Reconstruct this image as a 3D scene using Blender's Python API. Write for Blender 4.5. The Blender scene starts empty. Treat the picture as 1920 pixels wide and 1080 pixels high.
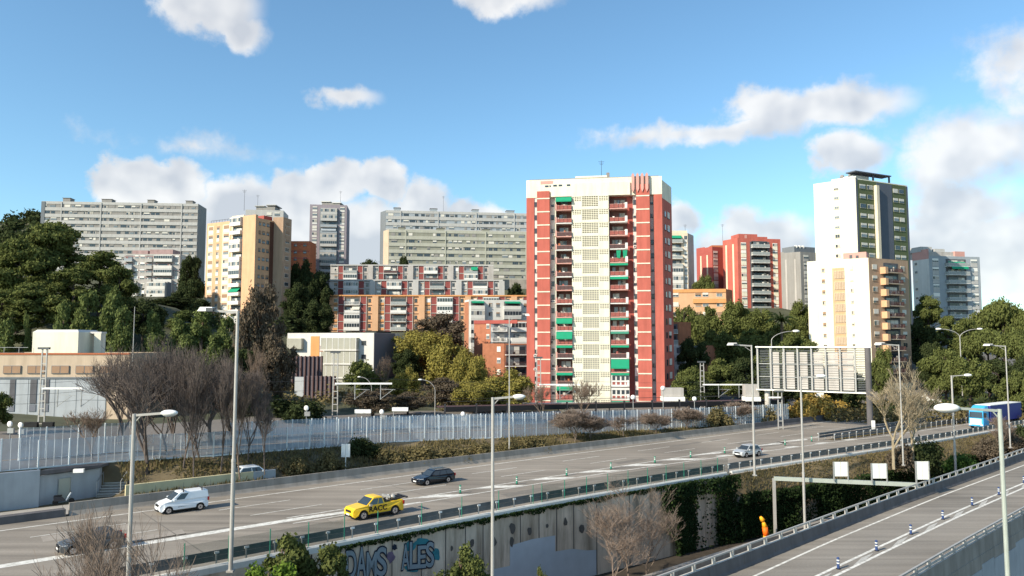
import bpy, math, random
import numpy as np
from mathutils import Vector, Matrix
# ---------------- camera, world, sun, exposure ----------------
SC = bpy.context.scene
FOC, CAMH, PITCH = 1387.0, 15.0, math.radians(4.33)
cd = bpy.data.cameras.new("camera"); cam = bpy.data.objects.new("camera", cd)
SC.collection.objects.link(cam); SC.camera = cam
cd.sensor_width = 36; cd.lens = 36*FOC/1920; cd.clip_start = .5; cd.clip_end = 8000
cam.location = (0, 0, CAMH); cam.rotation_euler = (math.pi/2+PITCH, 0, 0)
SC.render.resolution_x = 1024; SC.render.resolution_y = 576
SC.view_settings.view_transform = 'Standard'; SC.view_settings.look = 'None'
SC.view_settings.exposure = 0.62; SC.view_settings.gamma = 1.0
SUN_AZ = math.radians(-127.0); SUN_EL = math.radians(31.0)   # clockwise from +Y
SKY = 0.13
wd = bpy.data.worlds.new("World"); SC.world = wd; wd.use_nodes = True
def build_world():
    nt = wd.node_tree; N = nt.nodes; L = nt.links; N.clear()
    out = N.new('ShaderNodeOutputWorld'); bg = N.new('ShaderNodeBackground'); bg.inputs[1].default_value = SKY
    sky = N.new('ShaderNodeTexSky'); sky.sky_type = 'NISHITA'; sky.sun_disc = False
    sky.sun_elevation = SUN_EL; sky.sun_rotation = SUN_AZ % (2*math.pi)
    sky.altitude = 100; sky.air_density = 1.0; sky.dust_density = .6; sky.ozone_density = 3.0
    tc = N.new('ShaderNodeTexCoord')
    def m(op, a, b=None, c=None, clamp=False):
        n = N.new('ShaderNodeMath'); n.operation = op; n.use_clamp = clamp
        for i, v in enumerate((a, b, c)):
            if v is None: continue
            if isinstance(v, (int, float)): n.inputs[i].default_value = v
            else: L.new(v, n.inputs[i])
        return n.outputs[0]
    sep = N.new('ShaderNodeSeparateXYZ'); L.new(tc.outputs['Generated'], sep.inputs[0])
    az = m('ARCTAN2', sep.outputs[0], sep.outputs[1]); el = m('ARCSINE', sep.outputs[2])
    com = N.new('ShaderNodeCombineXYZ'); L.new(az, com.inputs[0]); L.new(el, com.inputs[1])
    # azimuth/elevation of cloud lobes: centre, radii (degrees), weight, whiteness
    C = [(-23.0,23.4,3.8,2.2,.85),(-20.6,22.0,2.0,1.5,.75),(-12.8,18.1,2.6,1.0,.55),(-1,25.9,5,1.4,.8),
         (-27.6,10.9,2.6,2.2,1.3),(-24.6,11.0,1.9,2.1,1.3),(-20.2,10.2,3.4,2.3,1.15),(-16.4,10.9,3.0,2.3,1.25),(-13.2,12.3,2.2,1.8,1.3),(-10.2,12.4,2.0,1.8,1.3),(-7.0,10.7,2.4,2.1,1.3),(-2.8,9.5,3.0,1.9,1.2),
         (-12,7.0,17,3.6,1.4),(-23,14.0,5.5,.7,.2),(19.4,16.9,3.6,1.6,.8),(24,16.8,5.2,1.7,.85),(17,15.7,7,1.0,.6),(10.5,15.7,4.5,.8,.35),
         (24.6,13.2,2.9,1.7,1.0),(32.5,12.6,5.6,3.0,.50),(37,17.0,5,3.0,.5),(31,9.0,5.2,2.6,.65),(33,6,10,3,.85),(12.5,9.4,1.8,1.5,1.0),(18,7.6,5.4,2.2,.85),(12,5.0,14,2.4,.9),(0,2,30,2.5,.8),
         (60,14,12,6,1),(-52,12,12,5,1),(110,26,22,9,1),(-105,32,22,9,.9),(170,22,24,9,1)]
    nz = N.new('ShaderNodeTexNoise'); nz.inputs['Scale'].default_value = 16; nz.inputs['Detail'].default_value = 8; nz.inputs['Roughness'].default_value = .60
    L.new(com.outputs[0], nz.inputs['Vector'])
    off = N.new('ShaderNodeVectorMath'); off.operation = 'ADD'; L.new(com.outputs[0], off.inputs[0]); off.inputs[1].default_value = (-.012, .020, 0)
    nz2 = N.new('ShaderNodeTexNoise'); nz2.inputs['Scale'].default_value = 11; nz2.inputs['Detail'].default_value = 3; nz2.inputs['Roughness'].default_value = .45; L.new(off.outputs[0], nz2.inputs['Vector'])
    nz3 = N.new('ShaderNodeTexNoise'); nz3.inputs['Scale'].default_value = 11; nz3.inputs['Detail'].default_value = 3; nz3.inputs['Roughness'].default_value = .45; L.new(com.outputs[0], nz3.inputs['Vector'])
    w = N.new('ShaderNodeVectorMath'); w.operation = 'MULTIPLY_ADD'; L.new(nz.outputs['Color'], w.inputs[0]); w.inputs[1].default_value = (.085, .06, 0)
    o2 = N.new('ShaderNodeVectorMath'); o2.operation = 'ADD'; L.new(com.outputs[0], o2.inputs[0]); o2.inputs[1].default_value = (-.0425, -.03, 0); L.new(o2.outputs[0], w.inputs[2])
    acc = None; low = None
    for (a, e, ra, re, wt) in C:
        sN = N.new('ShaderNodeVectorMath'); sN.operation = 'MULTIPLY_ADD'; L.new(w.outputs[0], sN.inputs[0]); sN.inputs[1].default_value = (57.2958/ra, 57.2958/re, 0); sN.inputs[2].default_value = (-a/ra, -e/re, 0)
        ln = N.new('ShaderNodeVectorMath'); ln.operation = 'LENGTH'; L.new(sN.outputs[0], ln.inputs[0])
        v = m('MULTIPLY_ADD', ln.outputs['Value'], -wt, 1.15*wt)
        acc = v if acc is None else m('MAXIMUM', acc, v)
    nf = nz.outputs['Fac']; d0 = m('ADD', acc, m('MULTIPLY_ADD', nf, .95, -.43))
    gr = m('SUBTRACT', nz3.outputs['Fac'], nz2.outputs['Fac'])
    rim = m('MULTIPLY_ADD', d0, -.40, .55)          # thin edges of the clouds are bright, thick middles grey
    cov = N.new('ShaderNodeMapRange'); cov.interpolation_type = 'SMOOTHSTEP'; L.new(d0, cov.inputs[0])
    cov.inputs[1].default_value = .0; cov.inputs[2].default_value = .50; cov.inputs[4].default_value = .90
    litv = m('ADD', m('MULTIPLY', gr, 4.0), m('ADD', rim, m('MULTIPLY_ADD', nf, .25, .06)), clamp=True)
    cc = N.new('ShaderNodeMix'); cc.data_type = 'RGBA'; L.new(litv, cc.inputs[0])
    k = 1/SKY
    cc.inputs[6].default_value = (.42*k, .44*k, .475*k, 1); cc.inputs[7].default_value = (.66*k, .655*k, .645*k, 1)
    tint = N.new('ShaderNodeMix'); tint.data_type = 'RGBA'; tint.blend_type = 'MULTIPLY'; tint.inputs[0].default_value = 1
    L.new(sky.outputs[0], tint.inputs[6]); tint.inputs[7].default_value = SKY_TINT
    mx = N.new('ShaderNodeMix'); mx.data_type = 'RGBA'; L.new(cov.outputs[0], mx.inputs[0])
    L.new(tint.outputs[2], mx.inputs[6]); L.new(cc.outputs[2], mx.inputs[7])
    L.new(mx.outputs[2], bg.inputs[0]); L.new(bg.outputs[0], out.inputs[0])
SKY_TINT = (.86, 1.06, 1.04, 1)
build_world()
wd.cycles.sampling_method = 'MANUAL'; wd.cycles.sample_map_resolution = 512
sd = bpy.data.lights.new("sun", 'SUN'); sun = bpy.data.objects.new("sun", sd); SC.collection.objects.link(sun)
sd.energy = 4.7; sd.angle = math.radians(.5); sd.color = (1.0, .88, .70)
SDIR = Vector((math.sin(SUN_AZ)*math.cos(SUN_EL), math.cos(SUN_AZ)*math.cos(SUN_EL), math.sin(SUN_EL)))
sun.rotation_euler = SDIR.to_track_quat('Z', 'Y').to_euler()

# ---------------- helpers ----------------
rnd = random.Random(7)
_C, _S = math.cos(PITCH), math.sin(PITCH)
def ray(px, py):
    x = (px-960)/FOC; y = (540-py)/FOC
    return Vector((x, _C-y*_S, _S+y*_C))
def G(px, py, z=0.0):           # where the sight line to a spot of the view meets height z
    d = ray(px, py); t = (z-CAMH)/d.z; return Vector((d.x*t, d.y*t, z))
def P(px, py, D):               # point at distance D
    d = ray(px, py); t = D/d.y; return Vector((d.x*t, D, CAMH+d.z*t))
def X(px, D): return (px-960)/FOC*D*(1.0)   # close enough to ground level
U = Vector((.76, .65)).normalized(); NN = Vector((-U.y, U.x))
def ST(s, t, z=0.0): return Vector((U.x*s+NN.x*t, U.y*s+NN.y*t, z))
def toST(v): return (v.x*U.x+v.y*U.y, v.x*NN.x+v.y*NN.y)
ROADROT = math.atan2(U.y, U.x)

M = {}
def mat(name, col, rough=.8, var=.12, scale=1.5, bump=0.0, metal=0.0, dirt=0.0, spec=.3, alpha=None, detail=5, dscale=(1, 1, .12)):
    m = bpy.data.materials.new(name); m.use_nodes = True; nt = m.node_tree; N = nt.nodes; L = nt.links
    b = N['Principled BSDF']; b.inputs['Roughness'].default_value = rough; b.inputs['Metallic'].default_value = metal
    b.inputs['Specular IOR Level'].default_value = spec
    tc = N.new('ShaderNodeTexCoord'); nz = N.new('ShaderNodeTexNoise'); nz.inputs['Scale'].default_value = scale; nz.inputs['Detail'].default_value = detail
    L.new(tc.outputs['Object'], nz.inputs['Vector'])
    r = N.new('ShaderNodeMapRange'); L.new(nz.outputs['Fac'], r.inputs[0]); r.inputs[1].default_value = .25; r.inputs[2].default_value = .75
    r.inputs[3].default_value = 1-var; r.inputs[4].default_value = 1+var
    mu = N.new('ShaderNodeVectorMath'); mu.operation = 'SCALE'; mu.inputs[0].default_value = col; L.new(r.outputs[0], mu.inputs['Scale'])
    src = mu.outputs[0]
    if dirt > 0:
        mp = N.new('ShaderNodeMapping'); mp.inputs['Scale'].default_value = dscale; L.new(tc.outputs['Object'], mp.inputs[0])
        n2 = N.new('ShaderNodeTexNoise'); n2.inputs['Scale'].default_value = .9; n2.inputs['Detail'].default_value = 6; n2.inputs['Roughness'].default_value = .65; L.new(mp.outputs[0], n2.inputs['Vector'])
        r2 = N.new('ShaderNodeMapRange'); L.new(n2.outputs['Fac'], r2.inputs[0]); r2.inputs[1].default_value = .42; r2.inputs[2].default_value = .72
        r2.inputs[3].default_value = 0; r2.inputs[4].default_value = dirt
        mx = N.new('ShaderNodeMix'); mx.data_type = 'RGBA'; L.new(r2.outputs[0], mx.inputs[0]); L.new(src, mx.inputs[6])
        mx.inputs[7].default_value = (col[0]*.35, col[1]*.33, col[2]*.30, 1); src = mx.outputs[2]
    L.new(src, b.inputs['Base Color'])
    if bump > 0:
        bp = N.new('ShaderNodeBump'); bp.inputs['Strength'].default_value = bump; bp.inputs['Distance'].default_value = .05
        L.new(nz.outputs['Fac'], bp.inputs['Height']); L.new(bp.outputs[0], b.inputs['Normal'])
    if alpha is not None: b.inputs['Alpha'].default_value = alpha
    M[name] = m; return m
def leafmat(name, c1, c2, c3=None, trans=.25):
    m = bpy.data.materials.new(name); m.use_nodes = True; nt = m.node_tree; N = nt.nodes; L = nt.links; N.clear()
    o = N.new('ShaderNodeOutputMaterial'); d = N.new('ShaderNodeBsdfDiffuse'); t = N.new('ShaderNodeBsdfTranslucent'); mx = N.new('ShaderNodeMixShader'); mx.inputs[0].default_value = trans
    g = N.new('ShaderNodeNewGeometry'); cr = N.new('ShaderNodeValToRGB'); cr.color_ramp.elements[0].color = (*c1, 1); cr.color_ramp.elements[1].color = (*c2, 1)
    if c3: e = cr.color_ramp.elements.new(.88); e.color = (*c2, 1); cr.color_ramp.elements[-1].color = (*c3, 1)
    tc = N.new('ShaderNodeTexCoord'); nz = N.new('ShaderNodeTexNoise'); nz.inputs['Scale'].default_value = .55; nz.inputs['Detail'].default_value = 3; L.new(tc.outputs['Object'], nz.inputs['Vector'])
    a = N.new('ShaderNodeMath'); a.operation = 'MULTIPLY_ADD'; a.inputs[1].default_value = .55; L.new(g.outputs['Random Per Island'], a.inputs[0])
    b = N.new('ShaderNodeMath'); b.operation = 'MULTIPLY_ADD'; b.inputs[1].default_value = 1.1; b.inputs[2].default_value = -.32; L.new(nz.outputs['Fac'], b.inputs[0]); L.new(b.outputs[0], a.inputs[2])
    L.new(a.outputs[0], cr.inputs[0]); L.new(cr.outputs[0], d.inputs[0]); L.new(cr.outputs[0], t.inputs[0])
    L.new(d.outputs[0], mx.inputs[1]); L.new(t.outputs[0], mx.inputs[2]); L.new(mx.outputs[0], o.inputs[0]); M[name] = m
class MB:
    def __init__(s): s.v = []; s.f = []; s.m = []; s.slots = []
    def mi(s, n):
        if n not in s.slots: s.slots.append(n)
        return s.slots.index(n)
    def poly(s, pts, mt):
        b = len(s.v); s.v.extend([tuple(p) for p in pts]); s.f.append(tuple(range(b, b+len(pts)))); s.m.append(s.mi(mt))
    def hexa(s, p, mt):  # 8 pts: bottom 0-3 ccw, top 4-7
        b = len(s.v); s.v.extend([tuple(q) for q in p]); i = s.mi(mt)
        for f in ((3, 2, 1, 0), (4, 5, 6, 7), (0, 1, 5, 4), (1, 2, 6, 5), (2, 3, 7, 6), (3, 0, 4, 7)):
            s.f.append(tuple(b+k for k in f)); s.m.append(i)
    def box(s, x0, x1, y0, y1, z0, z1, mt):
        s.hexa([(x0, y0, z0), (x1, y0, z0), (x1, y1, z0), (x0, y1, z0), (x0, y0, z1), (x1, y0, z1), (x1, y1, z1), (x0, y1, z1)], mt)
    def xbox(s, mtx, x0, x1, y0, y1, z0, z1, mt):
        s.hexa([mtx @ Vector(q) for q in [(x0, y0, z0), (x1, y0, z0), (x1, y1, z0), (x0, y1, z0), (x0, y0, z1), (x1, y0, z1), (x1, y1, z1), (x0, y1, z1)]], mt)
    def beam(s, p, q, w, h, mt):
        p = Vector(p); q = Vector(q); d = (q-p).normalized(); up = Vector((0, 0, 1)) if abs(d.z) < .95 else Vector((0, 1, 0))
        a = d.cross(up).normalized()*(w/2); c = a.cross(d).normalized()*(h/2)
        s.hexa([p-a-c, p+a-c, q+a-c, q-a-c, p-a+c, p+a+c, q+a+c, q-a+c], mt)
    def tube(s, p, q, r0, r1, mt, n=8, cap=True):
        p = Vector(p); q = Vector(q); d = (q-p); 
        if d.length < 1e-6: return
        d.normalize(); up = Vector((0, 0, 1)) if abs(d.z) < .95 else Vector((1, 0, 0))
        a = d.cross(up).normalized(); c = a.cross(d); b = len(s.v); i = s.mi(mt)
        for (o, r) in ((p, r0), (q, r1)):
            for k in range(n):
                an = 2*math.pi*k/n; s.v.append(tuple(o+a*(r*math.cos(an))+c*(r*math.sin(an))))
        for k in range(n):
            s.f.append((b+k, b+(k+1) % n, b+n+(k+1) % n, b+n+k)); s.m.append(i)
        if cap:
            s.f.append(tuple(b+n-1-k for k in range(n))); s.m.append(i); s.f.append(tuple(b+n+k for k in range(n))); s.m.append(i)
    def pipe(s, pts, r, mt, n=6):
        for a, b in zip(pts, pts[1:]): s.tube(a, b, r, r, mt, n)
    def prism(s, poly, z0, z1, mt, top=None):
        n = len(poly); b = len(s.v); i = s.mi(mt)
        s.v.extend([(p[0], p[1], z0) for p in poly]); s.v.extend([(p[0], p[1], z1) for p in poly])
        for k in range(n): s.f.append((b+k, b+(k+1) % n, b+n+(k+1) % n, b+n+k)); s.m.append(i)
        s.f.append(tuple(b+n-1-k for k in range(n))); s.m.append(i)
        s.f.append(tuple(b+n+k for k in range(n))); s.m.append(s.mi(top) if top else i)
    def extrude_x(s, prof, y0, y1, mt):   # profile in x-z, extruded along y
        n = len(prof); b = len(s.v); i = s.mi(mt)
        s.v.extend([(p[0], y0, p[1]) for p in prof]); s.v.extend([(p[0], y1, p[1]) for p in prof])
        for k in range(n): s.f.append((b+k, b+(k+1) % n, b+n+(k+1) % n, b+n+k)); s.m.append(i)
        s.f.append(tuple(b+n-1-k for k in range(n))); s.m.append(i); s.f.append(tuple(b+n+k for k in range(n))); s.m.append(i)
    def ball(s, c, r, mt, n=10, sc=(1, 1, 1), m2=6):
        b = len(s.v); i = s.mi(mt)
        for j in range(m2+1):
            th = math.pi*j/m2
            for k in range(n):
                an = 2*math.pi*k/n; s.v.append((c[0]+r*sc[0]*math.sin(th)*math.cos(an), c[1]+r*sc[1]*math.sin(th)*math.sin(an), c[2]+r*sc[2]*math.cos(th)))
        for j in range(m2):
            for k in range(n): s.f.append((b+j*n+k, b+(j+1)*n+k, b+(j+1)*n+(k+1) % n, b+j*n+(k+1) % n)); s.m.append(i)
    def strip(s, A, B, mt):  # surface between two polylines
        for a0, a1, b0, b1 in zip(A, A[1:], B, B[1:]): s.poly([a0, a1, b1, b0], mt)
    def mesh(s, name, smooth=False):
        me = bpy.data.meshes.new(name); me.from_pydata(s.v, [], s.f)
        for n in s.slots: me.materials.append(M[n])
        me.polygons.foreach_set('material_index', s.m)
        if smooth: me.polygons.foreach_set('use_smooth', [True]*len(s.f))
        me.update(); return me
def link(name, data, parent=None, mtx=None):
    o = bpy.data.objects.new(name, data); SC.collection.objects.link(o)
    if parent is not None: o.parent = parent
    if mtx is not None: o.matrix_basis = mtx
    return o
def thing(name, label, cat, loc=(0, 0, 0), rz=0, group=None, data=None, sc=1):
    o = bpy.data.objects.new(name, data); SC.collection.objects.link(o); o.location = loc; o.rotation_euler = (0, 0, rz)
    if data is None: o.empty_display_size = .5
    if not isinstance(sc, (int, float)): o.scale = sc
    elif sc != 1: o.scale = (sc, sc, sc)
    o['label'] = label; o['category'] = cat
    if group: o['group'] = group
    return o
def struct(name, mb, kind='structure'):
    o = link(name, mb.mesh(name) if isinstance(mb, MB) else mb); o['kind'] = kind; return o
def smooth_line(knots, s0, s1, step=4.0, win=9.0):
    K = np.array(knots, float); s = np.arange(s0, s1+step*.5, step); t = np.zeros_like(s); w = np.linspace(-1, 1, 9); ww = 1-w**2+.05
    lo = (K[1, 1]-K[0, 1])/(K[1, 0]-K[0, 0]); hi = (K[-1, 1]-K[-2, 1])/(K[-1, 0]-K[-2, 0])
    for wi, wj in zip(w, ww):
        q = s+wi*win; v = np.interp(q, K[:, 0], K[:, 1]); v = np.where(q > K[-1, 0], K[-1, 1]+hi*(q-K[-1, 0]), v); v = np.where(q < K[0, 0], K[0, 1]+lo*(q-K[0, 0]), v); t += wj*v
    return s, t/ww.sum()
class Curve:
    def __init__(c, knots): c.s, c.t = smooth_line(knots, -90, 420, 2.0)
    def __call__(c, s): return float(np.interp(s, c.s, c.t))
    def pts(c, s0, s1, z=0.0, dt=0.0, step=4.0):
        n = max(1, int(round((s1-s0)/step))); return [ST(s0+(s1-s0)*k/n, c(s0+(s1-s0)*k/n)+dt, z) for k in range(n+1)]
cW = Curve([(0, 52.0), (50, 52.1), (62, 51.3), (76, 50.4), (93, 48.7), (110, 46.8), (125, 45.6), (140, 44.6), (200, 41.5), (300, 34)])
cB = Curve([(0, 75.5), (50, 75), (75, 74.1), (120, 72.2), (165, 71), (200, 68.6), (250, 66.5), (330, 62)])
c1 = Curve([(0, 73.0), (50, 73.1), (75, 72.6), (120, 70.8), (165, 69.4), (200, 66.4), (250, 64.2), (330, 60)])
cU = Curve([(-40, 62.6), (40, 62.2), (60, 61.9), (86, 61.1), (117, 60.2), (140, 59.2), (165, 58), (200, 55.2), (250, 53), (330, 49)])
cLO = Curve([(-40, 59.5), (30, 60.1), (62, 59.7), (80, 58.5), (94, 57), (110, 55.4), (126, 53.5), (150, 51.6), (200, 48.2), (300, 41)])
# ---------------- materials ----------------
mat('asphalt', (.245, .218, .185), .9, .10, 6, .25, dirt=.0)
def asphalt_streaks(m, rot):
    nt = m.node_tree; N = nt.nodes; L = nt.links; b = N['Principled BSDF']; src = b.inputs['Base Color'].links[0].from_socket
    tc = N.new('ShaderNodeTexCoord'); mp = N.new('ShaderNodeMapping'); mp.inputs['Rotation'].default_value = (0, 0, -rot); mp.inputs['Scale'].default_value = (.03, 1.1, 1)
    mp.vector_type = 'POINT'; L.new(tc.outputs['Object'], mp.inputs[0])
    n = N.new('ShaderNodeTexNoise'); n.inputs['Scale'].default_value = 1; n.inputs['Detail'].default_value = 6; L.new(mp.outputs[0], n.inputs['Vector'])
    n2 = N.new('ShaderNodeTexNoise'); n2.inputs['Scale'].default_value = .07; n2.inputs['Detail'].default_value = 6; L.new(tc.outputs['Object'], n2.inputs['Vector'])
    a = N.new('ShaderNodeMath'); a.operation = 'ADD'; L.new(n.outputs['Fac'], a.inputs[0]); L.new(n2.outputs['Fac'], a.inputs[1])
    r = N.new('ShaderNodeMapRange'); L.new(a.outputs[0], r.inputs[0]); r.inputs[1].default_value = .7; r.inputs[2].default_value = 1.3; r.inputs[3].default_value = .66; r.inputs[4].default_value = 1.30
    mu = N.new('ShaderNodeVectorMath'); mu.operation = 'SCALE'; L.new(src, mu.inputs[0]); L.new(r.outputs[0], mu.inputs['Scale']); L.new(mu.outputs[0], b.inputs['Base Color'])
asphalt_streaks(M['asphalt'], ROADROT)
mat('patch_dark', (.175, .16, .14), .9, .15, 2); mat('patch_light', (.30, .27, .235), .9, .12, 2)
mat('asphalt_ramp', (.225, .205, .178), .9, .10, 6, .25); asphalt_streaks(M['asphalt_ramp'], ROADROT)
mat('paint_white', (.72, .71, .66), .7, .12, 3, dirt=.75, dscale=(2.2, 2.2, 1))
mat('paint_worn', (.42, .41, .38), .8, .3, 5)
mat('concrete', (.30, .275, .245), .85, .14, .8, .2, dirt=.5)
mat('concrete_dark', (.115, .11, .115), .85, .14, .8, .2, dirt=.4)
mat('concrete_light', (.52, .50, .46), .85, .12, 1.2, .1, dirt=.5)
mat('wall_concrete', (.66, .54, .42), .9, .22, .45, .2, dirt=1.0)
mat('wall_joint', (.10, .09, .08), .9)
mat('wall_patch', (.46, .50, .54), .8, .06, 1.0)
mat('galv', (.36, .37, .37), .45, .12, 3, metal=.35, spec=.5)
mat('beam_steel_shaded', (.13, .14, .145), .5, .15, 2, metal=.2, dirt=.3)  # galvanised steel darkened in its colour for the shaded beam backs
mat('galv_dark', (.10, .11, .12), .5, .15, 3, metal=.3)
mat('pole', (.42, .41, .39), .5, .08, 2, metal=.25, dirt=.15)
mat('pole_green', (.38, .42, .38), .5, .08, 2, metal=.2)
mat('lamp_white', (.82, .82, .80), .4, .03, 1)
mat('lamp_glass', (.55, .58, .58), .2, .03, 1)
mat('kerb_white', (.68, .67, .63), .6, .12, .9, dirt=.35)
mat('soil', (.13, .095, .06), .95, .35, 1.2, .5)
mat('soil_dark', (.05, .04, .03), .95, .3, 1.2, .5)
mat('scrub_ground', (.14, .11, .065), .95, .45, .5, .6, detail=8)
mat('dry_grass', (.21, .155, .085), .95, .35, .5, .6, detail=8)
mat('hill_ground', (.07, .075, .045), .95, .4, .15, .6, detail=8)
mat('ballast', (.17, .155, .14), .95, .3, 3, .3)
mat('paving', (.34, .32, .29), .9, .12, .7, .1)
mat('bluewall', (.36, .39, .42), .8, .08, .8, dirt=.25)
mat('yellow_wall', (.55, .50, .32), .8, .08, .8, dirt=.2)
mat('green_plastic', (.02, .20, .13), .45, .05, 2)
mat('blue_plastic', (.03, .06, .17), .45, .05, 2)
mat('reflective', (.6, .62, .6), .35, .05, 2)
mat('mesh_green', (.03, .10, .07), .8, .05, 2, alpha=.30)
mat('fence_pane', (.40, .50, .60), .3, .4, .5, alpha=.44, spec=.5)
mat('fence_metal', (.62, .67, .70), .5, .08, 2, metal=.2)
mat('black', (.012, .012, .014), .5, .1, 2)
mat('dark_metal', (.035, .035, .04), .5, .1, 2)
mat('rubber', (.02, .02, .02), .8, .1, 2)
mat('car_glass', (.03, .04, .05), .08, .05, 2, spec=.8)
mat('car_white', (.74, .78, .82), .25, .02, 1, spec=.5)
mat('car_yellow', (.80, .50, .02), .28, .02, 1, spec=.5)
mat('car_navy', (.004, .006, .013), .2, .05, 1, spec=.7)
mat('car_silver', (.50, .52, .53), .3, .03, 1, metal=.35, spec=.6)
mat('car_grey', (.09, .095, .10), .3, .03, 1, metal=.3, spec=.6)
mat('truck_blue', (.05, .36, .68), .3, .03, 1)
mat('truck_navy', (.02, .035, .22), .5, .06, .6)
mat('chrome', (.7, .7, .72), .2, .03, 1, metal=.8)
mat('headlight', (.75, .75, .75), .12, .03, 1, spec=.9)
mat('tail_red', (.45, .02, .02), .3)
mat('orange_fabric', (.95, .16, .01), .6, .05, 1)
mat('orange_yellow', (.98, .42, .02), .6, .05, 1)
mat('sign_back', (.74, .76, .72), .5, .04, 1, dirt=.1)
mat('graf_fill', (.25, .30, .33), .8, .10, 2); mat('graf_line', (.012, .02, .04), .8); mat('graf_teal', (.04, .20, .24), .85, .2, 2); mat('graf_purple', (.16, .12, .18), .85, .2, 2)
# ---------------- roads ----------------
S0, S1 = -60, 340
def strip2(name, A, B, mt, kind='structure'):
    mb = MB(); mb.strip(A, B, mt); return struct(name, mb)
strip2('motorway_road', cW.pts(S0, S1, 0, -.3), cB.pts(S0, S1, 0, .1), 'asphalt')
mk = MB(); ZM = .008
def line(c, s0, s1, w, dt=0, z=ZM, mt='paint_white', mb=None, step=3.0):
    (mb or mk).strip(c.pts(s0, s1, z, dt-w/2, step), c.pts(s0, s1, z, dt+w/2, step), mt)
line(c1, S0, S1, .22)
line(cU, -40, 28, .95, -.9); line(cU, 27.6, 340, .2); line(cLO, 27.2, 300, .2)
mk.poly([ST(28, cU(28)-.95-.45, ZM), ST(40, cLO(40), ZM), ST(40, cLO(40)+.3, ZM), ST(29, cU(28)-.45, ZM), ST(28, cU(28)-.45, ZM)], 'paint_white')
c2 = Curve([(-60, 69.2), (20, 69.1), (50, 69.3), (75, 68.9), (97, 68.1), (122, 67.3), (165, 65.7), (200, 62.8), (250, 60.6), (330, 56.5)])
c3 = Curve([(-60, 65.2), (25, 65.2), (50, 65.7), (75, 65.4), (98, 64.6), (122, 63.8), (165, 62.2), (200, 59.4), (250, 57.2), (330, 53)])
for k in range(-5, 22):
    a = 24.2+k*14.45; line(c2, a, a+6.8, .13); b = 25.6+k*14.45; line(c3, b, b+6.8, .13)
for k in range(0, 8): line(cLO, 98+k*14.4, 104.5+k*14.4, .13, -3.4)
# chevrons between the two lines of the gore
for k, s in enumerate(np.arange(33, 116, 7.45)):
    u0, u1 = cU(s), cU(s+4.2); lo0, lo1 = cLO(s), cLO(s+4.2)
    if u0-lo0 < 2.9:
        mk.poly([ST(s, u0-.15, ZM), ST(s+3.4, lo0+.2, ZM), ST(s+5.4, lo1+.2, ZM), ST(s+2.6, u0-.15, ZM)], 'paint_white')
    else:
        mk.poly([ST(s-1, u0-.1, ZM), ST(s+3.6, u0-1.25, ZM), ST(s+5.2, u0-1.0, ZM), ST(s+3, u0-.1, ZM)], 'paint_white')
        mk.poly([ST(s+1.0, lo0+.15, ZM), ST(s+1.0, lo0+.95, ZM), ST(s+3.2, lo1+.95, ZM), ST(s+3.6, lo1+.15, ZM)], 'paint_white')
struct('road_markings', mk)
# older repair patches and sealed joints in the carriageway
mb = MB()
for k in range(26):
    s = rnd.uniform(0, 170); t = rnd.uniform(cW(s)+2, cB(s)-3); l_ = rnd.uniform(1.5, 9); w_ = rnd.uniform(.5, 1.9); mb.poly([ST(s, t, .003), ST(s+l_, t-.05, .003), ST(s+l_+rnd.uniform(-.3, .3), t+w_, .003), ST(s+.1, t+w_, .003)], rnd.choice(['patch_dark', 'patch_light']))
for s in np.arange(-5, 190, 23.5):
    a = [ST(s+.02*k, cW(s)+.2+(cB(s)-cW(s)-.6)*k/8, .0035) for k in range(9)]; mb.strip(a, [q+Vector((U.x*.12, U.y*.12, 0)) for q in a], 'patch_dark')
struct('road_patches', mb)
# far concrete barrier
def sweep_barrier(mb, c, s0, s1, prof, mt, z=0, dt=0, step=4):
    n = max(1, int((s1-s0)/step)); rings = []
    for k in range(n+1):
        s = s0+(s1-s0)*k/n; t = c(s)+dt; rings.append([ST(s, t+a, z+b) for a, b in prof])
    for r0, r1 in zip(rings, rings[1:]):
        m = len(prof)
        for i in range(m): mb.poly([r0[i], r1[i], r1[(i+1) % m], r0[(i+1) % m]], mt)
    mb.poly(rings[0][::-1], mt); mb.poly(rings[-1], mt)
NJ = [(0, 0), (.08, .1), (.22, .38), (.28, 1.08), (.50, 1.08), (.55, .38), (.62, -.3), (0, -.3)]
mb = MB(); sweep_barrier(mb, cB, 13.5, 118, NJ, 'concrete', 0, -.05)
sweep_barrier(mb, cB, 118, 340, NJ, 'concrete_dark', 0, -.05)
for s in np.arange(20, 200, 6): mb.poly([ST(s, cB(s)+.215, .4), ST(s+.05, cB(s)+.215, .4), ST(s+.05, cB(s)+.22, 1.05), ST(s, cB(s)+.22, 1.05)], 'wall_joint')
bt = thing('concrete_barrier', 'long grey concrete barrier along the far side of the motorway', 'barrier', data=None)
link('barrier_wall', mb.mesh('barrier_wall'), bt)
mb = MB(); sweep_barrier(mb, cB, 2.0, 13.2, [(0, 0), (0, .62), (.9, .62), (.9, -.1), (0, -.1)], 'concrete_dark', 0, -.05)
tag = thing('concrete_barrier', 'low dark end block where the far motorway barrier meets the footway', 'barrier'); link('barrier_wall', mb.mesh('barrier_wall'), tag)
mb = MB(); sweep_barrier(mb, cB, -50, 1.6, [(0, 0), (0, .5), (.5, .5), (.5, -.1), (0, -.1)], 'concrete_light', 0, .3)
tag = thing('concrete_barrier', 'pale low kerb wall at far left beside the footway', 'barrier'); link('barrier_wall', mb.mesh('barrier_wall'), tag)
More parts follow.
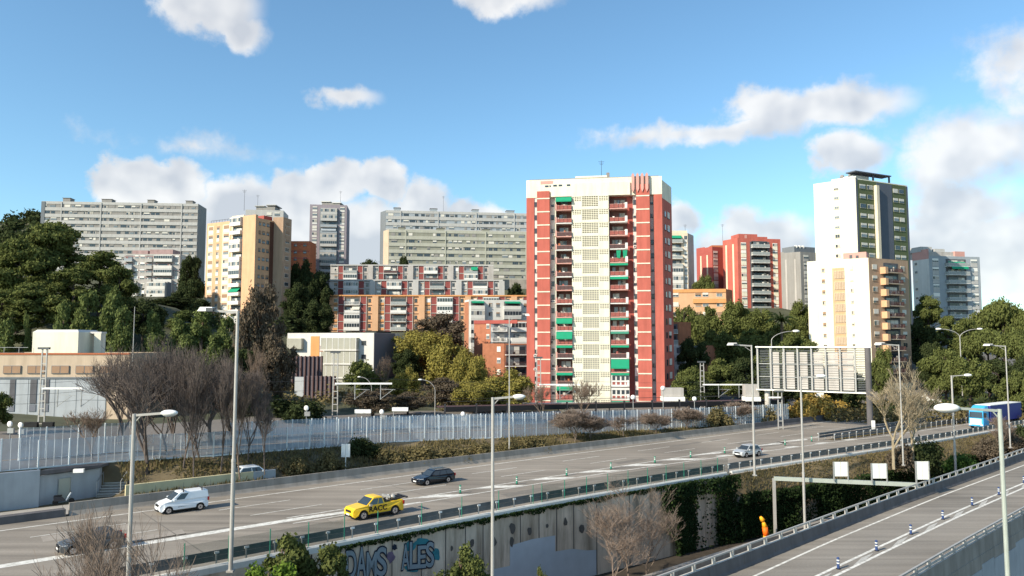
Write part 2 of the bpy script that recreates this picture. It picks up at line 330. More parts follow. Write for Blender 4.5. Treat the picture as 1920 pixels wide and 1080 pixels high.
# guardrails
def guardrail(label, c, s0, s1, z=0, side=1, base=True, beams=(.52, .88), sp=2.0, bm='beam_steel_shaded', kerb='kerb_white', post_h=1.0, dt=0):
    r = thing('guardrail', label, 'guardrail', group='guardrails')
    for zb in beams:
        mb = MB(); pr = [(.10*side, zb-.17), (.17*side, zb-.11), (.10*side, zb-.03), (.10*side, zb+.03), (.17*side, zb+.11), (.10*side, zb+.17), (.04*side, zb+.17), (.04*side, zb-.17)]
        sweep_barrier(mb, c, s0, s1, pr if side > 0 else pr[::-1], bm, z, dt); link('beam', mb.mesh('beam'), r)
    if base:
        mb = MB(); sweep_barrier(mb, c, s0, s1, [(-.46, -.30), (-.46, .10), (-.40, .22), (-.14, .22), (-.12, -.25)][::-1], kerb, z, dt); link('kerb', mb.mesh('kerb'), r)
    pm = MB(); pm.box(-.045, .045, -.05, .03, 0, post_h, 'galv'); pm.box(-.16, .16, -.09, -.05, post_h-.14, post_h, 'lamp_white')
    for zb in beams: pm.box(-.06, .06, .02, .1, zb-.08, zb+.08, 'galv')
    me = pm.mesh('post'); n = int((s1-s0)/sp); n = min(n, 99)
    for k in range(n+1):
        s = s0+(s1-s0)*k/n; a = ST(s, c(s)+dt, z); b = ST(s+.5, c(s+.5)+dt, z)
        o = link('post', me, r); o.location = a; o.rotation_euler = (0, 0, math.atan2(b.y-a.y, b.x-a.x) + (0 if side > 0 else math.pi))
    return r
guardrail('long silver two-beam guardrail on top of the graffitied retaining wall', cW, 12, 75.5, 0, 1)
guardrail('silver guardrail with white kerb running past the dry verge towards the truck', cW, 76.5, 200, 0, 1, dt=.1)
cMA = Curve([(110, 57.6), (132, 56.9), (153, 56.4), (200, 53.5), (300, 46)]); cMB_ = Curve([(112, 56.2), (137, 53.6), (160, 51.9), (200, 49.4), (300, 42)])
guardrail('two-beam median guardrail that begins under the billboard, motorway side', cMA, 112, 215, 0, -1, base=False, beams=(.6, 1.05), post_h=1.2)
guardrail('dark median guardrail closest to the blue truck lane', cMB_, 114, 225, 0, 1, base=False, bm='galv_dark', beams=(.45, .85), post_h=1.05)
mb = MB(); mb.strip(cMB_.pts(114, 300, .05, .3), cMA.pts(114, 300, .05, -.3), 'scrub_ground'); struct('median_verge', mb)
# retaining wall
wl = thing('retaining_wall', 'tall stained concrete retaining wall with graffiti below the motorway', 'retaining wall')
mb = MB(); sweep_barrier(mb, cW, -30, 96, [(-.45, -7.7), (-.45, -.12), (-.14, -.12), (-.14, -7.7)][::-1], 'wall_concrete', 0, 0, 3)
wmb = mb
def onwall(px, py, c=cW, dt=-.45, off=-.02):
    lo, hi = -40, 200
    for _ in range(50):
        s = (lo+hi)/2; q = ST(s, c(s)+dt+off); tx = (px-960)/FOC
        # approximate with the pitch included
        d = ray(px, py); t = (q.y)/d.y
        if d.x*t > q.x: lo = s
        else: hi = s
    q = ST(s, c(s)+dt+off); d = ray(px, py); t = q.y/d.y
    return Vector((q.x, q.y, CAMH+d.z*t))
mb = wmb
for px in (690, 735, 790, 835, 872, 905, 975, 1010, 1043, 1075, 1118, 1180):
    a = onwall(px, 1000); b = onwall(px+1.6, 1000)
    mb.poly([(a.x, a.y, -7.6), (b.x, b.y, -7.6), (b.x, b.y, -.3), (a.x, a.y, -.3)], 'wall_joint')
link('wall_face', mb.mesh('wall_face'), wl)
mb = MB()
def wallband(mb, top, mt, off=-.03, zb=-7.6):
    P_ = []
    for (x0, y0), (x1, y1) in zip(top, top[1:]):
        n = max(1, int(abs(x1-x0)/12))
        for k in range(n): P_.append((x0+(x1-x0)*k/n, y0+(y1-y0)*k/n))
    P_.append(top[-1])
    for (x0, y0), (x1, y1) in zip(P_, P_[1:]):
        a = onwall(x0, y0, off=off); b = onwall(x1, y1, off=off); mb.poly([(a.x, a.y, zb), (b.x, b.y, zb), b, a], mt)
wallband(mb, [(921, 1068), (956, 1061), (956.2, 1023), (998, 1011), (1041, 1004), (1041.3, 1034), (1073, 1029), (1100, 1032), (1118, 1031)], 'wall_patch')
link('painted_patch', mb.mesh('painted_patch'), wl)
mb = MB()
for (x, y, h) in ((961, 990, 20), (960, 1016, 16), (993, 996, 16), (1026, 986, 9), (1060, 979, 14), (1091, 992, 18), (885, 1018, 16), (927, 1017, 16), (847, 1028, 10), (1121, 970, 14), (1122, 984, 9)):
    pts = []
    for k in range(9):
        an = 2*math.pi*k/9; pts.append(onwall(x+math.cos(an)*h*.26*rnd.uniform(.7, 1.3), y-math.sin(an)*h*.55*rnd.uniform(.75, 1.2), off=-.045))
    mb.poly(pts, 'wall_joint')
link('drain_stain', mb.mesh('drain_stain'), wl)
# graffiti
def text_mesh(body, size, off, ext, mt, shear=0, spacing=.92):
    cu = bpy.data.curves.new('lettering', 'FONT'); cu.body = body; cu.size = size; cu.offset = off; cu.extrude = ext; cu.shear = shear; cu.space_character = spacing
    o = bpy.data.objects.new('lettering', cu); me = bpy.data.meshes.new_from_object(o); bpy.data.objects.remove(o); me.materials.clear(); me.materials.append(M[mt]); me.name = 'lettering'; return me
def blob(mb, px, py, rx, ry, mt, off):
    pts = []
    for k in range(14):
        an = 2*math.pi*k/14; q = rnd.uniform(.75, 1.2); pts.append(onwall(px+math.cos(an)*rx*q, py-math.sin(an)*ry*q, off=off))
    mb.poly(pts, mt)
g = MB(); blob(g, 770, 1024, 12, 9, 'graf_teal', -.03); blob(g, 792, 1017, 14, 9, 'graf_teal', -.034); blob(g, 818, 1040, 7, 12, 'graf_teal', -.036); blob(g, 772, 1066, 14, 7, 'graf_teal', -.033); blob(g, 733, 1044, 8, 12, 'graf_purple', -.035); blob(g, 740, 1026, 5, 6, 'graf_line', -.037)
link('graffiti_colour', g.mesh('graffiti_colour'), wl)
def graffiti(body, x0, x1, yb0, yb1, hpx, stag):
    a = onwall(x0, yb0); b = onwall(x1, yb1); ax = (b-a); ax.z = 0; W = ax.length; ax.normalize(); nrm = Vector((ax.y, -ax.x, 0)); H_ = hpx/FOC*a.y
    for i, ch in enumerate(body):
        wch = W/len(body); f = (b.z-a.z)/W
        for mt, off, d in (('graf_line', .055, .035), ('graf_fill', .015, .05)):
            me = text_mesh(ch, 1, off, .004, mt)
            vx = [v.co.x for v in me.vertices]; vy = [v.co.y for v in me.vertices]
            if mt == 'graf_line': x_0, x_1, y_0, y_1 = min(vx)+.05, max(vx)-.05, min(vy)+.05, max(vy)-.05
            sx = wch*.98/(x_1-x_0); sy = H_*(1+stag*math.sin(i*2.2))/(y_1-y_0)
            o_ = a+ax*(i*wch); z0 = a.z+f*i*wch
            for v in me.vertices:
                q = o_+ax*((v.co.x-x_0)*sx)+nrm*(d+v.co.z); v.co = (q.x, q.y, z0+(v.co.y-y_0)*sy+f*(v.co.x-x_0)*sx)
            link('graffiti_letter', me, wl)
graffiti('DAMS', 648, 724, 1086, 1078, 50, .12)
graffiti('ALES', 752, 813, 1068, 1062, 44, .10)
# ---------------- ground sheets ----------------
cH = Curve([(60, 51.4), (74, 50.0), (85, 48.0), (95, 46.4), (110, 44.4), (130, 42.6), (170, 39.5), (230, 36)])
cLow = Curve([(0, 43.2), (60, 43.4), (90, 43.4), (110, 42.6), (130, 41.3), (170, 38.6), (230, 35)])
CP = []   # height control spots (x, y, z)
FE = [(-60, 890, 3.5), (0, 886, 3.3), (71, 878.5, 3.3), (184, 868, 3.1), (300, 861, 3.0), (400, 855.5, 2.9), (493, 848, 2.8), (580, 841, 2.7), (660, 835, 2.4), (740, 829, 2.1), (850, 824.5, 1.9), (940, 821, 1.7), (1047, 815, 1.4), (1150, 809, 1.1), (1260, 804, .8), (1380, 797, .6), (1480, 790, .5)]
FP = [G(a, b, c) for a, b, c in FE]
for q in FP: CP.append((q.x, q.y, q.z))
CP += [(-115, 100, 3), (-110, 135, 6), (-150, 150, 22), (-90, 140, 3), (-95, 165, 16), (-60, 150, 7), (-100, 190, 26), (-65, 185, 18), (-40, 165, 4), (-35, 190, 7), (-20, 210, 12), (0, 200, 7), (-10, 165, 1.5), (10, 150, 1), (10, 180, 1.5), (30, 185, 1.5), (-30, 140, 2.5), (-60, 125, 3),
       (32, 212, 9), (50, 185, 3), (50, 160, 1), (60, 170, 2), (62, 205, 10), (85, 165, 5), (90, 190, 9), (112, 190, 11), (120, 175, 8), (105, 165, 4), (135, 200, 14), (100, 235, 20), (150, 255, 23), (150, 215, 16), (160, 190, 12), (190, 230, 20),
       (-60, 250, 19), (-30, 250, 19), (0, 250, 19), (-100, 245, 21), (-130, 245, 30), (-140, 285, 36), (-90, 300, 38), (-160, 310, 43), (-60, 300, 36), (0, 300, 38), (50, 270, 27), (90, 270, 28), (130, 270, 27), (-80, 330, 42), (-20, 340, 45), (40, 340, 40), (120, 340, 34), (220, 330, 30), (-250, 330, 50), (-200, 230, 35), (-300, 500, 45), (0, 500, 38), (300, 500, 25), (0, 800, 15), (500, 600, 5), (-500, 700, 30), (0, 1500, -5), (900, 1200, -5), (-900, 1200, 0)]
CPA = np.array(CP, float)
def hgt(x, y):
    d2 = (CPA[:, 0]-x)**2+(CPA[:, 1]-y)**2+6.0; w = 1/d2**1.8; return float((w*CPA[:, 2]).sum()/w.sum())
ds = list(range(-90, 260, 6))+list(range(260, 420, 20)); dts = [0, 3, 8, 13, 18, 24, 30, 36, 42, 50, 58, 66, 76, 86, 98, 110, 125, 140, 160, 180, 205, 230, 260, 300, 350, 420, 520, 700, 1000, 1500, 2600]
FST = sorted([(toST(q)+(q.z,)) for q in FP])
fs = np.array([q[0] for q in FST]); ft = np.array([q[1] for q in FST]); fz = np.array([q[2] for q in FST])
def terr(x, y): return hgt(x, y)
mbT = MB(); rows = []
for s in [-400, -250, -150]+ds+[520, 700, 1000]:
    row = []; tb = cB(s)+.5; tf = max(float(np.interp(s, fs, ft)), tb+3.0); zf = float(np.interp(s, fs, fz))
    row.append(ST(s, tb, -.06)); row.append(ST(s, tb+.4*(tf-tb), zf*.28 if s > 23 else -.05)); row.append(ST(s, tf-(.8 if s > 23 else .25), zf*.9 if s > 23 else -.05)); row.append(ST(s, tf, zf))
    for d in dts[1:]:
        q = ST(s, tf+d); b = min(1, d/25); z = (1-b)*zf+b*hgt(q.x, q.y); row.append(Vector((q.x, q.y, z)))
    rows.append(row)
NR = len(rows[0]); mbT.v = [tuple(p) for r in rows for p in r]; gi = mbT.mi('hill_ground'); si = mbT.mi('scrub_ground'); bi = mbT.mi('ballast')
for i in range(len(rows)-1):
    for j in range(NR-1):
        mbT.f.append((i*NR+j, (i+1)*NR+j, (i+1)*NR+j+1, i*NR+j+1)); mbT.m.append(si if j < 3 else (bi if j < 10 else gi))
me = mbT.mesh('hillside', True); struct('hillside', me)
mb = MB(); mb.strip([ST(s, -160, -7.65) for s in range(-200, 430, 30)], [ST(s, 52, -7.65) for s in range(-200, 430, 30)], 'soil_dark'); struct('trench_ground', mb)
mb = MB(); A = [ST(s, cW(s)-.45, -.15) for s in range(76, 300, 4)]; B = [ST(s, (cW(s)-.45+cH(s))/2, -1.1+.2*math.sin(s*.7)) for s in range(76, 300, 4)]; C = [ST(s, cH(s), -2.7) for s in range(76, 300, 4)]
mb.strip(C, B, 'dry_grass'); mb.strip(B, A, 'dry_grass'); D_ = [Vector((q.x, q.y, -7.7)) for q in C]; mb.strip(D_, C, 'wall_concrete'); struct('embankment', mb)
mb = MB(); mb.strip(cB.pts(-60, 19, .02, .5), cB.pts(-60, 19, .02, 5.3), 'paving'); struct('footway', mb)
# hill on the far left horizon
mb = MB(); prof = [(-520, 110), (-480, 128), (-455, 134), (-430, 136), (-415, 134), (-395, 140), (-375, 142), (-350, 138), (-320, 120), (-290, 90), (-240, 60)]
for (x0, z0), (x1, z1) in zip(prof, prof[1:]):
    mb.poly([(x0*1.2, 560, 30), (x1*1.2, 560, 30), (x1*1.2, 720, z1), (x0*1.2, 720, z0)], 'hill_ground'); mb.poly([(x0*1.2, 720, z0), (x1*1.2, 720, z1), (x1*1.2, 900, 0), (x0*1.2, 900, 0)], 'hill_ground')
struct('distant_hill', mb)
# ---------------- near viaduct ----------------
RZ = -1.0
rE = Curve([(30, 29.6), (45, 30.2), (54, 30.7), (75, 31.7), (108, 32.3), (121, 32.8), (170, 33.2), (240, 32)]); rN = Curve([(30, 20.6), (50, 21.4), (62, 22.0), (83, 22.7), (130, 23.4), (240, 22)])
r1 = Curve([(30, 28.0), (49, 29.1), (57, 29.8), (85, 31.0), (116, 31.5), (170, 31.9), (240, 30.8)]); r2 = Curve([(30, 25.4), (50, 26.2), (60, 26.6), (76, 27.2), (101, 27.6), (150, 28), (240, 27)])
mb = MB(); mb.strip(rN.pts(-40, 240, RZ), rE.pts(-40, 240, RZ), 'asphalt_ramp'); mb.strip(rE.pts(-40, 240, RZ-.9, .5), rN.pts(-40, 240, RZ-.9, -.4), 'concrete'); struct('viaduct_road', mb)
mb = MB(); 
for c, w, dt in ((r1, .2, 0), (r2, .24, 0), (r2, .24, -.85)): mb.strip(c.pts(-30, 230, RZ+ZM, dt-w/2, 3), c.pts(-30, 230, RZ+ZM, dt+w/2, 3), 'paint_white')
for s in np.arange(40, 120, 7.2): mb.poly([ST(s, r2(s)-.7, RZ+ZM), ST(s+2.5, r2(s)-.2, RZ+ZM), ST(s+4.5, r2(s)-.2, RZ+ZM), ST(s+2, r2(s)-.7, RZ+ZM)], 'paint_worn')
struct('viaduct_markings', mb)
def railing(label, c, s0, s1, z, hc, hr, face, sp, off_sign, mt='concrete', railmt='concrete_light', mid=False):
    r = thing('parapet', label, 'parapet', group='viaduct parapets'); o = off_sign
    mb = MB(); pr = [(0, -.9), (0, .05), (.10*o, .25), (.18*o, hc), (.45*o, hc), (.48*o, -.9)]
    sweep_barrier(mb, c, s0, s1, pr if o > 0 else pr[::-1], mt, z)
    for s in np.arange(s0, s1, 4.6): mb.poly([ST(s, c(s)+.09*o, z+.25), ST(s+.06, c(s)+.09*o, z+.25), ST(s+.06, c(s)+.165*o, z+hc-.05), ST(s, c(s)+.165*o, z+hc-.05)][::1], 'wall_joint')
    link('parapet_wall', mb.mesh('parapet_wall'), r)
    mb = MB(); sweep_barrier(mb, c, s0, s1, ([(.19*o, hc+.005), (.19*o, hc+.02), (.44*o, hc+.02), (.44*o, hc+.005)])[::(1 if o > 0 else -1)], railmt, z); link('coping', mb.mesh('coping'), r)
    mb = MB(); sweep_barrier(mb, c, s0, s1, [(.26*o, hr-.11), (.26*o, hr), (.40*o, hr), (.40*o, hr-.11)][::(1 if o > 0 else -1)], 'pole', z); link('handrail', mb.mesh('handrail'), r)
    if mid:
        mb = MB(); sweep_barrier(mb, c, s0, s1, [(.28*o, hc+.1), (.28*o, hc+.26), (.36*o, hc+.26), (.36*o, hc+.1)][::(1 if o > 0 else -1)], railmt, z); link('handrail', mb.mesh('handrail'), r)
    pm = MB(); pm.box(-.07, .07, -.12, .12, hc, hr-.06, 'pole'); me = pm.mesh('post'); n = min(99, int((s1-s0)/sp))
    for k in range(n+1):
        s = s0+(s1-s0)*k/n; a = ST(s, c(s)+.32*o, z); q = link('post', me, r); q.location = a; q.rotation_euler = (0, 0, ROADROT)
    return r
railing('far concrete parapet of the near viaduct with a steel handrail on posts', rE, 25, 160, RZ, .95, 1.5, 1, 2.4, 1, 'concrete_dark')
railing('near parapet of the viaduct with grey panels below, lower right corner', rN, 25, 160, RZ, .35, .95, -1, 2.6, -1, 'concrete', 'concrete_light', True)
mb = MB(); mt = 'bluewall'; n = 0
for s in np.arange(20, 150, 3.2):
    a, b = ST(s, rN(s)-.55), ST(s+3.15, rN(s+3.15)-.55); zt = RZ-1.6-.5*((int(s/3.2)*7) % 3)/3
    mb.hexa([(a.x, a.y, -7.6), (b.x, b.y, -7.6), (b.x-.1, b.y+.12, -7.6), (a.x-.1, a.y+.12, -7.6), (a.x, a.y, zt), (b.x, b.y, zt), (b.x-.1, b.y+.12, zt), (a.x-.1, a.y+.12, zt)], mt)
q = thing('panel_wall', 'blue-grey panel wall carrying the near side of the viaduct', 'wall'); link('wall_panels', mb.mesh('wall_panels'), q)
mb = MB(); sweep_barrier(mb, rN, 15, 155, [(-.52, -6.6), (-.52, -.85), (-.3, -.85), (-.3, -6.6)][::-1], 'concrete', RZ); link('wall_face', mb.mesh('wall_face'), q)
mb = MB(); sweep_barrier(mb, cLow, 10, 88, [(0, -1.2), (0, 0), (.5, 0), (.5, -2.6)], 'concrete', -5.6)
q = thing('trench_wall', 'grey concrete wall of the sunken lane between the motorway wall and the viaduct', 'wall'); link('wall_face', mb.mesh('wall_face'), q)
mb = MB(); mb.strip([ST(s, 20, -6.6) for s in range(0, 220, 6)], [ST(s, cLow(s)+.1, -6.6) for s in range(0, 220, 6)], 'asphalt'); mb.strip([ST(s, cLow(s)-.9, -6.59) for s in range(0, 220, 6)], [ST(s, cLow(s)-.7, -6.59) for s in range(0, 220, 6)], 'paint_white'); mb.strip([ST(s, 35.2, -6.59) for s in range(0, 220, 6)], [ST(s, 35.4, -6.59) for s in range(0, 220, 6)], 'paint_white'); struct('lower_road', mb)
# delineator posts
def delin(mt):
    mb = MB(); mb.tube((0, 0, 0), (0, 0, .06), .16, .15, 'rubber', 10); mb.tube((0, 0, .05), (0, 0, .78), .10, .10, mt, 10); mb.ball((0, 0, .78), .10, mt, 10, (1, 1, .6))
    for z in (.38, .58): mb.tube((0, 0, z), (0, 0, z+.09), .106, .106, 'reflective', 10, False)
    return mb.mesh('delineator')
dg = delin('green_plastic'); db_ = delin('blue_plastic')
ordn = ['nearest the yellow pickup', 'second', 'third', 'fourth', 'fifth', 'sixth', 'just before the silver car', 'just beyond the silver car', 'nearest the start of the median rail']
for k, (px, py) in enumerate([(863, 925), (969, 908), (1062.5, 892), (1145.6, 880), (1228, 868), (1295, 858), (1359, 850), (1472, 835), (1522, 828)]):
    p = G(px, py); thing('delineator_post', 'green post with white bands in the painted gore, '+(ordn[k]+' counting from the pickup' if k in (1, 2, 3, 4, 5) else ordn[k]), 'bollard', p, ROADROT, 'green delineator posts', dg)
for k, (px, py) in enumerate([(1572, 1067), (1643.6, 1033), (1708, 1002), (1768, 974), (1823, 948), (1873, 928), (1920, 906), (1490, 1108)]):
    if k == 7: continue
    p = G(px, py, RZ); thing('delineator_post', 'blue banded post on the viaduct, %s' % ['first from the bottom edge', 'second from the bottom edge', 'third from the bottom edge', 'fourth from the bottom edge', 'fifth from the bottom edge', 'sixth, beside the thick green lamp post', 'last at the right edge'][k], 'bollard', p, ROADROT, 'blue delineator posts', db_)
# green mesh screen on the rail
q = thing('mesh_screen', 'thin green mesh screen with slim posts above the retaining wall guardrail', 'fence')
for a, b in ((16, 27.5), (48, 76)):
    mb = MB(); mb.strip(cW.pts(a, b, .1, -.2, 2), cW.pts(a, b, 1.75, -.2, 2), 'mesh_green'); link('mesh_panel', mb.mesh('mesh_panel'), q)
pm = MB(); pm.tube((0, 0, 0), (0, 0, 1.95), .035, .035, 'green_plastic', 6); me = pm.mesh('post')
for s in list(np.arange(16, 30, 2.9))+list(np.arange(30.5, 48, 4.1))+list(np.arange(48, 77, 2.9)):
    o = link('post', me, q); o.location = ST(s, cW(s)-.22, 0)
# ---------------- buildings ----------------
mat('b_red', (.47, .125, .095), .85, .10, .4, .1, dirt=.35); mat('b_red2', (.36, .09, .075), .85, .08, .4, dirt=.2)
mat('b_cream', (.74, .71, .58), .8, .07, .3, dirt=.28); mat('b_cream2', (.68, .60, .46), .8, .05, .3, dirt=.12)
mat('b_white', (.62, .61, .58), .8, .06, .4, dirt=.2); mat('b_offwhite', (.42, .40, .38), .8, .08, .4, dirt=.3)
mat('b_grey', (.27, .262, .25), .85, .06, .2, dirt=.25); mat('b_grey_l', (.44, .44, .43), .85, .05, .2, dirt=.2); mat('b_grey_d', (.16, .18, .20), .85, .06, .2, dirt=.2)
mat('b_gblue', (.31, .35, .385), .8, .06, .3, dirt=.15); mat('b_greenish', (.26, .265, .22), .85, .06, .2, dirt=.25); mat('b_greenish_l', (.40, .405, .345), .85, .05, .2, dirt=.2)
mat('b_beige', (.60, .37, .22), .85, .08, .4, dirt=.2); mat('b_beige_l', (.68, .56, .42), .85, .06, .4, dirt=.2); mat('recess_shade', (.10, .045, .03), .85, .1, .4)
mat('b_brick', (.36, .15, .085), .9, .14, 1.2, .1, dirt=.2); mat('b_brick2', (.42, .17, .10), .9, .12, 1.2, dirt=.2)
mat('b_pinkish', (.36, .25, .245), .9, .15, .5, dirt=.3); mat('slat_wall', (.13, .11, .125), .9, .15, .5, dirt=.4); mat('b_mauve', (.27, .24, .27), .85, .06, .3, dirt=.25); mat('b_orange', (.62, .30, .12), .85, .08, .4, dirt=.15); mat('b_rust', (.40, .13, .06), .85, .1, .5)
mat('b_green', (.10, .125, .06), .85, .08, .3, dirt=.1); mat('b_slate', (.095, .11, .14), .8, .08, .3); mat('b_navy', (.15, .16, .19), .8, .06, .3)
mat('b_pink', (.55, .30, .26), .85, .07, .4); mat('b_tan', (.42, .29, .20), .85, .08, .3, dirt=.3); mat('b_sand', (.50, .40, .30), .9, .08, .5, dirt=.3)
mat('roof', (.22, .20, .19), .95, .15, .5)
mat('shutter', (.62, .60, .54), .7, .08, .8); mat('shutter_w', (.78, .77, .72), .7, .05, .8); mat('shutter_b', (.30, .19, .12), .7, .1, .8)
mat('glass', (.035, .045, .055), .15, .3, .3, spec=.7); mat('glass_l', (.16, .19, .21), .2, .3, .4, spec=.7); mat('curtain', (.40, .38, .34), .6, .2, .5)
mat('awning_g', (.01, .26, .14), .8, .08, 1); mat('awning_g2', (.05, .22, .15), .8, .08, 1); mat('awning_w', (.6, .58, .5), .8, .08, 1)
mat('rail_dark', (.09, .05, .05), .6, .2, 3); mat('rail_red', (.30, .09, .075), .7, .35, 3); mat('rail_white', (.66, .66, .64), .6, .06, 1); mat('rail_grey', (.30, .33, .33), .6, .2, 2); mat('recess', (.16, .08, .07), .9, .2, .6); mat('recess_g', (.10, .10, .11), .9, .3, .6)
mat('red_panel', (.24, .065, .06), .8, .15, .8); mat('hedge_roof', (.03, .035, .03), .9, .3, 2)
_mc = {}
def win_mesh(w, h, var, fr, sh, base=None, bh=0):
    key = ('w', round(w, 2), round(h, 2), var, fr, sh, base, round(bh, 2))
    if key in _mc: return _mc[key]
    mb = MB(); r = random.Random(hash(key) % 9999 if False else int(w*100+h*37+var*7))
    mb.box(-w/2, w/2, -.05, .03, 0, h, fr)
    g = ('glass', 'glass_l', 'glass', 'curtain', 'glass')[var % 5]
    n = 2 if w < 1.9 else (3 if w < 3 else 4); fw = .07
    pw = (w-fw*(n+1))/n
    for i in range(n):
        x = -w/2+fw+i*(pw+fw); gg = g if not (var == 3 and i == 0) else 'glass'
        mb.box(x, x+pw, -.075, -.045, fw, h-fw, gg)
    cov = (0, .35, .6, .2, .95, 1.0, .5)[var % 7]
    if cov: mb.box(-w/2+.04, w/2-.04, -.10, -.052, h-cov*(h-.05), h-.02, sh)
    mb.box(-w/2-.06, w/2+.06, -.14, -.02, -.07, 0, fr)
    if base: mb.box(-w/2, w/2, -.09, .03, -bh, -.08, base)
    me = mb.mesh('window'); _mc[key] = me; return me
def balc_mesh(w, d, kind, par, var, side=None, slab='rail_white', h=1.0):
    key = ('b', round(w, 2), round(d, 2), kind, par, var, side, slab)
    if key in _mc: return _mc[key]
    mb = MB(); r = random.Random(var*13+int(w*10)); sd = side or par
    mb.box(-w/2, w/2, -d, .02, -.22, 0, slab)
    if kind == 'solid': mb.box(-w/2, w/2, -d, -d+.1, 0, h, par)
    elif kind == 'panelbar':
        mb.box(-w/2, w/2, -d+.01, -d+.05, .08, h*.92, par); mb.box(-w/2, w/2, -d-.01, -d+.07, h-.06, h, slab)
    else:
        mb.box(-w/2, w/2, -d, -d+.06, h-.07, h, par); mb.box(-w/2, w/2, -d, -d+.06, .04, .1, par)
        k = int(w/.16)
        for i in range(k+1): x = -w/2+w*i/k; mb.box(x-.02, x+.02, -d+.01, -d+.05, .1, h-.06, par)
    for sx in (-1, 1): mb.box(sx*(w/2-.05)-.05, sx*(w/2-.05)+.05, -d+.06, .01, 0, h, sd)
    # plants, boxes and laundry on the balcony
    for i in range(r.randint(1, 4)):
        x = r.uniform(-w/2+.5, w/2-.5); q = r.uniform(.25, .6); hh = r.uniform(.5, 1.5); mb.box(x-q/2, x+q/2, -d+.2, -d+.2+q*.7, 0, hh, r.choice(['curtain', 'hedge_roof', 'rail_red', 'shutter_w', 'rail_grey', 'shutter']))
    me = mb.mesh('balcony'); _mc[key] = me; return me
def encl_mesh(w, d, h, var, wallm='rail_white'):   # glazed-in balcony
    key = ('e', round(w, 2), round(d, 2), round(h, 2), var, wallm)
    if key in _mc: return _mc[key]
    mb = MB(); mb.box(-w/2, w/2, -d, .02, -.22, h, wallm); n = max(3, int(w/.8)); pw = w/n
    for i in range(n): mb.box(-w/2+i*pw+.06, -w/2+(i+1)*pw-.06, -d-.03, -d+.02, 1.0, h-.35, ('glass', 'glass_l', 'curtain')[(i*var+var) % 3])
    me = mb.mesh('balcony'); _mc[key] = me; return me
def awn_mesh(w, drop, out, mt):
    key = ('a', round(w, 2), round(drop, 2), round(out, 2), mt)
    if key in _mc: return _mc[key]
    mb = MB(); mb.hexa([(-w/2, -out, -drop), (w/2, -out, -drop), (w/2, -out+.04, -drop), (-w/2, -out+.04, -drop), (-w/2, -.08, 0), (w/2, -.08, 0), (w/2, 0, 0), (-w/2, 0, 0)], mt)
    mb.box(-w/2, w/2, -out-.01, -out+.03, -drop-.22, -drop+.01, mt); me = mb.mesh('awning'); _mc[key] = me; return me
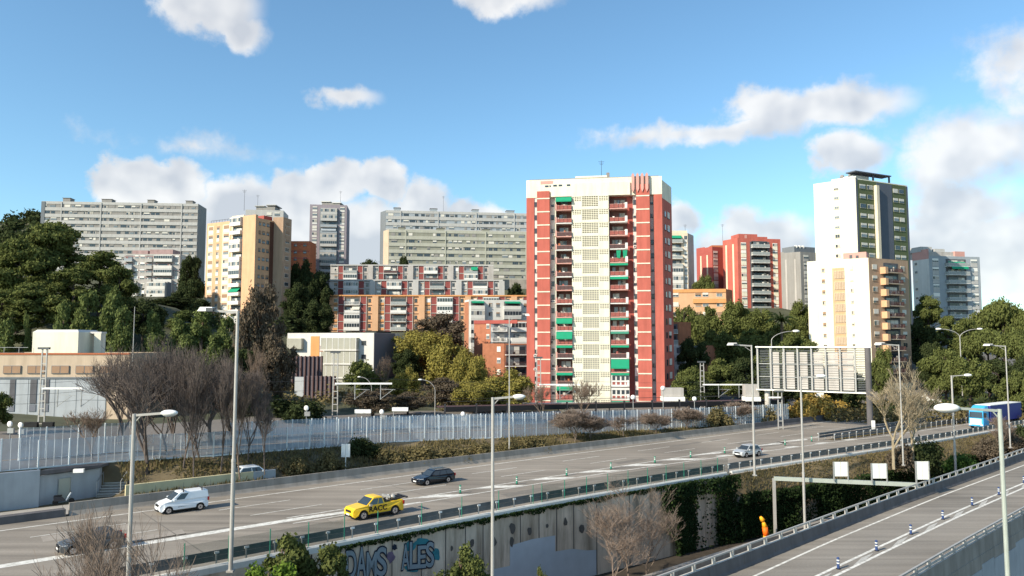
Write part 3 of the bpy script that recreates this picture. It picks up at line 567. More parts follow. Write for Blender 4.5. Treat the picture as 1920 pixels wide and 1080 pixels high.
class Bld:
    """corners = [(px, distance), ...] of the faces one sees, left to right; the back is closed by depth"""
    def __init__(b, name, label, cat, corners, ztop, zb, depth, wall, roof='roof', group=None, par=.9, backx=0):
        b.c = [Vector(((px-960)/FOC*D, D)) for px, D in corners]; b.px = [px for px, D in corners]; b.D = [D for px, D in corners]
        b.o = b.c[0].copy(); b.zb = zb; b.H = ztop-zb
        b.root = thing(name, label, cat, (b.o.x, b.o.y, zb), 0, group); b.loc = [q-b.o for q in b.c]; b.wall = MB(); b.parts = {}; b.extra = []
        fd = (b.loc[-1]-b.loc[0]).normalized(); bk = Vector((-fd.y, fd.x))*depth
        kl = b.c[0].normalized()*depth*1.02 if b.c[0].x > 0 else bk; kr = b.c[-1].normalized()*depth*1.02 if b.c[-1].x < 0 and len(b.c) > 2 else bk
        poly = [(q.x, q.y) for q in b.loc]+[(b.loc[-1].x+kr.x, b.loc[-1].y+kr.y), (b.loc[0].x+kl.x, b.loc[0].y+kl.y)]
        b.poly = poly; b.wm = wall
        b.wall.prism(poly, -6, b.H-par, wall, roof)
        cx = sum(p[0] for p in poly)/len(poly); cy = sum(p[1] for p in poly)/len(poly)
        if par > 0:
            n = len(poly); ins = [(p[0]+(cx-p[0])*.02+0, p[1]+(cy-p[1])*.04) for p in poly]
            for k in range(n):
                a, c, d, e = poly[k], poly[(k+1) % n], ins[(k+1) % n], ins[k]; z0, z1 = b.H-par+.002, b.H
                b.wall.hexa([(*a, z0), (*c, z0), (*d, z0), (*e, z0), (*a, z1), (*c, z1), (*d, z1), (*e, z1)], wall)
    def face(b, i):
        a, c = b.loc[i], b.loc[i+1]; d = c-a; w = d.length; an = math.atan2(d.y, d.x)
        return Matrix.Translation((a.x, a.y, 0)) @ Matrix.Rotation(an, 4, 'Z'), w
    def fx(b, i, px):  # metres along face i for a column of the view
        a, c = b.c[i], b.c[i+1]; d = c-a; k = (px-960)/FOC
        t = (k*a.y-a.x)/(d.x-k*d.y); return max(-.5, min(1.05, t))*d.length
    def add(b, part, i, x, z, me, off=0.0, sub=None):
        F, w = b.face(i); b.parts.setdefault(part, []).append((me, F @ Matrix.Translation((x, -off, z)), sub))
    def panel(b, i, x0, x1, z0, z1, mt, proud=.12, part=None):
        F, w = b.face(i)
        if part is None: b.wall.xbox(F, x0, x1, -proud, .05, z0, z1, mt)
        else:
            mb = MB(); mb.box(0, x1-x0, -proud, .05, 0, z1-z0, mt); b.add(part, i, x0, z0, mb.mesh(part))
    def wcol(b, i, pa, pb, ztop, pitch, n, h=1.3, fr='rail_white', sh='shutter', base=None, bh=0, hide=(), off=0.0, part='window', seed=0):
        xa, xb = b.fx(i, pa), b.fx(i, pb); w = xb-xa
        for k in range(n):
            z = ztop-b.zb-pitch*(k+1)+ .95
            if z < -2: break
            v = rnd.choice([0, 1, 2, 3, 4, 5, 6, 1, 2]); b.add(part, i, (xa+xb)/2, z, win_mesh(w, h, v, fr, sh, base, bh), off)
    def bcol(b, i, pa, pb, ztop, pitch, n, d=1.1, kind='bar', par='rail_dark', side=None, slab='rail_white', door='recess_g', encl=.2, awn=.2, awm='awning_g', h=1.0, off=0.0):
        xa, xb = b.fx(i, pa), b.fx(i, pb); w = xb-xa; x = (xa+xb)/2
        for k in range(n):
            z = ztop-b.zb-pitch*(k+1)+.25
            if z < -3: break
            u = rnd.random(); v = rnd.randint(0, 4)
            if u < encl: b.add('balcony', i, x, z, encl_mesh(w, d, pitch-.3, v, slab), off)
            else:
                sub = None
                if rnd.random() < awn: sub = (awn_mesh(w*.9, rnd.choice([.5, 1.0, 1.3]), d+.25, awm), Matrix.Translation((0, 0, pitch-.35)))
                b.add('balcony', i, x, z, balc_mesh(w, d, kind, par, v, side, slab, h), off, sub)
                b.add('balcony_door', i, x, z+.05, door_mesh(w*.92, pitch-.55, v, door), off-.0)
    def finish(b):
        link('wall', b.wall.mesh('wall'), b.root)
        for name, lst in b.parts.items():
            if len(lst) > 99: lst.sort(key=lambda q: -q[1].translation.z)
            for me, mx, sub in lst[:99]:
                o = link(name, me, b.root, mx)
                if sub: link('awning', sub[0], o, sub[1])
            if len(lst) > 99:
                mb = MB()
                for me, mx, sub in lst[99:]:
                    o0 = len(mb.v); mb.v.extend([tuple(mx @ v.co) for v in me.vertices]); sl = [mb.mi(m.name) for m in me.materials]
                    for p in me.polygons: mb.f.append(tuple(o0+q for q in p.vertices)); mb.m.append(sl[p.material_index])
                o = link(name, mb.mesh(name), b.root); o['kind'] = 'stuff'
        for name, mb in b.extra: link(name, mb.mesh(name), b.root)
        return b
    def part(b, name): mb = MB(); b.extra.append((name, mb)); return mb
def door_mesh(w, h, v, mt):
    key = ('d', round(w, 2), round(h, 2), v, mt)
    if key in _mc: return _mc[key]
    mb = MB(); mb.box(-w/2, w/2, -.04, .02, 0, h, mt); r = random.Random(v); x = -w*.4; n = max(1, int(w/1.5)); pw = w*.8/n
    for i in range(n): mb.box(x+i*pw+.05, x+(i+1)*pw-.05, -.07, -.03, .1, h*.82, r.choice(['glass', 'glass_l', 'curtain', 'glass', 'shutter']))
    me = mb.mesh('balcony_door'); _mc[key] = me; return me
def antenna(b, x, y, z, h, part='antenna'):
    mb = b.part(part); mb.tube((x, y, z), (x, y, z+h), .06, .04, 'dark_metal', 5)
    for k in range(3): mb.beam((x-.7+.15*k, y, z+h-.3-.35*k), (x+.7-.15*k, y, z+h-.3-.35*k), .05, .05, 'dark_metal')
zy = lambda y, D: P(960, y, D).z
# ---- red tower with cream lattice core ----
def red_tower():
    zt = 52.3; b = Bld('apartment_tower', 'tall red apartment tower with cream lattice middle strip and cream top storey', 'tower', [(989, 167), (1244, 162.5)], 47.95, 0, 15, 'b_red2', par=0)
    F, W = b.face(0); fl = 3.0; nf = 16; k = W/29.9
    w = b.wall
    def bx(x0, x1, y0, y1, z0, z1, mt): w.xbox(F, x0*k, x1*k, y0, y1, z0, z1, mt)
    # front layers stand before the core
    bx(0, 1.75, -1.5, .05, 0, 47.95, 'b_red'); bx(28.1, 29.9, -1.5, .05, 0, 47.95, 'b_red')
    bx(1.75, 2.45, -1.35, .05, 0, 47.95, 'b_white'); bx(27.3, 28.1, -.5, .05, 0, 47.95, 'b_white')
    bx(2.45, 5.25, -2.1, .05, 0, 49.3, 'b_red'); bx(24.3, 27.2, -2.1, .05, 0, 50.2, 'b_red')
    bx(5.25, 6.5, -.9, .05, 0, 47.95, 'b_white'); bx(23.6, 24.3, -.9, .05, 0, 47.95, 'b_white')
    bx(6.5, 6.65, -1.7, .05, 0, 47.95, 'b_cream')
    bx(10.25, 18.45, -1.6, .05, 0, 47.95, 'b_offwhite')
    # cream cap
    cap = b.part('top_storey')
    def cb(x0, x1, y0, y1, z0, z1, mt='b_cream', mb=cap): mb.xbox(F, x0*k, x1*k, y0, y1, z0, z1, mt)
    cb(-.02, 29.92, -1.52, 14.9, 47.96, 52.0); cb(.6, 29.3, -1.2, 14, 51.9, 52.2, 'roof'); cb(5.6, 23.0, -2.0, -1.5, 47.96, 50.9)
    cb(11, 18, -1.3, 8, 52.2, 52.6); cb(3.2, 6, -1.56, -1.5, 51.0, 51.7, 'b_pink')
    for x in (4.2, 5.2, 6.1, 7.3, 9.1): cb(x, x+.8, -2.04 if x > 5.5 else -1.56, -1.5, 50.3, 50.7, 'glass')
    ch = b.part('chimney'); cb(17.8, 18.5, 2, 3, 52.2, 54.0, 'roof', ch)
    for x in (23.35, 24.35, 25.35, 26.35):  # four pointed red shapes on the top storey
        m2 = b.part('painted_spike'); x0, x1 = x*k, (x+.62)*k; xm = (x0+x1)/2; pts = [(x0, 52.3), (x0, 49.2), (xm, 48.4 if x > 23.5 else 48.4), (x1, 49.2), (x1, 52.3), (xm, 52.75)]
        n = len(pts); q = [F @ Vector((p[0], -2.32, p[1]+1.1*0)) for p in pts]; q2 = [F @ Vector((p[0], -1.52, p[1])) for p in pts]
        m2.poly(q, 'b_pink'); 
        for a in range(n): m2.poly([q[a], q2[a], q2[(a+1) % n], q[(a+1) % n]], 'b_pink')
    lat_m = MB()
    def grid(x0, x1, z0, z1, nx, nz, bar=.14):
        sx = (x1-x0)/nx; sz = (z1-z0)/nz
        for i in range(nx+1): lat_m.box(x0+i*sx-bar/2, x0+i*sx+bar/2, -2.0, -1.75, z0, z1, 'b_cream')
        for j in range(nz+1): lat_m.box(x0, x1, -2.003, -1.76, z0+j*sz-bar/2, z0+j*sz+bar/2, 'b_cream')
    grid(12.55, 16.15, .55, 2.95, 7, 6); grid(10.35, 12.4, 1.75, 2.9, 4, 3, .17); grid(16.3, 18.35, 1.75, 2.9, 4, 3, .17)
    for x0, x1 in ((10.25, 12.5), (16.2, 18.45)): lat_m.box(x0, x1, -2.01, -1.6, .25, 1.7, 'b_cream')
    lat_m.box(10.25, 18.45, -2.02, -1.6, 0, .5, 'b_cream')
    lm = lat_m.mesh('lattice_panel'); band_m = MB(); band_m.box(0, 2.9, -.08, .05, -.13, .13, 'b_cream'); bm_ = band_m.mesh('band')
    awL = {0: (.9, 'awning_g'), 9: (1.1, 'awning_g'), 10: (1.5, 'awning_g'), 11: (.4, 'awning_g'), 13: (.4, 'awning_g'), 14: (.7, 'awning_g'), 15: (.3, 'awning_g2')}
    awR = {5: (.35, 'awning_g'), 6: (.4, 'awning_g'), 9: (.3, 'awning_g2'), 10: (.35, 'awning_g2'), 11: (.3, 'awning_g'), 12: (1.9, 'awning_g'), 13: (.3, 'awning_g'), 15: (.3, 'awning_g2')}
    for f in range(nf):
        z = f*fl-.05; g = nf-1-f
        b.parts.setdefault('lattice_panel', []).append((lm, F @ Matrix.Translation((0, 0, z+.05)), None))
        for x in (2.4, 24.27): b.parts.setdefault('band', []).append((bm_, F @ Matrix.Translation((x*k, -2.1, z+fl-.35)), None))
        # balcony pair
        for x0, x1, A, side in ((6.65, 10.2, awL, 'L'), (18.5, 22.4, awR, 'R')):
            mb = MB(); wd_ = x1-x0
            mb.box(0, wd_, -2.35, .05, -.2, .02, 'b_pink' if f % 2 else 'rail_white')
            kind = rnd.choice(['rail_red', 'rail_red', 'rail_dark'])
            if g == 13 and side == 'R' or g == 14 and side == 'R':
                mb.box(0, wd_, -2.3, -2.2, 0, 1.0, 'rail_white' if g == 13 else 'b_white'); n = 4
                for i in range(n): mb.box(.25+i*wd_/n, (i+1)*wd_/n-.1, -2.33, -2.28, 1.2, 2.1, 'glass'); mb.box(.25+i*wd_/n, (i+1)*wd_/n-.1, -2.33, -2.28, .25, .85, 'rail_red')
                mb.box(0, wd_, -2.28, -2.2, 1.0, 2.6, 'b_white')
            else:
                mb.box(0, wd_, -2.3, -2.25, .12, .85, kind); mb.box(0, wd_, -2.33, -2.22, .9, .97, 'b_pink')
                for i in range(5): q = i*wd_/4; mb.box(q-.03, q+.03, -2.34, -2.2, 0, .95, 'rail_dark')
            if side == 'R': mb.box(wd_-.55, wd_, -2.45, -1.0, 0, 1.25, 'rail_white')
            else: mb.box(-.1, .25, -2.4, -1.0, 0, 1.3, 'b_pink')
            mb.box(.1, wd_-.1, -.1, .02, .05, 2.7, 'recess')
            for i in range(rnd.randint(2, 3)): q = rnd.uniform(.4, wd_-1.4); mb.box(q, q+rnd.uniform(.7, 1.2), -.16, -.06, .1, 2.2, rnd.choice(['glass_l', 'curtain', 'glass_l', 'shutter']))
            for i in range(rnd.randint(2, 6)): q = rnd.uniform(.4, wd_-.6); e = rnd.uniform(.15, .5); mb.box(q, q+e, -2.2, -1.9, .05, rnd.uniform(.7, 1.5), rnd.choice(['curtain', 'rail_red', 'hedge_roof', 'shutter_w', 'b_rust', 'rail_dark']))
            if side == 'R' and g == 4:
                for q in (1.5, 2.9): mb.hexa([(q, -2.42, 1.0), (q+.7, -2.42, .8), (q+.7, -2.36, .8), (q, -2.36, 1.0), (q-.1, -2.42, 2.6), (q+.9, -2.42, 2.6), (q+.9, -2.36, 2.6), (q-.1, -2.36, 2.6)], 'awning_g')
            me = mb.mesh('balcony'); sub = None
            if g in A: sub = (awn_mesh(wd_, A[g][0], .45+A[g][0]*.25, A[g][1]), Matrix.Translation((wd_/2, -2.1, 2.82)))
            b.parts.setdefault('balcony', []).append((me, F @ Matrix.Translation((x0*k, 0, z)), sub))
        for x, y, ww in ((2.1, -1.35, .62), (5.85, -.9, .7), (23.95, -.9, .62), (27.7, -.5, .62)):
            h = rnd.choice([.9, 1.1, 1.3]); v = rnd.choice([0, 0, 2, 3]); b.parts.setdefault('window', []).append((win_mesh(ww, 1.05, v, 'recess_g', 'shutter'), F @ Matrix.Translation((x*k, y, z+1.0)), None))
    for k_ in range(16):
        x_, y_ = rnd.choice([(1.9, -1.35), (5.6, -.9), (6.1, -.9), (23.9, -.9)]); mb = MB(); mb.box(-.3, .3, -.38, .02, 0, .5, 'shutter_w'); mb.box(-.2, .2, -.4, -.37, .08, .42, 'galv_dark'); b.parts.setdefault('air_conditioner', []).append((mb.mesh('air_conditioner'), F @ Matrix.Translation((x_*k, y_, rnd.randint(1, 14)*fl+.2)), None))
    # slanting right wing
    wg = b.part('side_wing'); a = F @ Vector((W-.02, -1.45, 0)); e = F @ Vector((W+2.6, 7.2, 0)); e2 = F @ Vector((W+2.4, 15, 0)); a2 = F @ Vector((W-2, 14.8, 0))
    wg.prism([(a.x, a.y), (e.x, e.y), (e2.x, e2.y), (a2.x, a2.y)], 0, 47.2, 'b_red'); wg.prism([(a.x, a.y), (e.x, e.y), (e2.x, e2.y), (a2.x, a2.y)], 47.2, 51.2, 'b_cream')
    an = math.atan2(e.y-a.y, e.x-a.x); RF = Matrix.Translation((a.x, a.y, 0)) @ Matrix.Rotation(an, 4, 'Z')
    for f in range(nf-1): b.parts.setdefault('window', []).append((win_mesh(2.2, 1.5, rnd.choice([4, 5, 5, 2]), 'recess_g', 'shutter'), RF @ Matrix.Translation((5.6, 0, f*fl+1.3)), None)); b.parts.setdefault('window', []).append((win_mesh(1.2, 1.3, 0, 'recess_g', 'shutter_b'), RF @ Matrix.Translation((2.6, 0, f*fl+1.3)), None))
    antenna(b, 17.5, 4, 53, 5); b.finish()
red_tower()
# ---- long slab blocks on the ridge ----
def slab(label, corners, ytop, D, zb, pitch, rows, wall, band, endm, seps, boxes, depth=11, group='long grey slab blocks'):
    zt = zy(ytop, D); b = Bld('apartment_block', label, 'apartment block', corners, zt, zb, depth, wall, par=.9, group=group)
    i = len(corners)-2 if endm != 'right' else 0
    i = 0 if len(corners) == 2 else (1 if endm == 'left' else 0)
    F, W = b.face(i); sep = [b.fx(i, q) for q in seps]; sep = [0]+sep+[W]
    for r in range(rows):
        z1 = zt-zb-1.15-pitch*r-1.45
        for j, (x0, x1) in enumerate(zip(sep, sep[1:])):
            b.panel(i, x0+.1, x1-.05, z1-1.4, z1, band, .22+.10*(j % 2), None)
            x = x0+1.0
            while x < x1-1.4:
                w = rnd.choice([1.1, 1.6, 1.6, 2.4]); 
                if x+w > x1-.3: break
                if rnd.random() < .86: b.add('window', i, x+w/2, z1+.08, win_mesh(w, 1.2, rnd.choice([0, 0, 1, 2, 3, 4]), 'b_grey', rnd.choice(['shutter', 'b_grey'])))
                x += w+rnd.choice([.35, .5, 1.2, 1.8])
    for q in sep[1:-1]: b.panel(i, q-.35, q+.05, -2, zt-zb-.3, band, .36)
    b.panel(i, 0, W, zt-zb-1.15, zt-zb-.02, band, .12)
    for (pa, pb, hh) in boxes:
        xa, xb = b.fx(i, pa), b.fx(i, pb); mb = b.part('stair_head'); mb.xbox(F, xa, xb, .8, 4.5, b.H-.7, b.H+hh, wall); mb.xbox(F, xa-.2, xb+.2, .6, 4.7, b.H+hh, b.H+hh+.15, 'roof')
    return b
b = slab('long pale grey slab block of many storeys on the left ridge, behind the pines', [(68, 311), (365, 317), (381, 329)], 377, 311, 40, 2.8, 11, 'b_grey', 'b_grey_l', 'right', (107, 182, 258, 335), [(106, 120, 1.6), (180, 199, 1.4), (267, 280, 1.4), (340, 353, 1.3)], 11)
b.panel(0, b.fx(0, 68), b.fx(0, 75), -2, b.H-.2, 'b_grey_d', .3); b.finish()
b = slab('long blue-grey slab block on the ridge, its top rising behind a second paler slab', [(711, 330), (721, 325), (1010, 334)], 394, 325, 38, 2.8, 5, 'b_gblue', 'b_grey_l', 'left', (750, 821, 893, 965), [(736, 748, 1.3), (805, 818, 1.3), (885, 897, 1.3), (950, 965, 1.2)], 12)
b.panel(0, 0, b.face(0)[1], -2, b.H-.1, 'b_grey_d', .05); antenna(b, 28, 3, b.H, 8); b.finish()
b = slab('long greenish-grey slab block in front of the blue-grey one on the ridge', [(717, 303), (727, 299), (1010, 307)], 430, 299, 34, 2.82, 9, 'b_greenish', 'b_greenish_l', 'left', (760, 835, 911, 987), [(745, 757, 1.0), (818, 832, 1.0), (905, 918, 1.0)], 10)
b.panel(0, 0, b.face(0)[1], -2, b.H-.1, 'b_sand', .05); b.finish()
# ---- mauve tower with balconies ----
b = Bld('apartment_tower', 'slim mauve-grey tower with stacked balconies, between the beige tower and ridge slabs', 'tower', [(577, 318), (647, 320)], zy(384, 319), 34, 14, 'b_mauve')
for pa, pb in ((582, 591), (634, 643)): b.wcol(0, pa, pb, zy(385, 319), 2.8, 13, 1.25, 'b_grey', 'shutter', 'b_white', 1.0)
b.panel(0, b.fx(0, 596), b.fx(0, 631), -2, b.H-1.5, 'b_grey_d', .05)
b.bcol(0, 598, 629, zy(391, 319), 2.8, 12, 1.2, 'panelbar', 'b_gblue', None, 'b_grey_l', encl=.45, awn=.15, awm='b_gblue')
mb = b.part('roof_room'); mb.box(4.6, 12.5, 2, 9, b.H-.5, b.H+1.2, 'b_grey'); mb.box(4.2, 8.5, 1.6, 9.4, b.H+1.4, b.H+1.7, 'b_white'); mb.box(9.3, 13.0, 1.6, 9.4, b.H+.9, b.H+1.2, 'b_white'); antenna(b, 12, 5, b.H+1, 6); b.finish()
# ---- beige tower ----
def beige_tower():
    b = Bld('apartment_tower', 'beige tower with sunlit ochre face and brown shaded side, right of the ridge slab', 'tower', [(383, 247), (479, 235), (509, 241.5)], zy(414, 241), 14, 9, 'b_beige', par=.7)
    zt = zy(414, 241)
    F, W = b.face(0); p = 2.85
    b.panel(0, b.fx(0, 455), W, -4, zy(404, 236)-14, 'b_beige', .9)
    b.panel(0, b.fx(0, 386), b.fx(0, 396), -4, b.H-1, 'b_beige_l', .06); b.panel(0, b.fx(0, 413), b.fx(0, 427), -4, b.H-1, 'b_beige_l', .06)
    for pa, pb in ((387, 395), (402, 407), (415, 425)): b.wcol(0, pa, pb, zt-.6, p, 15, 1.2, 'shutter', 'shutter_b', 'b_white', 1.1)
    b.panel(0, b.fx(0, 431), b.fx(0, 454), -4, zy(405, 240)-14, 'b_beige_l', .3)
    b.bcol(0, 433, 453, zy(408, 239), p, 16, 1.3, 'solid', 'b_white', None, 'b_white', encl=.55, awn=.05, off=.3)
    for pa, pb in ((481, 485), (488, 493), (496, 501)): b.wcol(1, pa, pb, zt-.4, p, 15, 1.2, 'recess_g', 'shutter_b')
    b.panel(1, b.fx(1, 502), b.fx(1, 509), -4, b.H-.5, 'recess_shade', .1)  # flat dark strip: the deep recess's shade is put into the colour
    mb = b.part('roof_railing')
    for pa, pb in ((388, 430),):
        x0, x1 = b.fx(0, pa), b.fx(0, pb); mb.xbox(F, x0, x1, .5, .56, b.H+.8, b.H+.9, 'dark_metal')
        for k in range(9): q = x0+(x1-x0)*k/8; mb.xbox(F, q-.04, q+.04, .5, .56, b.H-.2, b.H+.85, 'dark_metal')
    mb = b.part('roof_room'); mb.xbox(F, b.fx(0, 449), b.fx(0, 486)-3, 4, 7.5, b.H, b.H+1.5, 'b_red2'); antenna(b, b.loc[1].x-6, b.loc[1].y+4, b.H+3, 7)
    # rear wing beyond the strip painted as recess shade
    w = b.part('rear_wing'); q = [((px-960)/FOC*D-b.o.x, D-b.o.y) for px, D in ((508, 241.5), (527, 241), (543, 246), (541, 256), (508, 256))]
    w.prism(q, -6, zy(408, 242)-14, 'b_tan', 'roof'); b.finish()
    b2 = q[1], q[2]; a, c = Vector(b2[0]), Vector(b2[1]); an = math.atan2((c-a).y, (c-a).x); RF = Matrix.Translation((a.x, a.y, 0)) @ Matrix.Rotation(an, 4, 'Z')
    for k in range(15): link('window', win_mesh(2.3, 1.3, rnd.choice([0, 1, 2, 4, 5]), 'shutter', 'shutter_b', 'b_tan', .9), b.root, RF @ Matrix.Translation((2.6, 0, zy(412, 242)-14-p*(k+1)+.9)))
beige_tower()
b = Bld('apartment_tower', 'grey tower top with stepped roof rooms just visible behind the beige tower', 'tower', [(455, 290), (527, 292)], zy(393, 290), 40, 12, 'b_grey_l')
b.wcol(0, 495, 505, zy(394, 290), 2.8, 6, 1.2, 'b_grey', 'shutter'); b.wcol(0, 510, 520, zy(394, 290), 2.8, 6, 1.2, 'b_grey', 'shutter')
mb = b.part('roof_room'); mb.box(3.5, 11, 2, 9, b.H-.5, b.H+1.6, 'b_grey'); mb.box(3, 7, 1.5, 9.5, b.H+1.6, b.H+1.9, 'b_grey_l'); mb.box(7.5, 11.5, 1.5, 9.5, b.H+2.0, b.H+2.3, 'b_grey_l'); antenna(b, 3, 5, b.H, 7); b.finish()
b = Bld('apartment_block', 'small brick-red block seen between the beige tower and the slim mauve tower', 'apartment block', [(541, 300), (578, 300)], zy(452, 300), 34, 10, 'b_rust')
for r in range(4): b.panel(0, 0, b.face(0)[1], b.H-1.1-2.9*r-.3, b.H-1.1-2.9*r, 'b_red2', .1)
b.wcol(0, 548, 554, zy(453, 300), 2.9, 5, 1.3, 'recess_g', 'shutter_b'); b.wcol(0, 566, 572, zy(453, 300), 2.9, 5, 1.3, 'recess_g', 'shutter_b'); b.finish()
# ---- weathered white block left ----
b = Bld('apartment_block', 'weathered white-grey block with purple trim rising behind the left pines', 'apartment block', [(229, 285), (334, 286), (345, 291)], zy(476, 285), 20, 11, 'b_offwhite')
p = 2.7
for r in range(10): b.panel(0, 0, b.face(0)[1], b.H-.9-p*r-.25, b.H-.9-p*r, 'b_pinkish', .08)
for pa, pb in ((249, 256), (259, 268), (325, 332)): b.wcol(0, pa, pb, zy(476, 285), p, 9, 1.2, 'b_white', 'shutter_w')
b.bcol(0, 231, 246, zy(478, 285), p, 9, 1.2, 'solid', 'b_gblue', None, 'b_white', encl=.3, awn=.1); b.bcol(0, 270, 283, zy(478, 285), p, 9, 1, 'solid', 'b_offwhite', None, 'b_white', encl=.3, awn=.15); b.bcol(0, 287, 321, zy(478, 285), p, 9, 1.3, 'solid', 'b_white', None, 'b_white', encl=.4, awn=.1)
mb = b.part('roof_ridge'); mb.box(2, 8, 2, 8, b.H-.3, b.H+1.6, 'b_pinkish'); mb.box(9, 18, 1.5, 8, b.H-.3, b.H+1.9, 'b_pinkish'); b.wcol(1, 337, 342, zy(477, 288), p, 8, 1.2, 'b_white', 'shutter'); b.finish()
b = Bld('apartment_block', 'lower white front block with balconies, half hidden behind the left pines', 'apartment block', [(240, 268), (312, 268), (319, 273)], zy(528, 268), 18, 9, 'b_offwhite')
b.wcol(0, 262, 269, zy(528, 268), p, 6, 1.2, 'b_white', 'shutter_w'); b.bcol(0, 244, 257, zy(529, 268), p, 6, 1.1, 'solid', 'b_white', None, 'b_white', encl=.4, awn=.1); b.bcol(0, 276, 310, zy(529, 268), p, 7, 1.3, 'solid', 'b_white', None, 'b_white', encl=.35, awn=.1); b.panel(1, 0, b.face(1)[1], -3, b.H-.1, 'b_grey_d', .04); b.finish()
# ---- three stepped rows with red panels ----
def terraces(label, xa, xb, D, yt, yb, wall, p, n, mods, redm='red_panel'):
    zt = zy(yt, D); zb = zy(yb, D); b = Bld('apartment_block', label, 'apartment block', [(xa, D), (xb, D+1.5)], zt, zb, 10, wall, par=.5, group='stepped rows of flats with red panels')
    F, W = b.face(0); x = -1.0
    b.panel(0, 0, W, b.H-.45, b.H, 'b_orange' if wall == 'b_beige' else 'b_grey_l', .5)
    while x < W-3:
        for f in range(n):
            z = b.H-.6-p*(f+1)
            for (xo, w) in ((4.1, 1.9), (11.6, 1.9)):
                if x+xo+w < W: b.add('shutter_panel', 0, x+xo+w/2, z+.25, red_mesh(w, p-.35, redm), .1)
            if x+3.3 < W and x+2.4 > 0: b.add('window', 0, x+3.2, z+1.0, win_mesh(1.3, 1.2, rnd.choice([0, 1, 2, 3, 5]), 'b_white', rnd.choice(['shutter_w', 'shutter', 'shutter_b']), 'b_orange' if wall == 'b_beige' else None, .9))
            if x+11 < W:
                v = rnd.randint(0, 4); zz = z+.15
                if rnd.random() < .3: b.add('balcony', 0, x+8.8, zz, encl_mesh(5.2, 1.0, p-.3, v, 'rail_white'))
                else:
                    sub = None
                    if rnd.random() < .3: sub = (awn_mesh(2.5, 1.2, 1.3, rnd.choice(['awning_g', 'awning_w'])), Matrix.Translation((rnd.choice([-1.3, 1.3]), 0, p-.35)))
                    b.add('balcony', 0, x+8.8, zz, balc_mesh(5.2, 1.0, rnd.choice(['bar', 'panelbar']), rnd.choice(['rail_dark', 'rail_grey', 'rail_white']), v, None, 'b_white'), 0, sub); b.add('balcony_door', 0, x+8.8, zz+.05, door_mesh(5.0, p-.6, v, 'recess_g'))
            if x+15 < W: b.add('window', 0, x+14.6, z+1.0, win_mesh(.9, 1.2, 0, 'recess_g', 'shutter_b'))
        for xo in (4.0, 6.05, 11.5, 13.55):
            if 0 < x+xo < W: b.panel(0, x+xo-.06, x+xo+.06, 0, b.H-.5, 'b_white', .35)
        if x+15.6 < W: b.panel(0, x+15.6, x+17.6, 0, b.H-.5, wall, .8)
        x += 15.65
    for f in range(n+1): b.panel(0, 0, W, b.H-.6-p*f-.06, b.H-.6-p*f+.06, 'rail_dark' if wall == 'b_beige' else 'b_grey', .22)
    b.finish()
def red_mesh(w, h, mt):
    key = ('r', round(w, 2), round(h, 2), mt)
    if key not in _mc:
        mb = MB(); mb.box(-w/2, w/2, -.1, .12, 0, h, mt); mb.box(-w/2, w/2, -.14, .12, -.12, 0, 'b_white'); _mc[key] = mb.mesh('shutter_panel')
    return _mc[key]
terraces('top row of the stepped flats, narrow strip with dark red panels under the ridge slabs', 618, 925, 287, 496, 536, 'b_offwhite', 2.9, 3, 4, 'red_panel')
terraces('middle row of the stepped flats, pale grey walls with dark red panels', 617, 943, 268, 524, 570, 'b_grey_l', 2.85, 3, 4)
terraces('bottom row of the stepped flats, ochre walls with red panels and green awnings', 617, 1004, 250, 553, 640, 'b_beige', 2.85, 5, 5)
b = Bld('stone_wall', 'long grey stone terrace wall below the greenish slab, left of the red tower', 'wall', [(925, 292), (1010, 293)], zy(524, 292), 28, 4, 'concrete', par=.2); b.finish()
# ---- white and brick flats left of the red tower ----
b = Bld('apartment_block', 'white flats with an orange end wall directly left of the red tower', 'apartment block', [(871, 229), (879, 224), (1010, 228)], zy(562, 225), 6, 10, 'b_white', group=None)
b.panel(0, 0, b.face(0)[1], -3, b.H-.6, 'b_brick', .05)
for pa, pb in ((916, 923), (930, 937), (982, 989)): b.wcol(1, pa, pb, zy(564, 225), 2.8, 7, 1.2, 'b_grey_l', 'shutter_b')
b.bcol(1, 882, 908, zy(564, 225), 2.8, 8, 1.3, 'solid', 'b_white', None, 'b_white', encl=.5, awn=.2); b.bcol(1, 944, 976, zy(564, 225), 2.8, 8, 1.2, 'solid', 'b_white', None, 'b_grey_l', encl=.3, awn=.3); b.finish()
b = Bld('apartment_block', 'upper orange-brick block with white balconies beside the red tower', 'apartment block', [(889, 205), (920, 203), (1000, 205)], zy(601, 204), 2, 10, 'b_brick2')
b.panel(1, 0, b.face(1)[1], -2, b.H-.9, 'b_gblue', .05); b.panel(0, 0, b.face(0)[1]+8, b.H-.9, b.H+.05, 'b_red2', .15)
b.wcol(0, 912, 918, zy(603, 204), 2.85, 6, 1.3, 'b_white', 'shutter'); b.bcol(1, 922, 950, zy(603, 204), 2.85, 7, 1.3, 'bar', 'rail_white', None, 'rail_white', encl=.1, awn=.1); b.bcol(1, 958, 990, zy(603, 204), 2.85, 7, 1.1, 'solid', 'rail_white', None, 'rail_white', encl=.5, awn=.1); b.finish()
b = Bld('apartment_block', 'lower brick block with dark balconies at the foot of the red tower, left side', 'apartment block', [(905, 192), (945, 190), (1000, 192)], zy(644, 191), 0, 9, 'b_brick')
b.wcol(0, 932, 939, zy(645, 191), 2.9, 5, 1.3, 'b_white', 'shutter_w'); b.bcol(1, 947, 990, zy(645, 191), 2.9, 5, 1.4, 'bar', 'rail_dark', None, 'rail_white', encl=.1, awn=.15); b.finish()
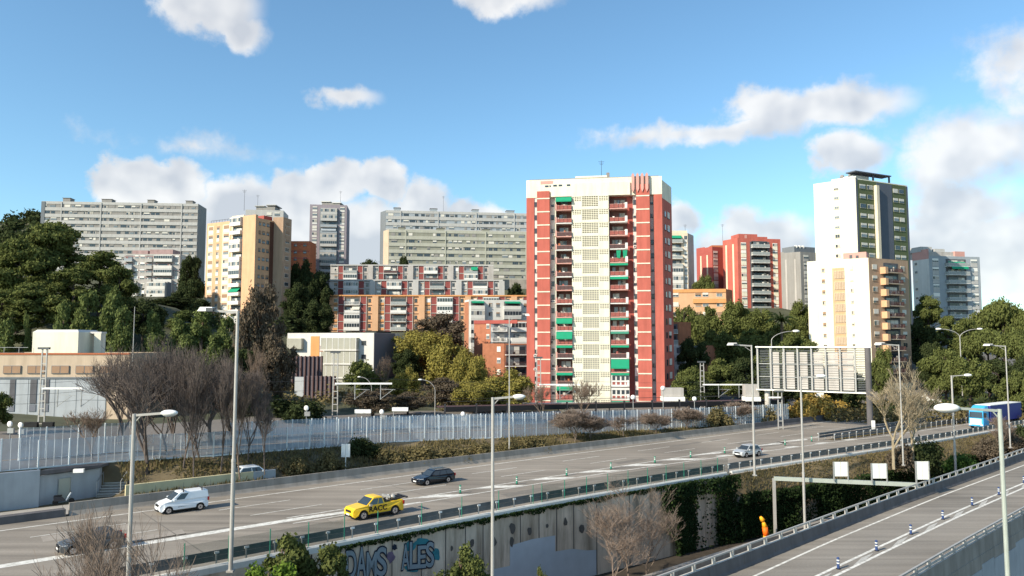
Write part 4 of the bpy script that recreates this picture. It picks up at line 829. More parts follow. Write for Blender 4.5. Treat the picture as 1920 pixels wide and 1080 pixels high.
# ---- modern white building ----
b = Bld('apartment_block', 'modern white building with big screened panels and a slate-blue end wall', 'apartment block', [(540, 183), (702, 177), (749, 190)], zy(624, 178), -1, 12, 'b_white', par=.6)
F, W = b.face(0); H = b.H
b.panel(0, b.fx(0, 584), b.fx(0, 600), 5, H-.8, 'b_orange', .1)
for r in range(4):
    z1 = H-1.0-3.3*r; mb = MB(); x0, x1 = b.fx(0, 609), b.fx(0, 674); mb.box(0, x1-x0, -1.6, .05, 0, 2.75, 'b_greenish_l')
    for k in range(7): mb.box(k*(x1-x0)/6-.06, k*(x1-x0)/6+.06, -1.66, -1.5, 0, 2.75, 'rail_white')
    for k in range(12): mb.box(.1, x1-x0-.1, -1.64, -1.55, .15+k*.22, .2+k*.22, 'curtain')
    b.add('screen_panel', 0, x0, z1-2.95, mb.mesh('screen_panel')); b.panel(0, x0-.1, x1+.2, z1-3.3, z1-2.96, 'b_white', 1.8)
x0, x1 = b.fx(0, 544), b.fx(0, 571); mb = MB(); mb.box(0, x1-x0, -1.2, .05, 0, 2.6, 'b_greenish_l')
for k in range(10): mb.box(.1, x1-x0-.1, -1.25, -1.15, .15+k*.24, .22+k*.24, 'curtain')
b.add('screen_panel', 0, x0, H-3.9, mb.mesh('screen_panel'))
for z in (H-2.9, H-6.2, H-9.4): b.add('window', 0, b.fx(0, 683), z, win_mesh(1.2, 1.0, 0, 'recess_g', 'shutter'), 0); b.add('window', 0, b.fx(0, 604), z-1.5, win_mesh(.8, 1.3, 0, 'b_rust', 'shutter'), 0)
b.panel(1, -.02, b.fx(1, 741), -3, H-.05, 'b_navy', .05)
for r in range(6): b.add('window', 1, b.fx(1, 745.5), H-2.6-3.2*r, win_mesh(1.8, 1.7, rnd.choice([2, 5, 4, 0]), 'b_beige_l', 'shutter'), .05)
mb = b.part('roof_planting'); mb.xbox(b.face(1)[0], 3, 11, 1, 4, H-.2, H+.5, 'hedge_roof'); b.finish()
for (xa, xb, D, yt, yb, lab) in ((504, 604, 160, 668, 712, 'dark purple slatted wall running down beside the modern white building, upper one'), (572, 628, 152, 705, 750, 'short dark slatted wall with a pale blue end, below the longer slatted wall')):
    q0 = P(xa, yt, D); q1 = P(xb, yt+8, D-2); L_ = (q1-q0); r = thing('slatted_wall', lab, 'wall', (q0.x, q0.y, zy(yb, D)), math.atan2(L_.y, L_.x)); h = q0.z-zy(yb, D); W_ = math.hypot(L_.x, L_.y)
    mb = MB(); mb.box(0, W_, .1, .5, -2, h, 'slat_wall'); link('wall_face', mb.mesh('wall_face'), r); mb = MB(); n = int(W_/.9)
    for k in range(n+1): mb.box(k*W_/n-.1, k*W_/n+.1, -.25, .1, -2, h+.1, 'rail_dark')
    link('slats', mb.mesh('slats'), r)
    if xa == 572: mb = MB(); mb.box(-2.2, -.1, -.3, .4, -3, h-.2, 'bluewall'); link('end_panel', mb.mesh('end_panel'), r)
# ---- low building at the left edge ----
b = Bld('station_building', 'low building with a sand-coloured upper band over grey-blue walls at the left edge', 'building', [(-60, 119), (246, 119)], zy(662, 119), 0, 14, 'b_sand', par=.5)
F, W = b.face(0); H = b.H; zl = zy(710, 119)
b.panel(0, -.3, b.fx(0, 205), -1, zl, 'bluewall', .1); b.panel(0, -.3, b.fx(0, 246), zl, zl+.25, 'b_grey_d', .25); b.panel(0, -.4, W+.1, H-.25, H+.02, 'b_rust', .12)
def wbig(pa, pb, ya, yb, mt='shutter_b', part='window', i=0, fr='b_grey_d'):
    mb = MB(); x0, x1 = b.fx(i, pa), b.fx(i, pb); z0, z1 = zy(yb, 119), zy(ya, 119); w, h = x1-x0, z1-z0
    mb.box(0, w, -.16, .05, 0, h, fr); n = max(1, int(w/1.1))
    for k in range(n): mb.box(.08+k*w/n, (k+1)*w/n-.05, -.19, -.1, .08, h-.08, mt)
    b.add(part, i, x0, z0, mb.mesh(part))
for k in range(6): wbig(12+45*k-45, 45+45*k-45, 685.5, 700.5)
for pa, pb in ((26, 37), (64, 77), (88, 100)): wbig(pa, pb, 711, 757, 'recess_g'); wbig(pa, pb, 758, 772, 'b_navy')
for pa, pb in ((10, 22), (36, 47), (148, 159), (184, 191)): wbig(pa, pb, 792, 803, 'b_navy')
for k, px in enumerate((60, 110, 150, 190)): b.panel(0, b.fx(0, px), b.fx(0, px)+.08, 0, zl, 'b_grey_d', .12)
mb = b.part('plant_room'); x0, x1 = b.fx(0, 48), b.fx(0, 135); zt = zy(618, 121)
mb.hexa([(x0, 2, H-.5), (x1, 2, H-.5), (x1+.2, 8, H-.5), (x0, 8, H-.5), (x0, 2, zt-.4), (x1, 2, zt-.4), (x1+.2, 8, zt-.4), (x0, 8, zt-.4)], 'b_cream'); mb.hexa([(x0, 2, zt-.4), (x1, 2, zt-.4), (x1+.2, 8, zt-.4), (x0, 8, zt-.4), (x0+.4, 2.5, zt), (x1-.4, 2.5, zt), (x1-.2, 7.5, zt), (x0+.4, 7.5, zt)], 'b_white')
mb = b.part('roof_hatch'); mb.box(x1+.9, x1+2.0, 5, 6.5, H-.5, zt-.6, 'b_cream'); mb.box(x1+.2, x1+2.1, 5, 6.6, zt-.6, zt-.3, 'b_white')
mb = b.part('roof_railing'); mb.beam((3, 1, H+.9), (x0, 1, H+.9), .06, .06, 'galv'); 
for k in range(5): mb.beam((3+k*2.4, 1, H-.2), (3+k*2.4, 1, H+.9), .05, .05, 'galv')
b.finish()
# ---- right-hand towers ----
b = Bld('apartment_tower', 'pale pinkish tower showing half its width behind the red tower, right side', 'tower', [(1225, 262), (1292, 262), (1303, 268)], zy(437, 262), 22, 12, 'b_beige_l')
b.bcol(0, 1244, 1281, zy(441, 262), 2.9, 12, 1.3, 'panelbar', 'rail_grey', None, 'b_white', encl=.15, awn=.25); b.wcol(0, 1285, 1291, zy(439, 262), 2.9, 12, 1.4, 'b_white', 'shutter_w', 'b_white', 1.0); b.panel(1, 0, b.face(1)[1], -3, b.H-.1, 'b_offwhite', .03)
mb = b.part('roof_room'); mb.box(6, 13, 2, 9, b.H-.3, b.H+1.2, 'b_cream2'); antenna(b, 13, 5, b.H+1, 3); b.finish()
b = Bld('apartment_tower', 'darker brown-red tower partly hidden behind the brighter red one, right of centre', 'tower', [(1308, 292), (1338, 284), (1362, 287)], zy(463, 285), 24, 10, 'b_red2')
for px in (1315, 1327): b.panel(0, b.fx(0, px), b.fx(0, px+2.5), -3, b.H-3, 'b_beige_l', .06)
b.panel(0, 0, b.fx(0, 1324), b.H-2.2, b.H+.3, 'b_red2', .02); b.wcol(1, 1340, 1348, zy(468, 285), 2.9, 11, 1.4, 'b_offwhite', 'shutter', 'b_offwhite', 1.2); mb = b.part('roof_room'); mb.box(7, 14, 3, 8, b.H-.3, b.H+2, 'b_rust'); antenna(b, 12, 5, b.H+2, 9); b.finish()
b = Bld('apartment_tower', 'bright red mid-distance tower with white window strips and grey balconies', 'tower', [(1358, 276), (1386, 269), (1467, 272)], zy(447, 270), 22, 12, 'b_red')
for px in (1363, 1376): b.panel(0, b.fx(0, px), b.fx(0, px+3), -3, b.H-2, 'b_beige_l', .06)
b.wcol(1, 1392, 1402, zy(451, 270), 2.85, 12, 1.1, 'b_cream', 'shutter_w', 'b_cream', 1.55); b.wcol(1, 1452, 1461, zy(451, 270), 2.85, 12, 1.1, 'b_cream', 'shutter_w', 'b_cream', 1.55)
b.panel(1, b.fx(1, 1409), b.fx(1, 1446), -3, b.H-1.2, 'recess_g', .04); b.bcol(1, 1411, 1443, zy(450.5, 270), 2.85, 12, 1.5, 'panelbar', 'rail_grey', 'rail_grey', 'rail_white', encl=0, awn=.12)
mb = b.part('roof_room'); F, W = b.face(1); mb.xbox(F, 1.5, 9, 2, 8, b.H-.3, b.H+1.9, 'b_red'); mb.xbox(F, 3.9, 4.8, 1.95, 2.1, b.H+.2, b.H+1.5, 'b_pink'); mb.xbox(F, 9, 13, 2, 8, b.H-.3, b.H+1.0, 'b_red'); b.finish()
b = Bld('apartment_tower', 'plain grey tower with pale strips standing left of the cream and green tower', 'tower', [(1467, 266), (1504, 262), (1545, 266)], zy(472, 262), 20, 12, 'b_grey')
for px in (1475, 1492): b.panel(0, b.fx(0, px), b.fx(0, px+3), -3, b.H-2.5, 'b_offwhite', .07)
b.panel(0, b.fx(0, 1467), b.fx(0, 1473), b.H-1.5, b.H+.3, 'b_grey', .03); b.wcol(1, 1510, 1519, zy(474, 262), 2.85, 11, 1.2, 'b_offwhite', 'shutter', 'b_offwhite', 1.2)
mb = b.part('roof_room'); F, W = b.face(1); mb.xbox(F, -.8, 9, 2, 8, b.H-.3, b.H+2.2, 'b_grey_d'); mb = b.part('water_tank')
for k in range(3): mb.ball(F @ Vector((.5+1.6*k, 2.5, b.H+2.0)), .75, 'b_white', 8)
b.finish()
b = Bld('apartment_block', 'low orange building with flat roofs behind the trees right of the red tower', 'apartment block', [(1250, 243), (1362, 240), (1374, 246)], zy(542, 241), 20, 9, 'b_beige')
b.panel(0, 0, b.face(0)[1], b.H-1.1, b.H+.02, 'b_orange', .2); b.panel(0, b.fx(0, 1300), b.face(0)[1], b.H-4.6, b.H-3.2, 'b_orange', .5); b.panel(1, 0, b.face(1)[1], -3, b.H-.1, 'b_brick', .04)
for px in (1262, 1304, 1318, 1344): b.wcol(0, px, px+11, zy(543, 241), 3.2, 3, 1.4, 'b_white', rnd.choice(['shutter', 'shutter_b']))
b.finish()
b = Bld('apartment_block', 'small brick block with cluttered balconies beside the red tower, upper right of its foot', 'apartment block', [(1240, 202), (1273, 200), (1295, 202)], zy(604, 201), 2, 8, 'b_brick')
b.bcol(0, 1244, 1271, zy(606, 201), 2.9, 5, 1.3, 'panelbar', 'rail_grey', None, 'rail_white', encl=.3, awn=.1); b.finish()
b = Bld('apartment_block', 'low block with white balconies and a plain brick end, right foot of the red tower', 'apartment block', [(1248, 192), (1311, 189), (1342, 194)], zy(648, 190), 0, 8, 'b_white')
b.bcol(0, 1266, 1308, zy(650, 190), 2.9, 5, 1.4, 'panelbar', 'rail_white', None, 'rail_white', encl=.2, awn=.3, awm='awning_g2'); b.panel(1, 0, b.face(1)[1], -3, b.H+.02, 'b_brick2', .04); b.add('window', 1, 1.5, b.H-2.5, win_mesh(1, 1, 0, 'b_white', 'shutter_w'), .05); b.finish()
# cream and green tower
def green_tower():
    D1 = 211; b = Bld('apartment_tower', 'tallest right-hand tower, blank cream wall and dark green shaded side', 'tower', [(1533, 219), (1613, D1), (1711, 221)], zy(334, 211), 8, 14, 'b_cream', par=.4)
    F, W = b.face(0); p = 2.85; zt = zy(334, 211)
    b.wcol(0, 1571, 1580, zt-.8, p, 14, 1.1, 'b_cream2', 'shutter')
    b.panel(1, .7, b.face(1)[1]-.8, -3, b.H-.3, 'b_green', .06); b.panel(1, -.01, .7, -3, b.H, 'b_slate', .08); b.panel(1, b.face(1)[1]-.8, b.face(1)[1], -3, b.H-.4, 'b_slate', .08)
    for pa, pb in ((1620, 1631), (1634, 1645), (1683, 1692), (1694, 1703)): b.wcol(1, pa, pb, zt-.9, p, 12, 1.25, 'b_greenish_l', 'shutter', off=.06)
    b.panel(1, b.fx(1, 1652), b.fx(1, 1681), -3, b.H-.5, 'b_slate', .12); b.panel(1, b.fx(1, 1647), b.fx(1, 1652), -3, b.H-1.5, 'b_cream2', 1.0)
    mb = b.part('roof_canopy'); F1, W1 = b.face(1); x0, x1 = b.fx(1, 1648), b.fx(1, 1680)
    mb.xbox(F, b.fx(0, 1566), W, .5, .9, b.H+.3, b.H+.7, 'b_white'); mb.xbox(F1, -.3, x1, -.3, 3, b.H+1.9, b.H+2.2, 'b_slate')
    for q in (x0, x1-.4): mb.xbox(F1, q, q+.4, .2, .6, b.H-.3, b.H+2, 'b_slate')
    mb = b.part('roof_room'); mb.xbox(F1, 1, x0-.2, 1.5, 5, b.H-.3, b.H+1.4, 'b_white'); mb = b.part('water_tank')
    for k in range(2): mb.ball(F @ Vector((W*.6+2.4*k, 3.5, b.H+1.6+.3*k)), .7, 'b_grey', 8)
    b.finish()
green_tower()
def front_tower():
    b = Bld('apartment_tower', 'cream and peach tower with shaded balconies, in front of the green one', 'tower', [(1516, 196), (1563, 192), (1632, 187), (1706, 194)], zy(484, 188), 8, 10, 'b_cream', par=.5)
    p = 2.85; zt = zy(484, 188); F0, W0 = b.face(0); F1, W1 = b.face(1); F2, W2 = b.face(2)
    b.wcol(0, 1543, 1549, zt-1.2, p, 14, 1.0, 'b_cream2', 'shutter_b'); b.wcol(1, 1597, 1602, zt-1, p, 14, 1.0, 'b_cream2', 'shutter')
    b.panel(1, b.fx(1, 1563), b.fx(1, 1586), -3, b.H-2.2, 'b_beige', .05)
    for k in range(14):
        mb = MB(); w = b.fx(1, 1585)-b.fx(1, 1567)
        for j in range(8): mb.box(0, w, -.2, -.02, .1+j*.26, .2+j*.26, 'b_beige_l')
        for j in range(7): mb.box(j*w/6-.05, j*w/6+.05, -.21, -.02, .1, 2.1, 'b_beige_l')
        b.add('brick_screen', 1, b.fx(1, 1567), b.H-2.6-p*(k+1)+.4, mb.mesh('brick_screen'), .05)
    b.panel(2, -.01, W2+.01, -3, b.H, 'b_tan', .05)
    b.wcol(2, 1638, 1647, zt-1, p, 14, 1.3, 'b_sand', 'shutter', off=.06); b.wcol(2, 1691, 1699, zt-1, p, 14, 1.3, 'b_sand', 'shutter', off=.06)
    b.panel(2, b.fx(2, 1660), b.fx(2, 1687), -3, b.H-1, 'recess_g', .06); b.bcol(2, 1658, 1687, zt-.9, p, 14, 1.4, 'bar', 'rail_dark', None, 'b_sand', encl=.12, awn=.08, off=.06)
    for k in range(14): b.panel(2, b.fx(2, 1653), b.fx(2, 1658), b.H-1.5-p*(k+1)+.4, b.H-1.5-p*(k+1)+2.1, 'b_beige', 1.6)
    mb = b.part('roof_room'); mb.xbox(F1, W1-6, W1-.5, .4, 4, b.H-.2, b.H+1.6, 'b_pink'); mb.xbox(F1, W1-4.5, W1-3.8, .38, .5, b.H-.2, b.H+1, 'recess_g'); mb.xbox(F1, W1-3, W1-2.3, .38, .5, b.H-.2, b.H+.8, 'recess_g'); b.finish()
front_tower()
b = Bld('apartment_tower', 'blue-grey tower with white balconies and a salmon corner at the far right', 'tower', [(1715, 250), (1746, 243), (1842, 247)], zy(480, 244), 18, 12, 'b_gblue')
F, W = b.face(1); p = 2.85; b.panel(0, 0, b.face(0)[1], -3, b.H-1, 'b_white', .04); b.panel(0, 0, b.face(0)[1], b.H-1, b.H+2.3, 'b_pink', .05)
b.wcol(0, 1719, 1724, zy(484, 244), p, 12, 1.2, 'b_beige_l', 'shutter'); b.wcol(1, 1752, 1764, zy(481, 244), p, 12, 1.2, 'b_white', 'shutter_w', 'b_grey_l', 1.4); b.wcol(1, 1825, 1837, zy(481, 244), p, 12, 1.2, 'b_white', 'shutter_w', 'b_grey_l', 1.4)
b.bcol(1, 1776, 1817, zy(484, 244), p, 12, 1.4, 'panelbar', 'rail_grey', None, 'rail_white', encl=.1, awn=0, awm='awning_g')
b.add('awning', 1, b.fx(1, 1797), b.H-1.8, awn_mesh(6.4, 2.4, 1.8, 'awning_g'), .1)
mb = b.part('roof_room'); mb.xbox(F, .3, 14, 2, 9, b.H-.5, b.H+1.7, 'b_offwhite'); mb.xbox(F, -.3, 4, 3, 9, b.H+1.7, b.H+3.4, 'b_grey_l'); mb.xbox(F, 5, 9, 3, 9, b.H+1.7, b.H+2.8, 'b_grey_l'); mb.xbox(F, 11.5, 15.4, 1.5, 9, b.H-.5, b.H+1.9, 'b_pink'); mb.xbox(F, 8.5, 11.5, 1.3, 2.2, b.H-.5, b.H+.3, 'b_white'); b.finish()
# ---------------- fence, underpass, station ----------------
def tz(x, y):
    s, t = toST(Vector((x, y, 0))); tb = cB(s)+.5; tf = max(float(np.interp(s, fs, ft)), tb+3.0); zf = float(np.interp(s, fs, fz)); d = t-tf
    if d < -.8: 
        w = tf-.8-tb; k = (t-tb)/w; k0 = .4*(tf-tb)/w
        if s < 19: return 0
        return max(0, zf*.28*k/k0 if k < k0 else zf*(.28+.62*(k-k0)/(1-k0)))
    if d < 0: return zf*(1+d*.12)
    b = min(1, d/25); return (1-b)*zf+b*hgt(x, y)
def barD(px):
    lo, hi = -60, 330
    for _ in range(40):
        s = (lo+hi)/2; q = ST(s, cB(s)+.6); lo, hi = (s, hi) if q.x/q.y < (px-960)/FOC else (lo, s)
    return q.y
def resample(pts, step):
    out = [pts[0].copy()]
    for a, b in zip(pts, pts[1:]):
        n = max(1, int((b-a).length/step))
        for k in range(1, n+1): out.append(a+(b-a)*k/n)
    return out
def noise_fence(label, pts, h, rz, mt='fence_pane', group=None):
    r = thing('noise_fence', label, 'fence', group=group); q = resample(pts, 2.1); n = 0
    pm = MB(); pm.box(-.06, .06, -.08, .08, -.3, h+.05, 'fence_metal'); me = pm.mesh('post')
    for i, (a, b) in enumerate(zip(q, q[1:])):
        an = math.atan2(b.y-a.y, b.x-a.x); o = link('post', me, r); o.location = a; o.rotation_euler = (0, 0, an)
        mb = MB(); e = Vector((b.x-a.x, b.y-a.y, 0)).normalized()*.05; zz = h*rnd.choice([.33, .33, .34]); 
        for z0, z1 in ((.12, zz), (zz+.07, h)): mb.poly([a+e+Vector((0, 0, z0)), b-e+Vector((0, 0, z0)), b-e+Vector((0, 0, z1)), a+e+Vector((0, 0, z1))], mt)
        w = (b-a); N_ = 4
        for k in range(1, N_): c = a+w*k/N_; mb.beam(c+Vector((0, 0, .1)), c+Vector((0, 0, h)), .03, .03, 'fence_metal')
        link('pane', mb.mesh('pane'), r)
    for z, t in ((.06, .14), (h*.33+.03, .06), (h, .06)):
        mb = MB()
        for a, b in zip(q, q[1:]): mb.beam(a+Vector((0, -.03, z)), b+Vector((0, -.03, z)), .07, t, 'fence_metal')
        link('rail', mb.mesh('rail'), r); return r
noise_fence('long pale blue noise barrier fence of translucent panes between the motorway and the station', FP[7:], 3.3, 0)
noise_fence('grey barred fence on the blue underpass wall, left, seen through bare branches', FP[2:8], 2.6, 0, 'fence_pane')
noise_fence('tall translucent fence at the far left edge above the footway wall', FP[0:3], 3.0, 0)
fb = [Vector((q.x-1.5, q.y+9, q.z-.2)) for q in FP[0:6]]
noise_fence('second taller translucent fence behind the underpass fence, far left', fb[:4], 3.3, 0)
fb = [Vector((q.x-3.5, q.y+14, q.z+.2)) for q in FP[5:15]]
noise_fence('rear translucent fence on the station side behind the long noise barrier', fb, 1.9, 0)
# underpass and steps on the left
r = thing('underpass_wall', 'pale blue underpass wall with a green door and two lamps, left below the fence', 'wall')
mb = MB(); OF = Vector((-NN.x, -NN.y, 0)); a, b, c = FP[0]+OF*1.3, FP[2]+OF*1.3, FP[3]+OF*1.3
mb.hexa([(a.x-9, a.y-5, -.3), (b.x, b.y, -.3), (b.x-.3, b.y+.5, -.3), (a.x-9.3, a.y-4.5, -.3), (a.x-9, a.y-5, 3.35), (b.x, b.y, 3.3), (b.x-.3, b.y+.5, 3.3), (a.x-9.3, a.y-4.5, 3.35)], 'bluewall'); link('wall_face', mb.mesh('wall_face'), r)
mb = MB(); b2 = b-OF*.45; c2_ = c-OF*.45; mb.hexa([(b2.x, b2.y, -.3), (c2_.x, c2_.y, -.3), (c2_.x, c2_.y+.4, -.3), (b2.x, b2.y+.4, -.3), (b2.x, b2.y, 2.7), (c2_.x, c2_.y, 2.7), (c2_.x, c2_.y+.4, 2.7), (b2.x, b2.y+.4, 2.7)], 'bluewall'); link('recessed_wall', mb.mesh('recessed_wall'), r)
mb = MB(); mb.hexa([(b.x, b.y, 2.85), (c.x, c.y, 2.8), (c.x, c.y+2, 2.8), (b.x, b.y+2.2, 2.85), (b.x, b.y, 3.25), (c.x, c.y, 3.05), (c.x, c.y+2, 3.05), (b.x, b.y+2.2, 3.25)], 'concrete_dark'); link('lintel', mb.mesh('lintel'), r)
d_ = (c2_-b2); mb = MB(); p0 = b2+d_*.32+Vector((.05, -.12, 0)); p1 = b2+d_*.5+Vector((.05, -.12, 0))
mb.hexa([(p0.x, p0.y, .1), (p1.x, p1.y, .1), (p1.x, p1.y+.2, .1), (p0.x, p0.y+.2, .1), (p0.x, p0.y, 2.2), (p1.x, p1.y, 2.2), (p1.x, p1.y+.2, 2.2), (p0.x, p0.y+.2, 2.2)], 'b_greenish_l'); link('door', mb.mesh('door'), r)
for px, w in ((99, 'above the door'), (153, 'further right')):
    q = G(px, 880, 3.0); mb = MB(); mb.box(-.45, .45, -.25, .1, -.17, .17, 'lamp_white'); thing('box_lamp', 'white box lamp on the underpass lintel, '+w, 'lamp', (q.x, q.y-.4, 2.95), .2, 'underpass lamps', mb.mesh('box_lamp'))
q = G(203, 932); r = thing('stairs', 'short concrete stairs with a grey railing beside the yellow wall', 'stairs', (q.x, q.y, 0), .15)
mb = MB()
for k in range(6): mb.box(-1.1, 1.1, k*.33, k*.33+.8, 0, .18*(k+1), 'concrete')
link('steps', mb.mesh('steps'), r); mb = MB()
for k in range(5): mb.beam((-1.1, k*.4, .3+.2*k), (1.1, k*.4, .3+.2*k), .05, .07, 'galv')
for x in (-1.1, 1.1): mb.beam((x, 0, 0), (x, 0, 1.5), .06, .06, 'galv'); mb.beam((x, 1.6, .8), (x, 1.6, 2.2), .06, .06, 'galv'); mb.beam((x, 0, 1.5), (x, 1.6, 2.2), .06, .06, 'galv')
link('railing', mb.mesh('railing'), r)
q0, q1 = ST(18.6, 78.2), ST(33, 77.9); mb = MB(); an = math.atan2(q1.y-q0.y, q1.x-q0.x)
r = thing('low_wall', 'low pale yellow wall behind the white van, at the foot of the bare trees', 'wall', (q0.x, q0.y, 0), an); mb.box(0, 12.2, 0, .35, -.3, 1.6, 'yellow_wall'); mb.box(12.2, 14.6, 0, .35, -.3, 1.55, 'bluewall')
for k in range(1, 5): mb.box(k*2.6, k*2.6+.04, -.006, .02, 0, 1.3, 'concrete')
link('wall_face', mb.mesh('wall_face'), r)
q = G(118, 946); r = thing('scooter', 'small parked scooter on the footway by the underpass', 'scooter', (q.x, q.y, .03), .6)
mb = MB(); mb.hexa([(-.75, -.16, .35), (.25, -.16, .3), (.25, .16, .3), (-.75, .16, .35), (-.8, -.12, .8), (-.1, -.12, .72), (-.1, .12, .72), (-.8, .12, .8)], 'dark_metal'); mb.beam((.2, 0, .3), (.62, 0, 1.05), .3, .08, 'car_white'); link('body', mb.mesh('body'), r)
for x in (-.62, .68): mb = MB(); mb.tube((x, -.07, .25), (x, .07, .25), .25, .25, 'rubber', 12); link('wheel', mb.mesh('wheel'), r)
mb = MB(); mb.box(-.75, -.1, -.13, .13, .78, .88, 'black'); link('seat', mb.mesh('seat'), r); mb = MB(); mb.beam((.6, -.33, 1.08), (.6, .33, 1.08), .05, .05, 'black'); link('handlebar', mb.mesh('handlebar'), r)
# station canopy
r = thing('platform_canopy', 'long dark station canopy on thin black posts in front of the red tower', 'canopy')
A_, B_ = Vector((-11.4, 127, 3.9)), Vector((52, 143, 3.9)); dd = B_-A_; mb = MB(); mb.beam(A_, B_, .3, .85, 'black'); mb.beam(A_+Vector((-1.5, 2, .3)), B_+Vector((0, 2, .3)), 2.6, .12, 'rail_dark'); link('roof_beam', mb.mesh('roof_beam'), r)
mb = MB(); mb.beam(A_+Vector((0, 3, 1.1)), B_+Vector((0, 3, 1.1)), .08, .08, 'dark_metal'); link('cable_tray', mb.mesh('cable_tray'), r)
pm = MB(); pm.box(-.16, .16, -.16, .16, -2.9, .9, 'dark_metal'); me = pm.mesh('post')
for k in range(13): o = link('post', me, r); o.location = A_+dd*(k/12)
for (px, D, lab) in ((1243, 139, 'nearer the red tower'), (1398, 141, 'near the billboard')):
    q = P(px, 752, D); r = thing('shelter', 'small white-roofed platform shelter, '+lab, 'shelter', (q.x, q.y, tz(q.x, q.y)))
    h = q.z-r.location.z; mb = MB(); mb.box(-.1, 4.0 if px < 1300 else 2.7, -.6, 2, h, h+.8, 'shutter_w'); link('roof', mb.mesh('roof'), r); mb = MB(); mb.box(0, 3.9 if px < 1300 else 2.6, 0, 1.8, h+.85, h+2.4 if px < 1300 else h+3.1, 'b_offwhite'); link('sign_box', mb.mesh('sign_box'), r)
    for x in (.2, 2.4): mb = MB(); mb.beam((x, .5, 0), (x, .5, h), .15, .15, 'galv_dark'); link('leg', mb.mesh('leg'), r)
q = P(1000, 762, 146); r = thing('platform_canopy', 'white flat platform roof at the foot of the red tower', 'canopy', (q.x, q.y, tz(q.x, q.y))); h = q.z-r.location.z
mb = MB(); mb.box(-2, 17, 0, 5, h-.3, h+.35, 'b_white'); link('roof', mb.mesh('roof'), r)
for x in (0, 5, 10, 15): mb = MB(); mb.beam((x, 1, 0), (x, 1, h-.3), .2, .2, 'galv_dark'); link('post', mb.mesh('post'), r)
# small station things seen over the fence
for k, (px, yt, D, kind, lab) in enumerate([(668, 771, 112, 'box', 'white light box on a post over the station fence, left one of two'), (738, 767, 113, 'box', 'white light box on a post over the station fence, right one of two'), (575, 765, 104, 'sig', 'small railway signal on a thin post behind the fence, left of the lattice mast'), (716, 772, 110, 'sig', 'small railway signal behind the fence below the curved lamps'), (868, 776, 118, 'sig', 'small railway signal near the left end of the dark canopy'), (800, 782, 114, 'board', 'dark blue platform name board behind the fence'), (1066, 770, 122, 'board', 'green-framed board under the dark canopy'), (1243, 728, 128, 'globe', 'white globe lamp at the corner of the red tower foot'), (1187, 745, 126, 'globe', 'white globe lamp under the right part of the red tower'), (505, 790, 100, 'board', 'grey board behind the fence right of the bare trees'), (1302, 748, 132, 'globe', 'white globe lamp left of the lattice mast with the long arm'), (20, 795, 92, 'sig', 'small railway signal at the far left before the grey-blue walls'), (40, 797, 94, 'sig', 'second small railway signal at the far left')]):
    q = P(px, yt, D); z0 = tz(q.x, q.y)-.2; h = q.z-z0; r = thing('station_fitting', lab, 'railway equipment', (q.x, q.y, z0)); mb = MB(); mb.tube((0, 0, 0), (0, 0, h), .07, .06, 'galv', 6); link('post', mb.mesh('post'), r); mb = MB()
    if kind == 'box': mb.box(-.2, 2.2, -.25, .25, h-.3, h+.25, 'lamp_white')
    elif kind == 'sig': mb.ball((0, -.15, h), .34, 'lamp_white', 8, (1, .5, 1.1)); mb.box(-.25, .5, -.2, .1, h-1.1, h-.5, 'galv')
    elif kind == 'board': mb.box(-1.2, 1.2, -.08, .08, h-.6, h, 'b_navy' if k == 5 else 'b_greenish')
    else: mb.ball((0, 0, h), .42, 'lamp_white', 10)
    link('head', mb.mesh('head'), r)
# catenary masts
def mast(px, ytop, D, arm_px, arm_y, label, hang):
    q = P(px, ytop, D); zb = tz(q.x, q.y); h = q.z-zb; r = thing('catenary_mast', label, 'railway mast', (q.x, q.y, zb), 0, 'lattice railway masts')
    mb = MB(); w = .42
    for sx in (-1, 1):
        mb.beam((sx*w, 0, 0), (sx*w*.75, 0, h), .16, .16, 'pole')
    k = 0; z = .4
    while z < h-.2: mb.beam((-w*.9, 0, z), (w*.9, 0, z), .12, .14, 'pole'); z += 1.05
    link('lattice_post', mb.mesh('lattice_post'), r)
    za = P(px, arm_y, D).z-zb; L = (arm_px-px)/FOC*D; mb = MB(); mb.beam((0, -.3, za), (L, -.3, za), .16, .26, 'lamp_white'); link('arm', mb.mesh('arm'), r)
    for f in hang:
        mb = MB(); x = L*f; mb.beam((x, -.3, za), (x, -.3, za-2.6), .12, .12, 'galv'); mb.beam((x, -.3, za-2.5), (x+2.0, -.3, za-1.0), .08, .08, 'galv'); mb.beam((x, -.3, za-.9), (x+2.4, -.3, za-1.0), .07, .07, 'galv'); link('bracket', mb.mesh('bracket'), r)
    mb = MB(); mb.box(-.9, .7, -.2, .2, h, h+.3, 'galv_dark'); link('cap', mb.mesh('cap'), r); return r
mm = mast(84, 655, 105, 160, 728, 'lattice railway mast at the left in front of the sand-coloured building', (.4, .98))
mb = MB(); z = P(0, 804, 104).z-mm.location.z
for x in (-.9, 1.6): mb.box(x-.9, x+.9 if x < 0 else x+.6, -1.0, -.5, z-.8, z+.9, 'black')
link('loudspeaker', mb.mesh('loudspeaker'), mm)
mast(630, 662, 122, 736, 719, 'lattice railway mast with a long white arm in front of the modern white building', (.35, .8))
mast(1010, 672, 134, 1088, 721, 'lattice railway mast in front of the red tower, left side', (.5,))
mast(1316, 680, 150, 1400, 721, 'lattice railway mast right of the red tower, in front of the dark trees', (.35, .8))
mast(1462, 735, 132, 1440, 745, 'short lattice mast under the billboard', ())
r = thing('overhead_wires', 'thin overhead railway wires strung between the masts', 'wires')
pts = [P(-120, 735, 100), P(160, 733, 105), P(700, 727, 122), P(1060, 729, 134), P(1380, 728, 150), P(1700, 733, 170)]
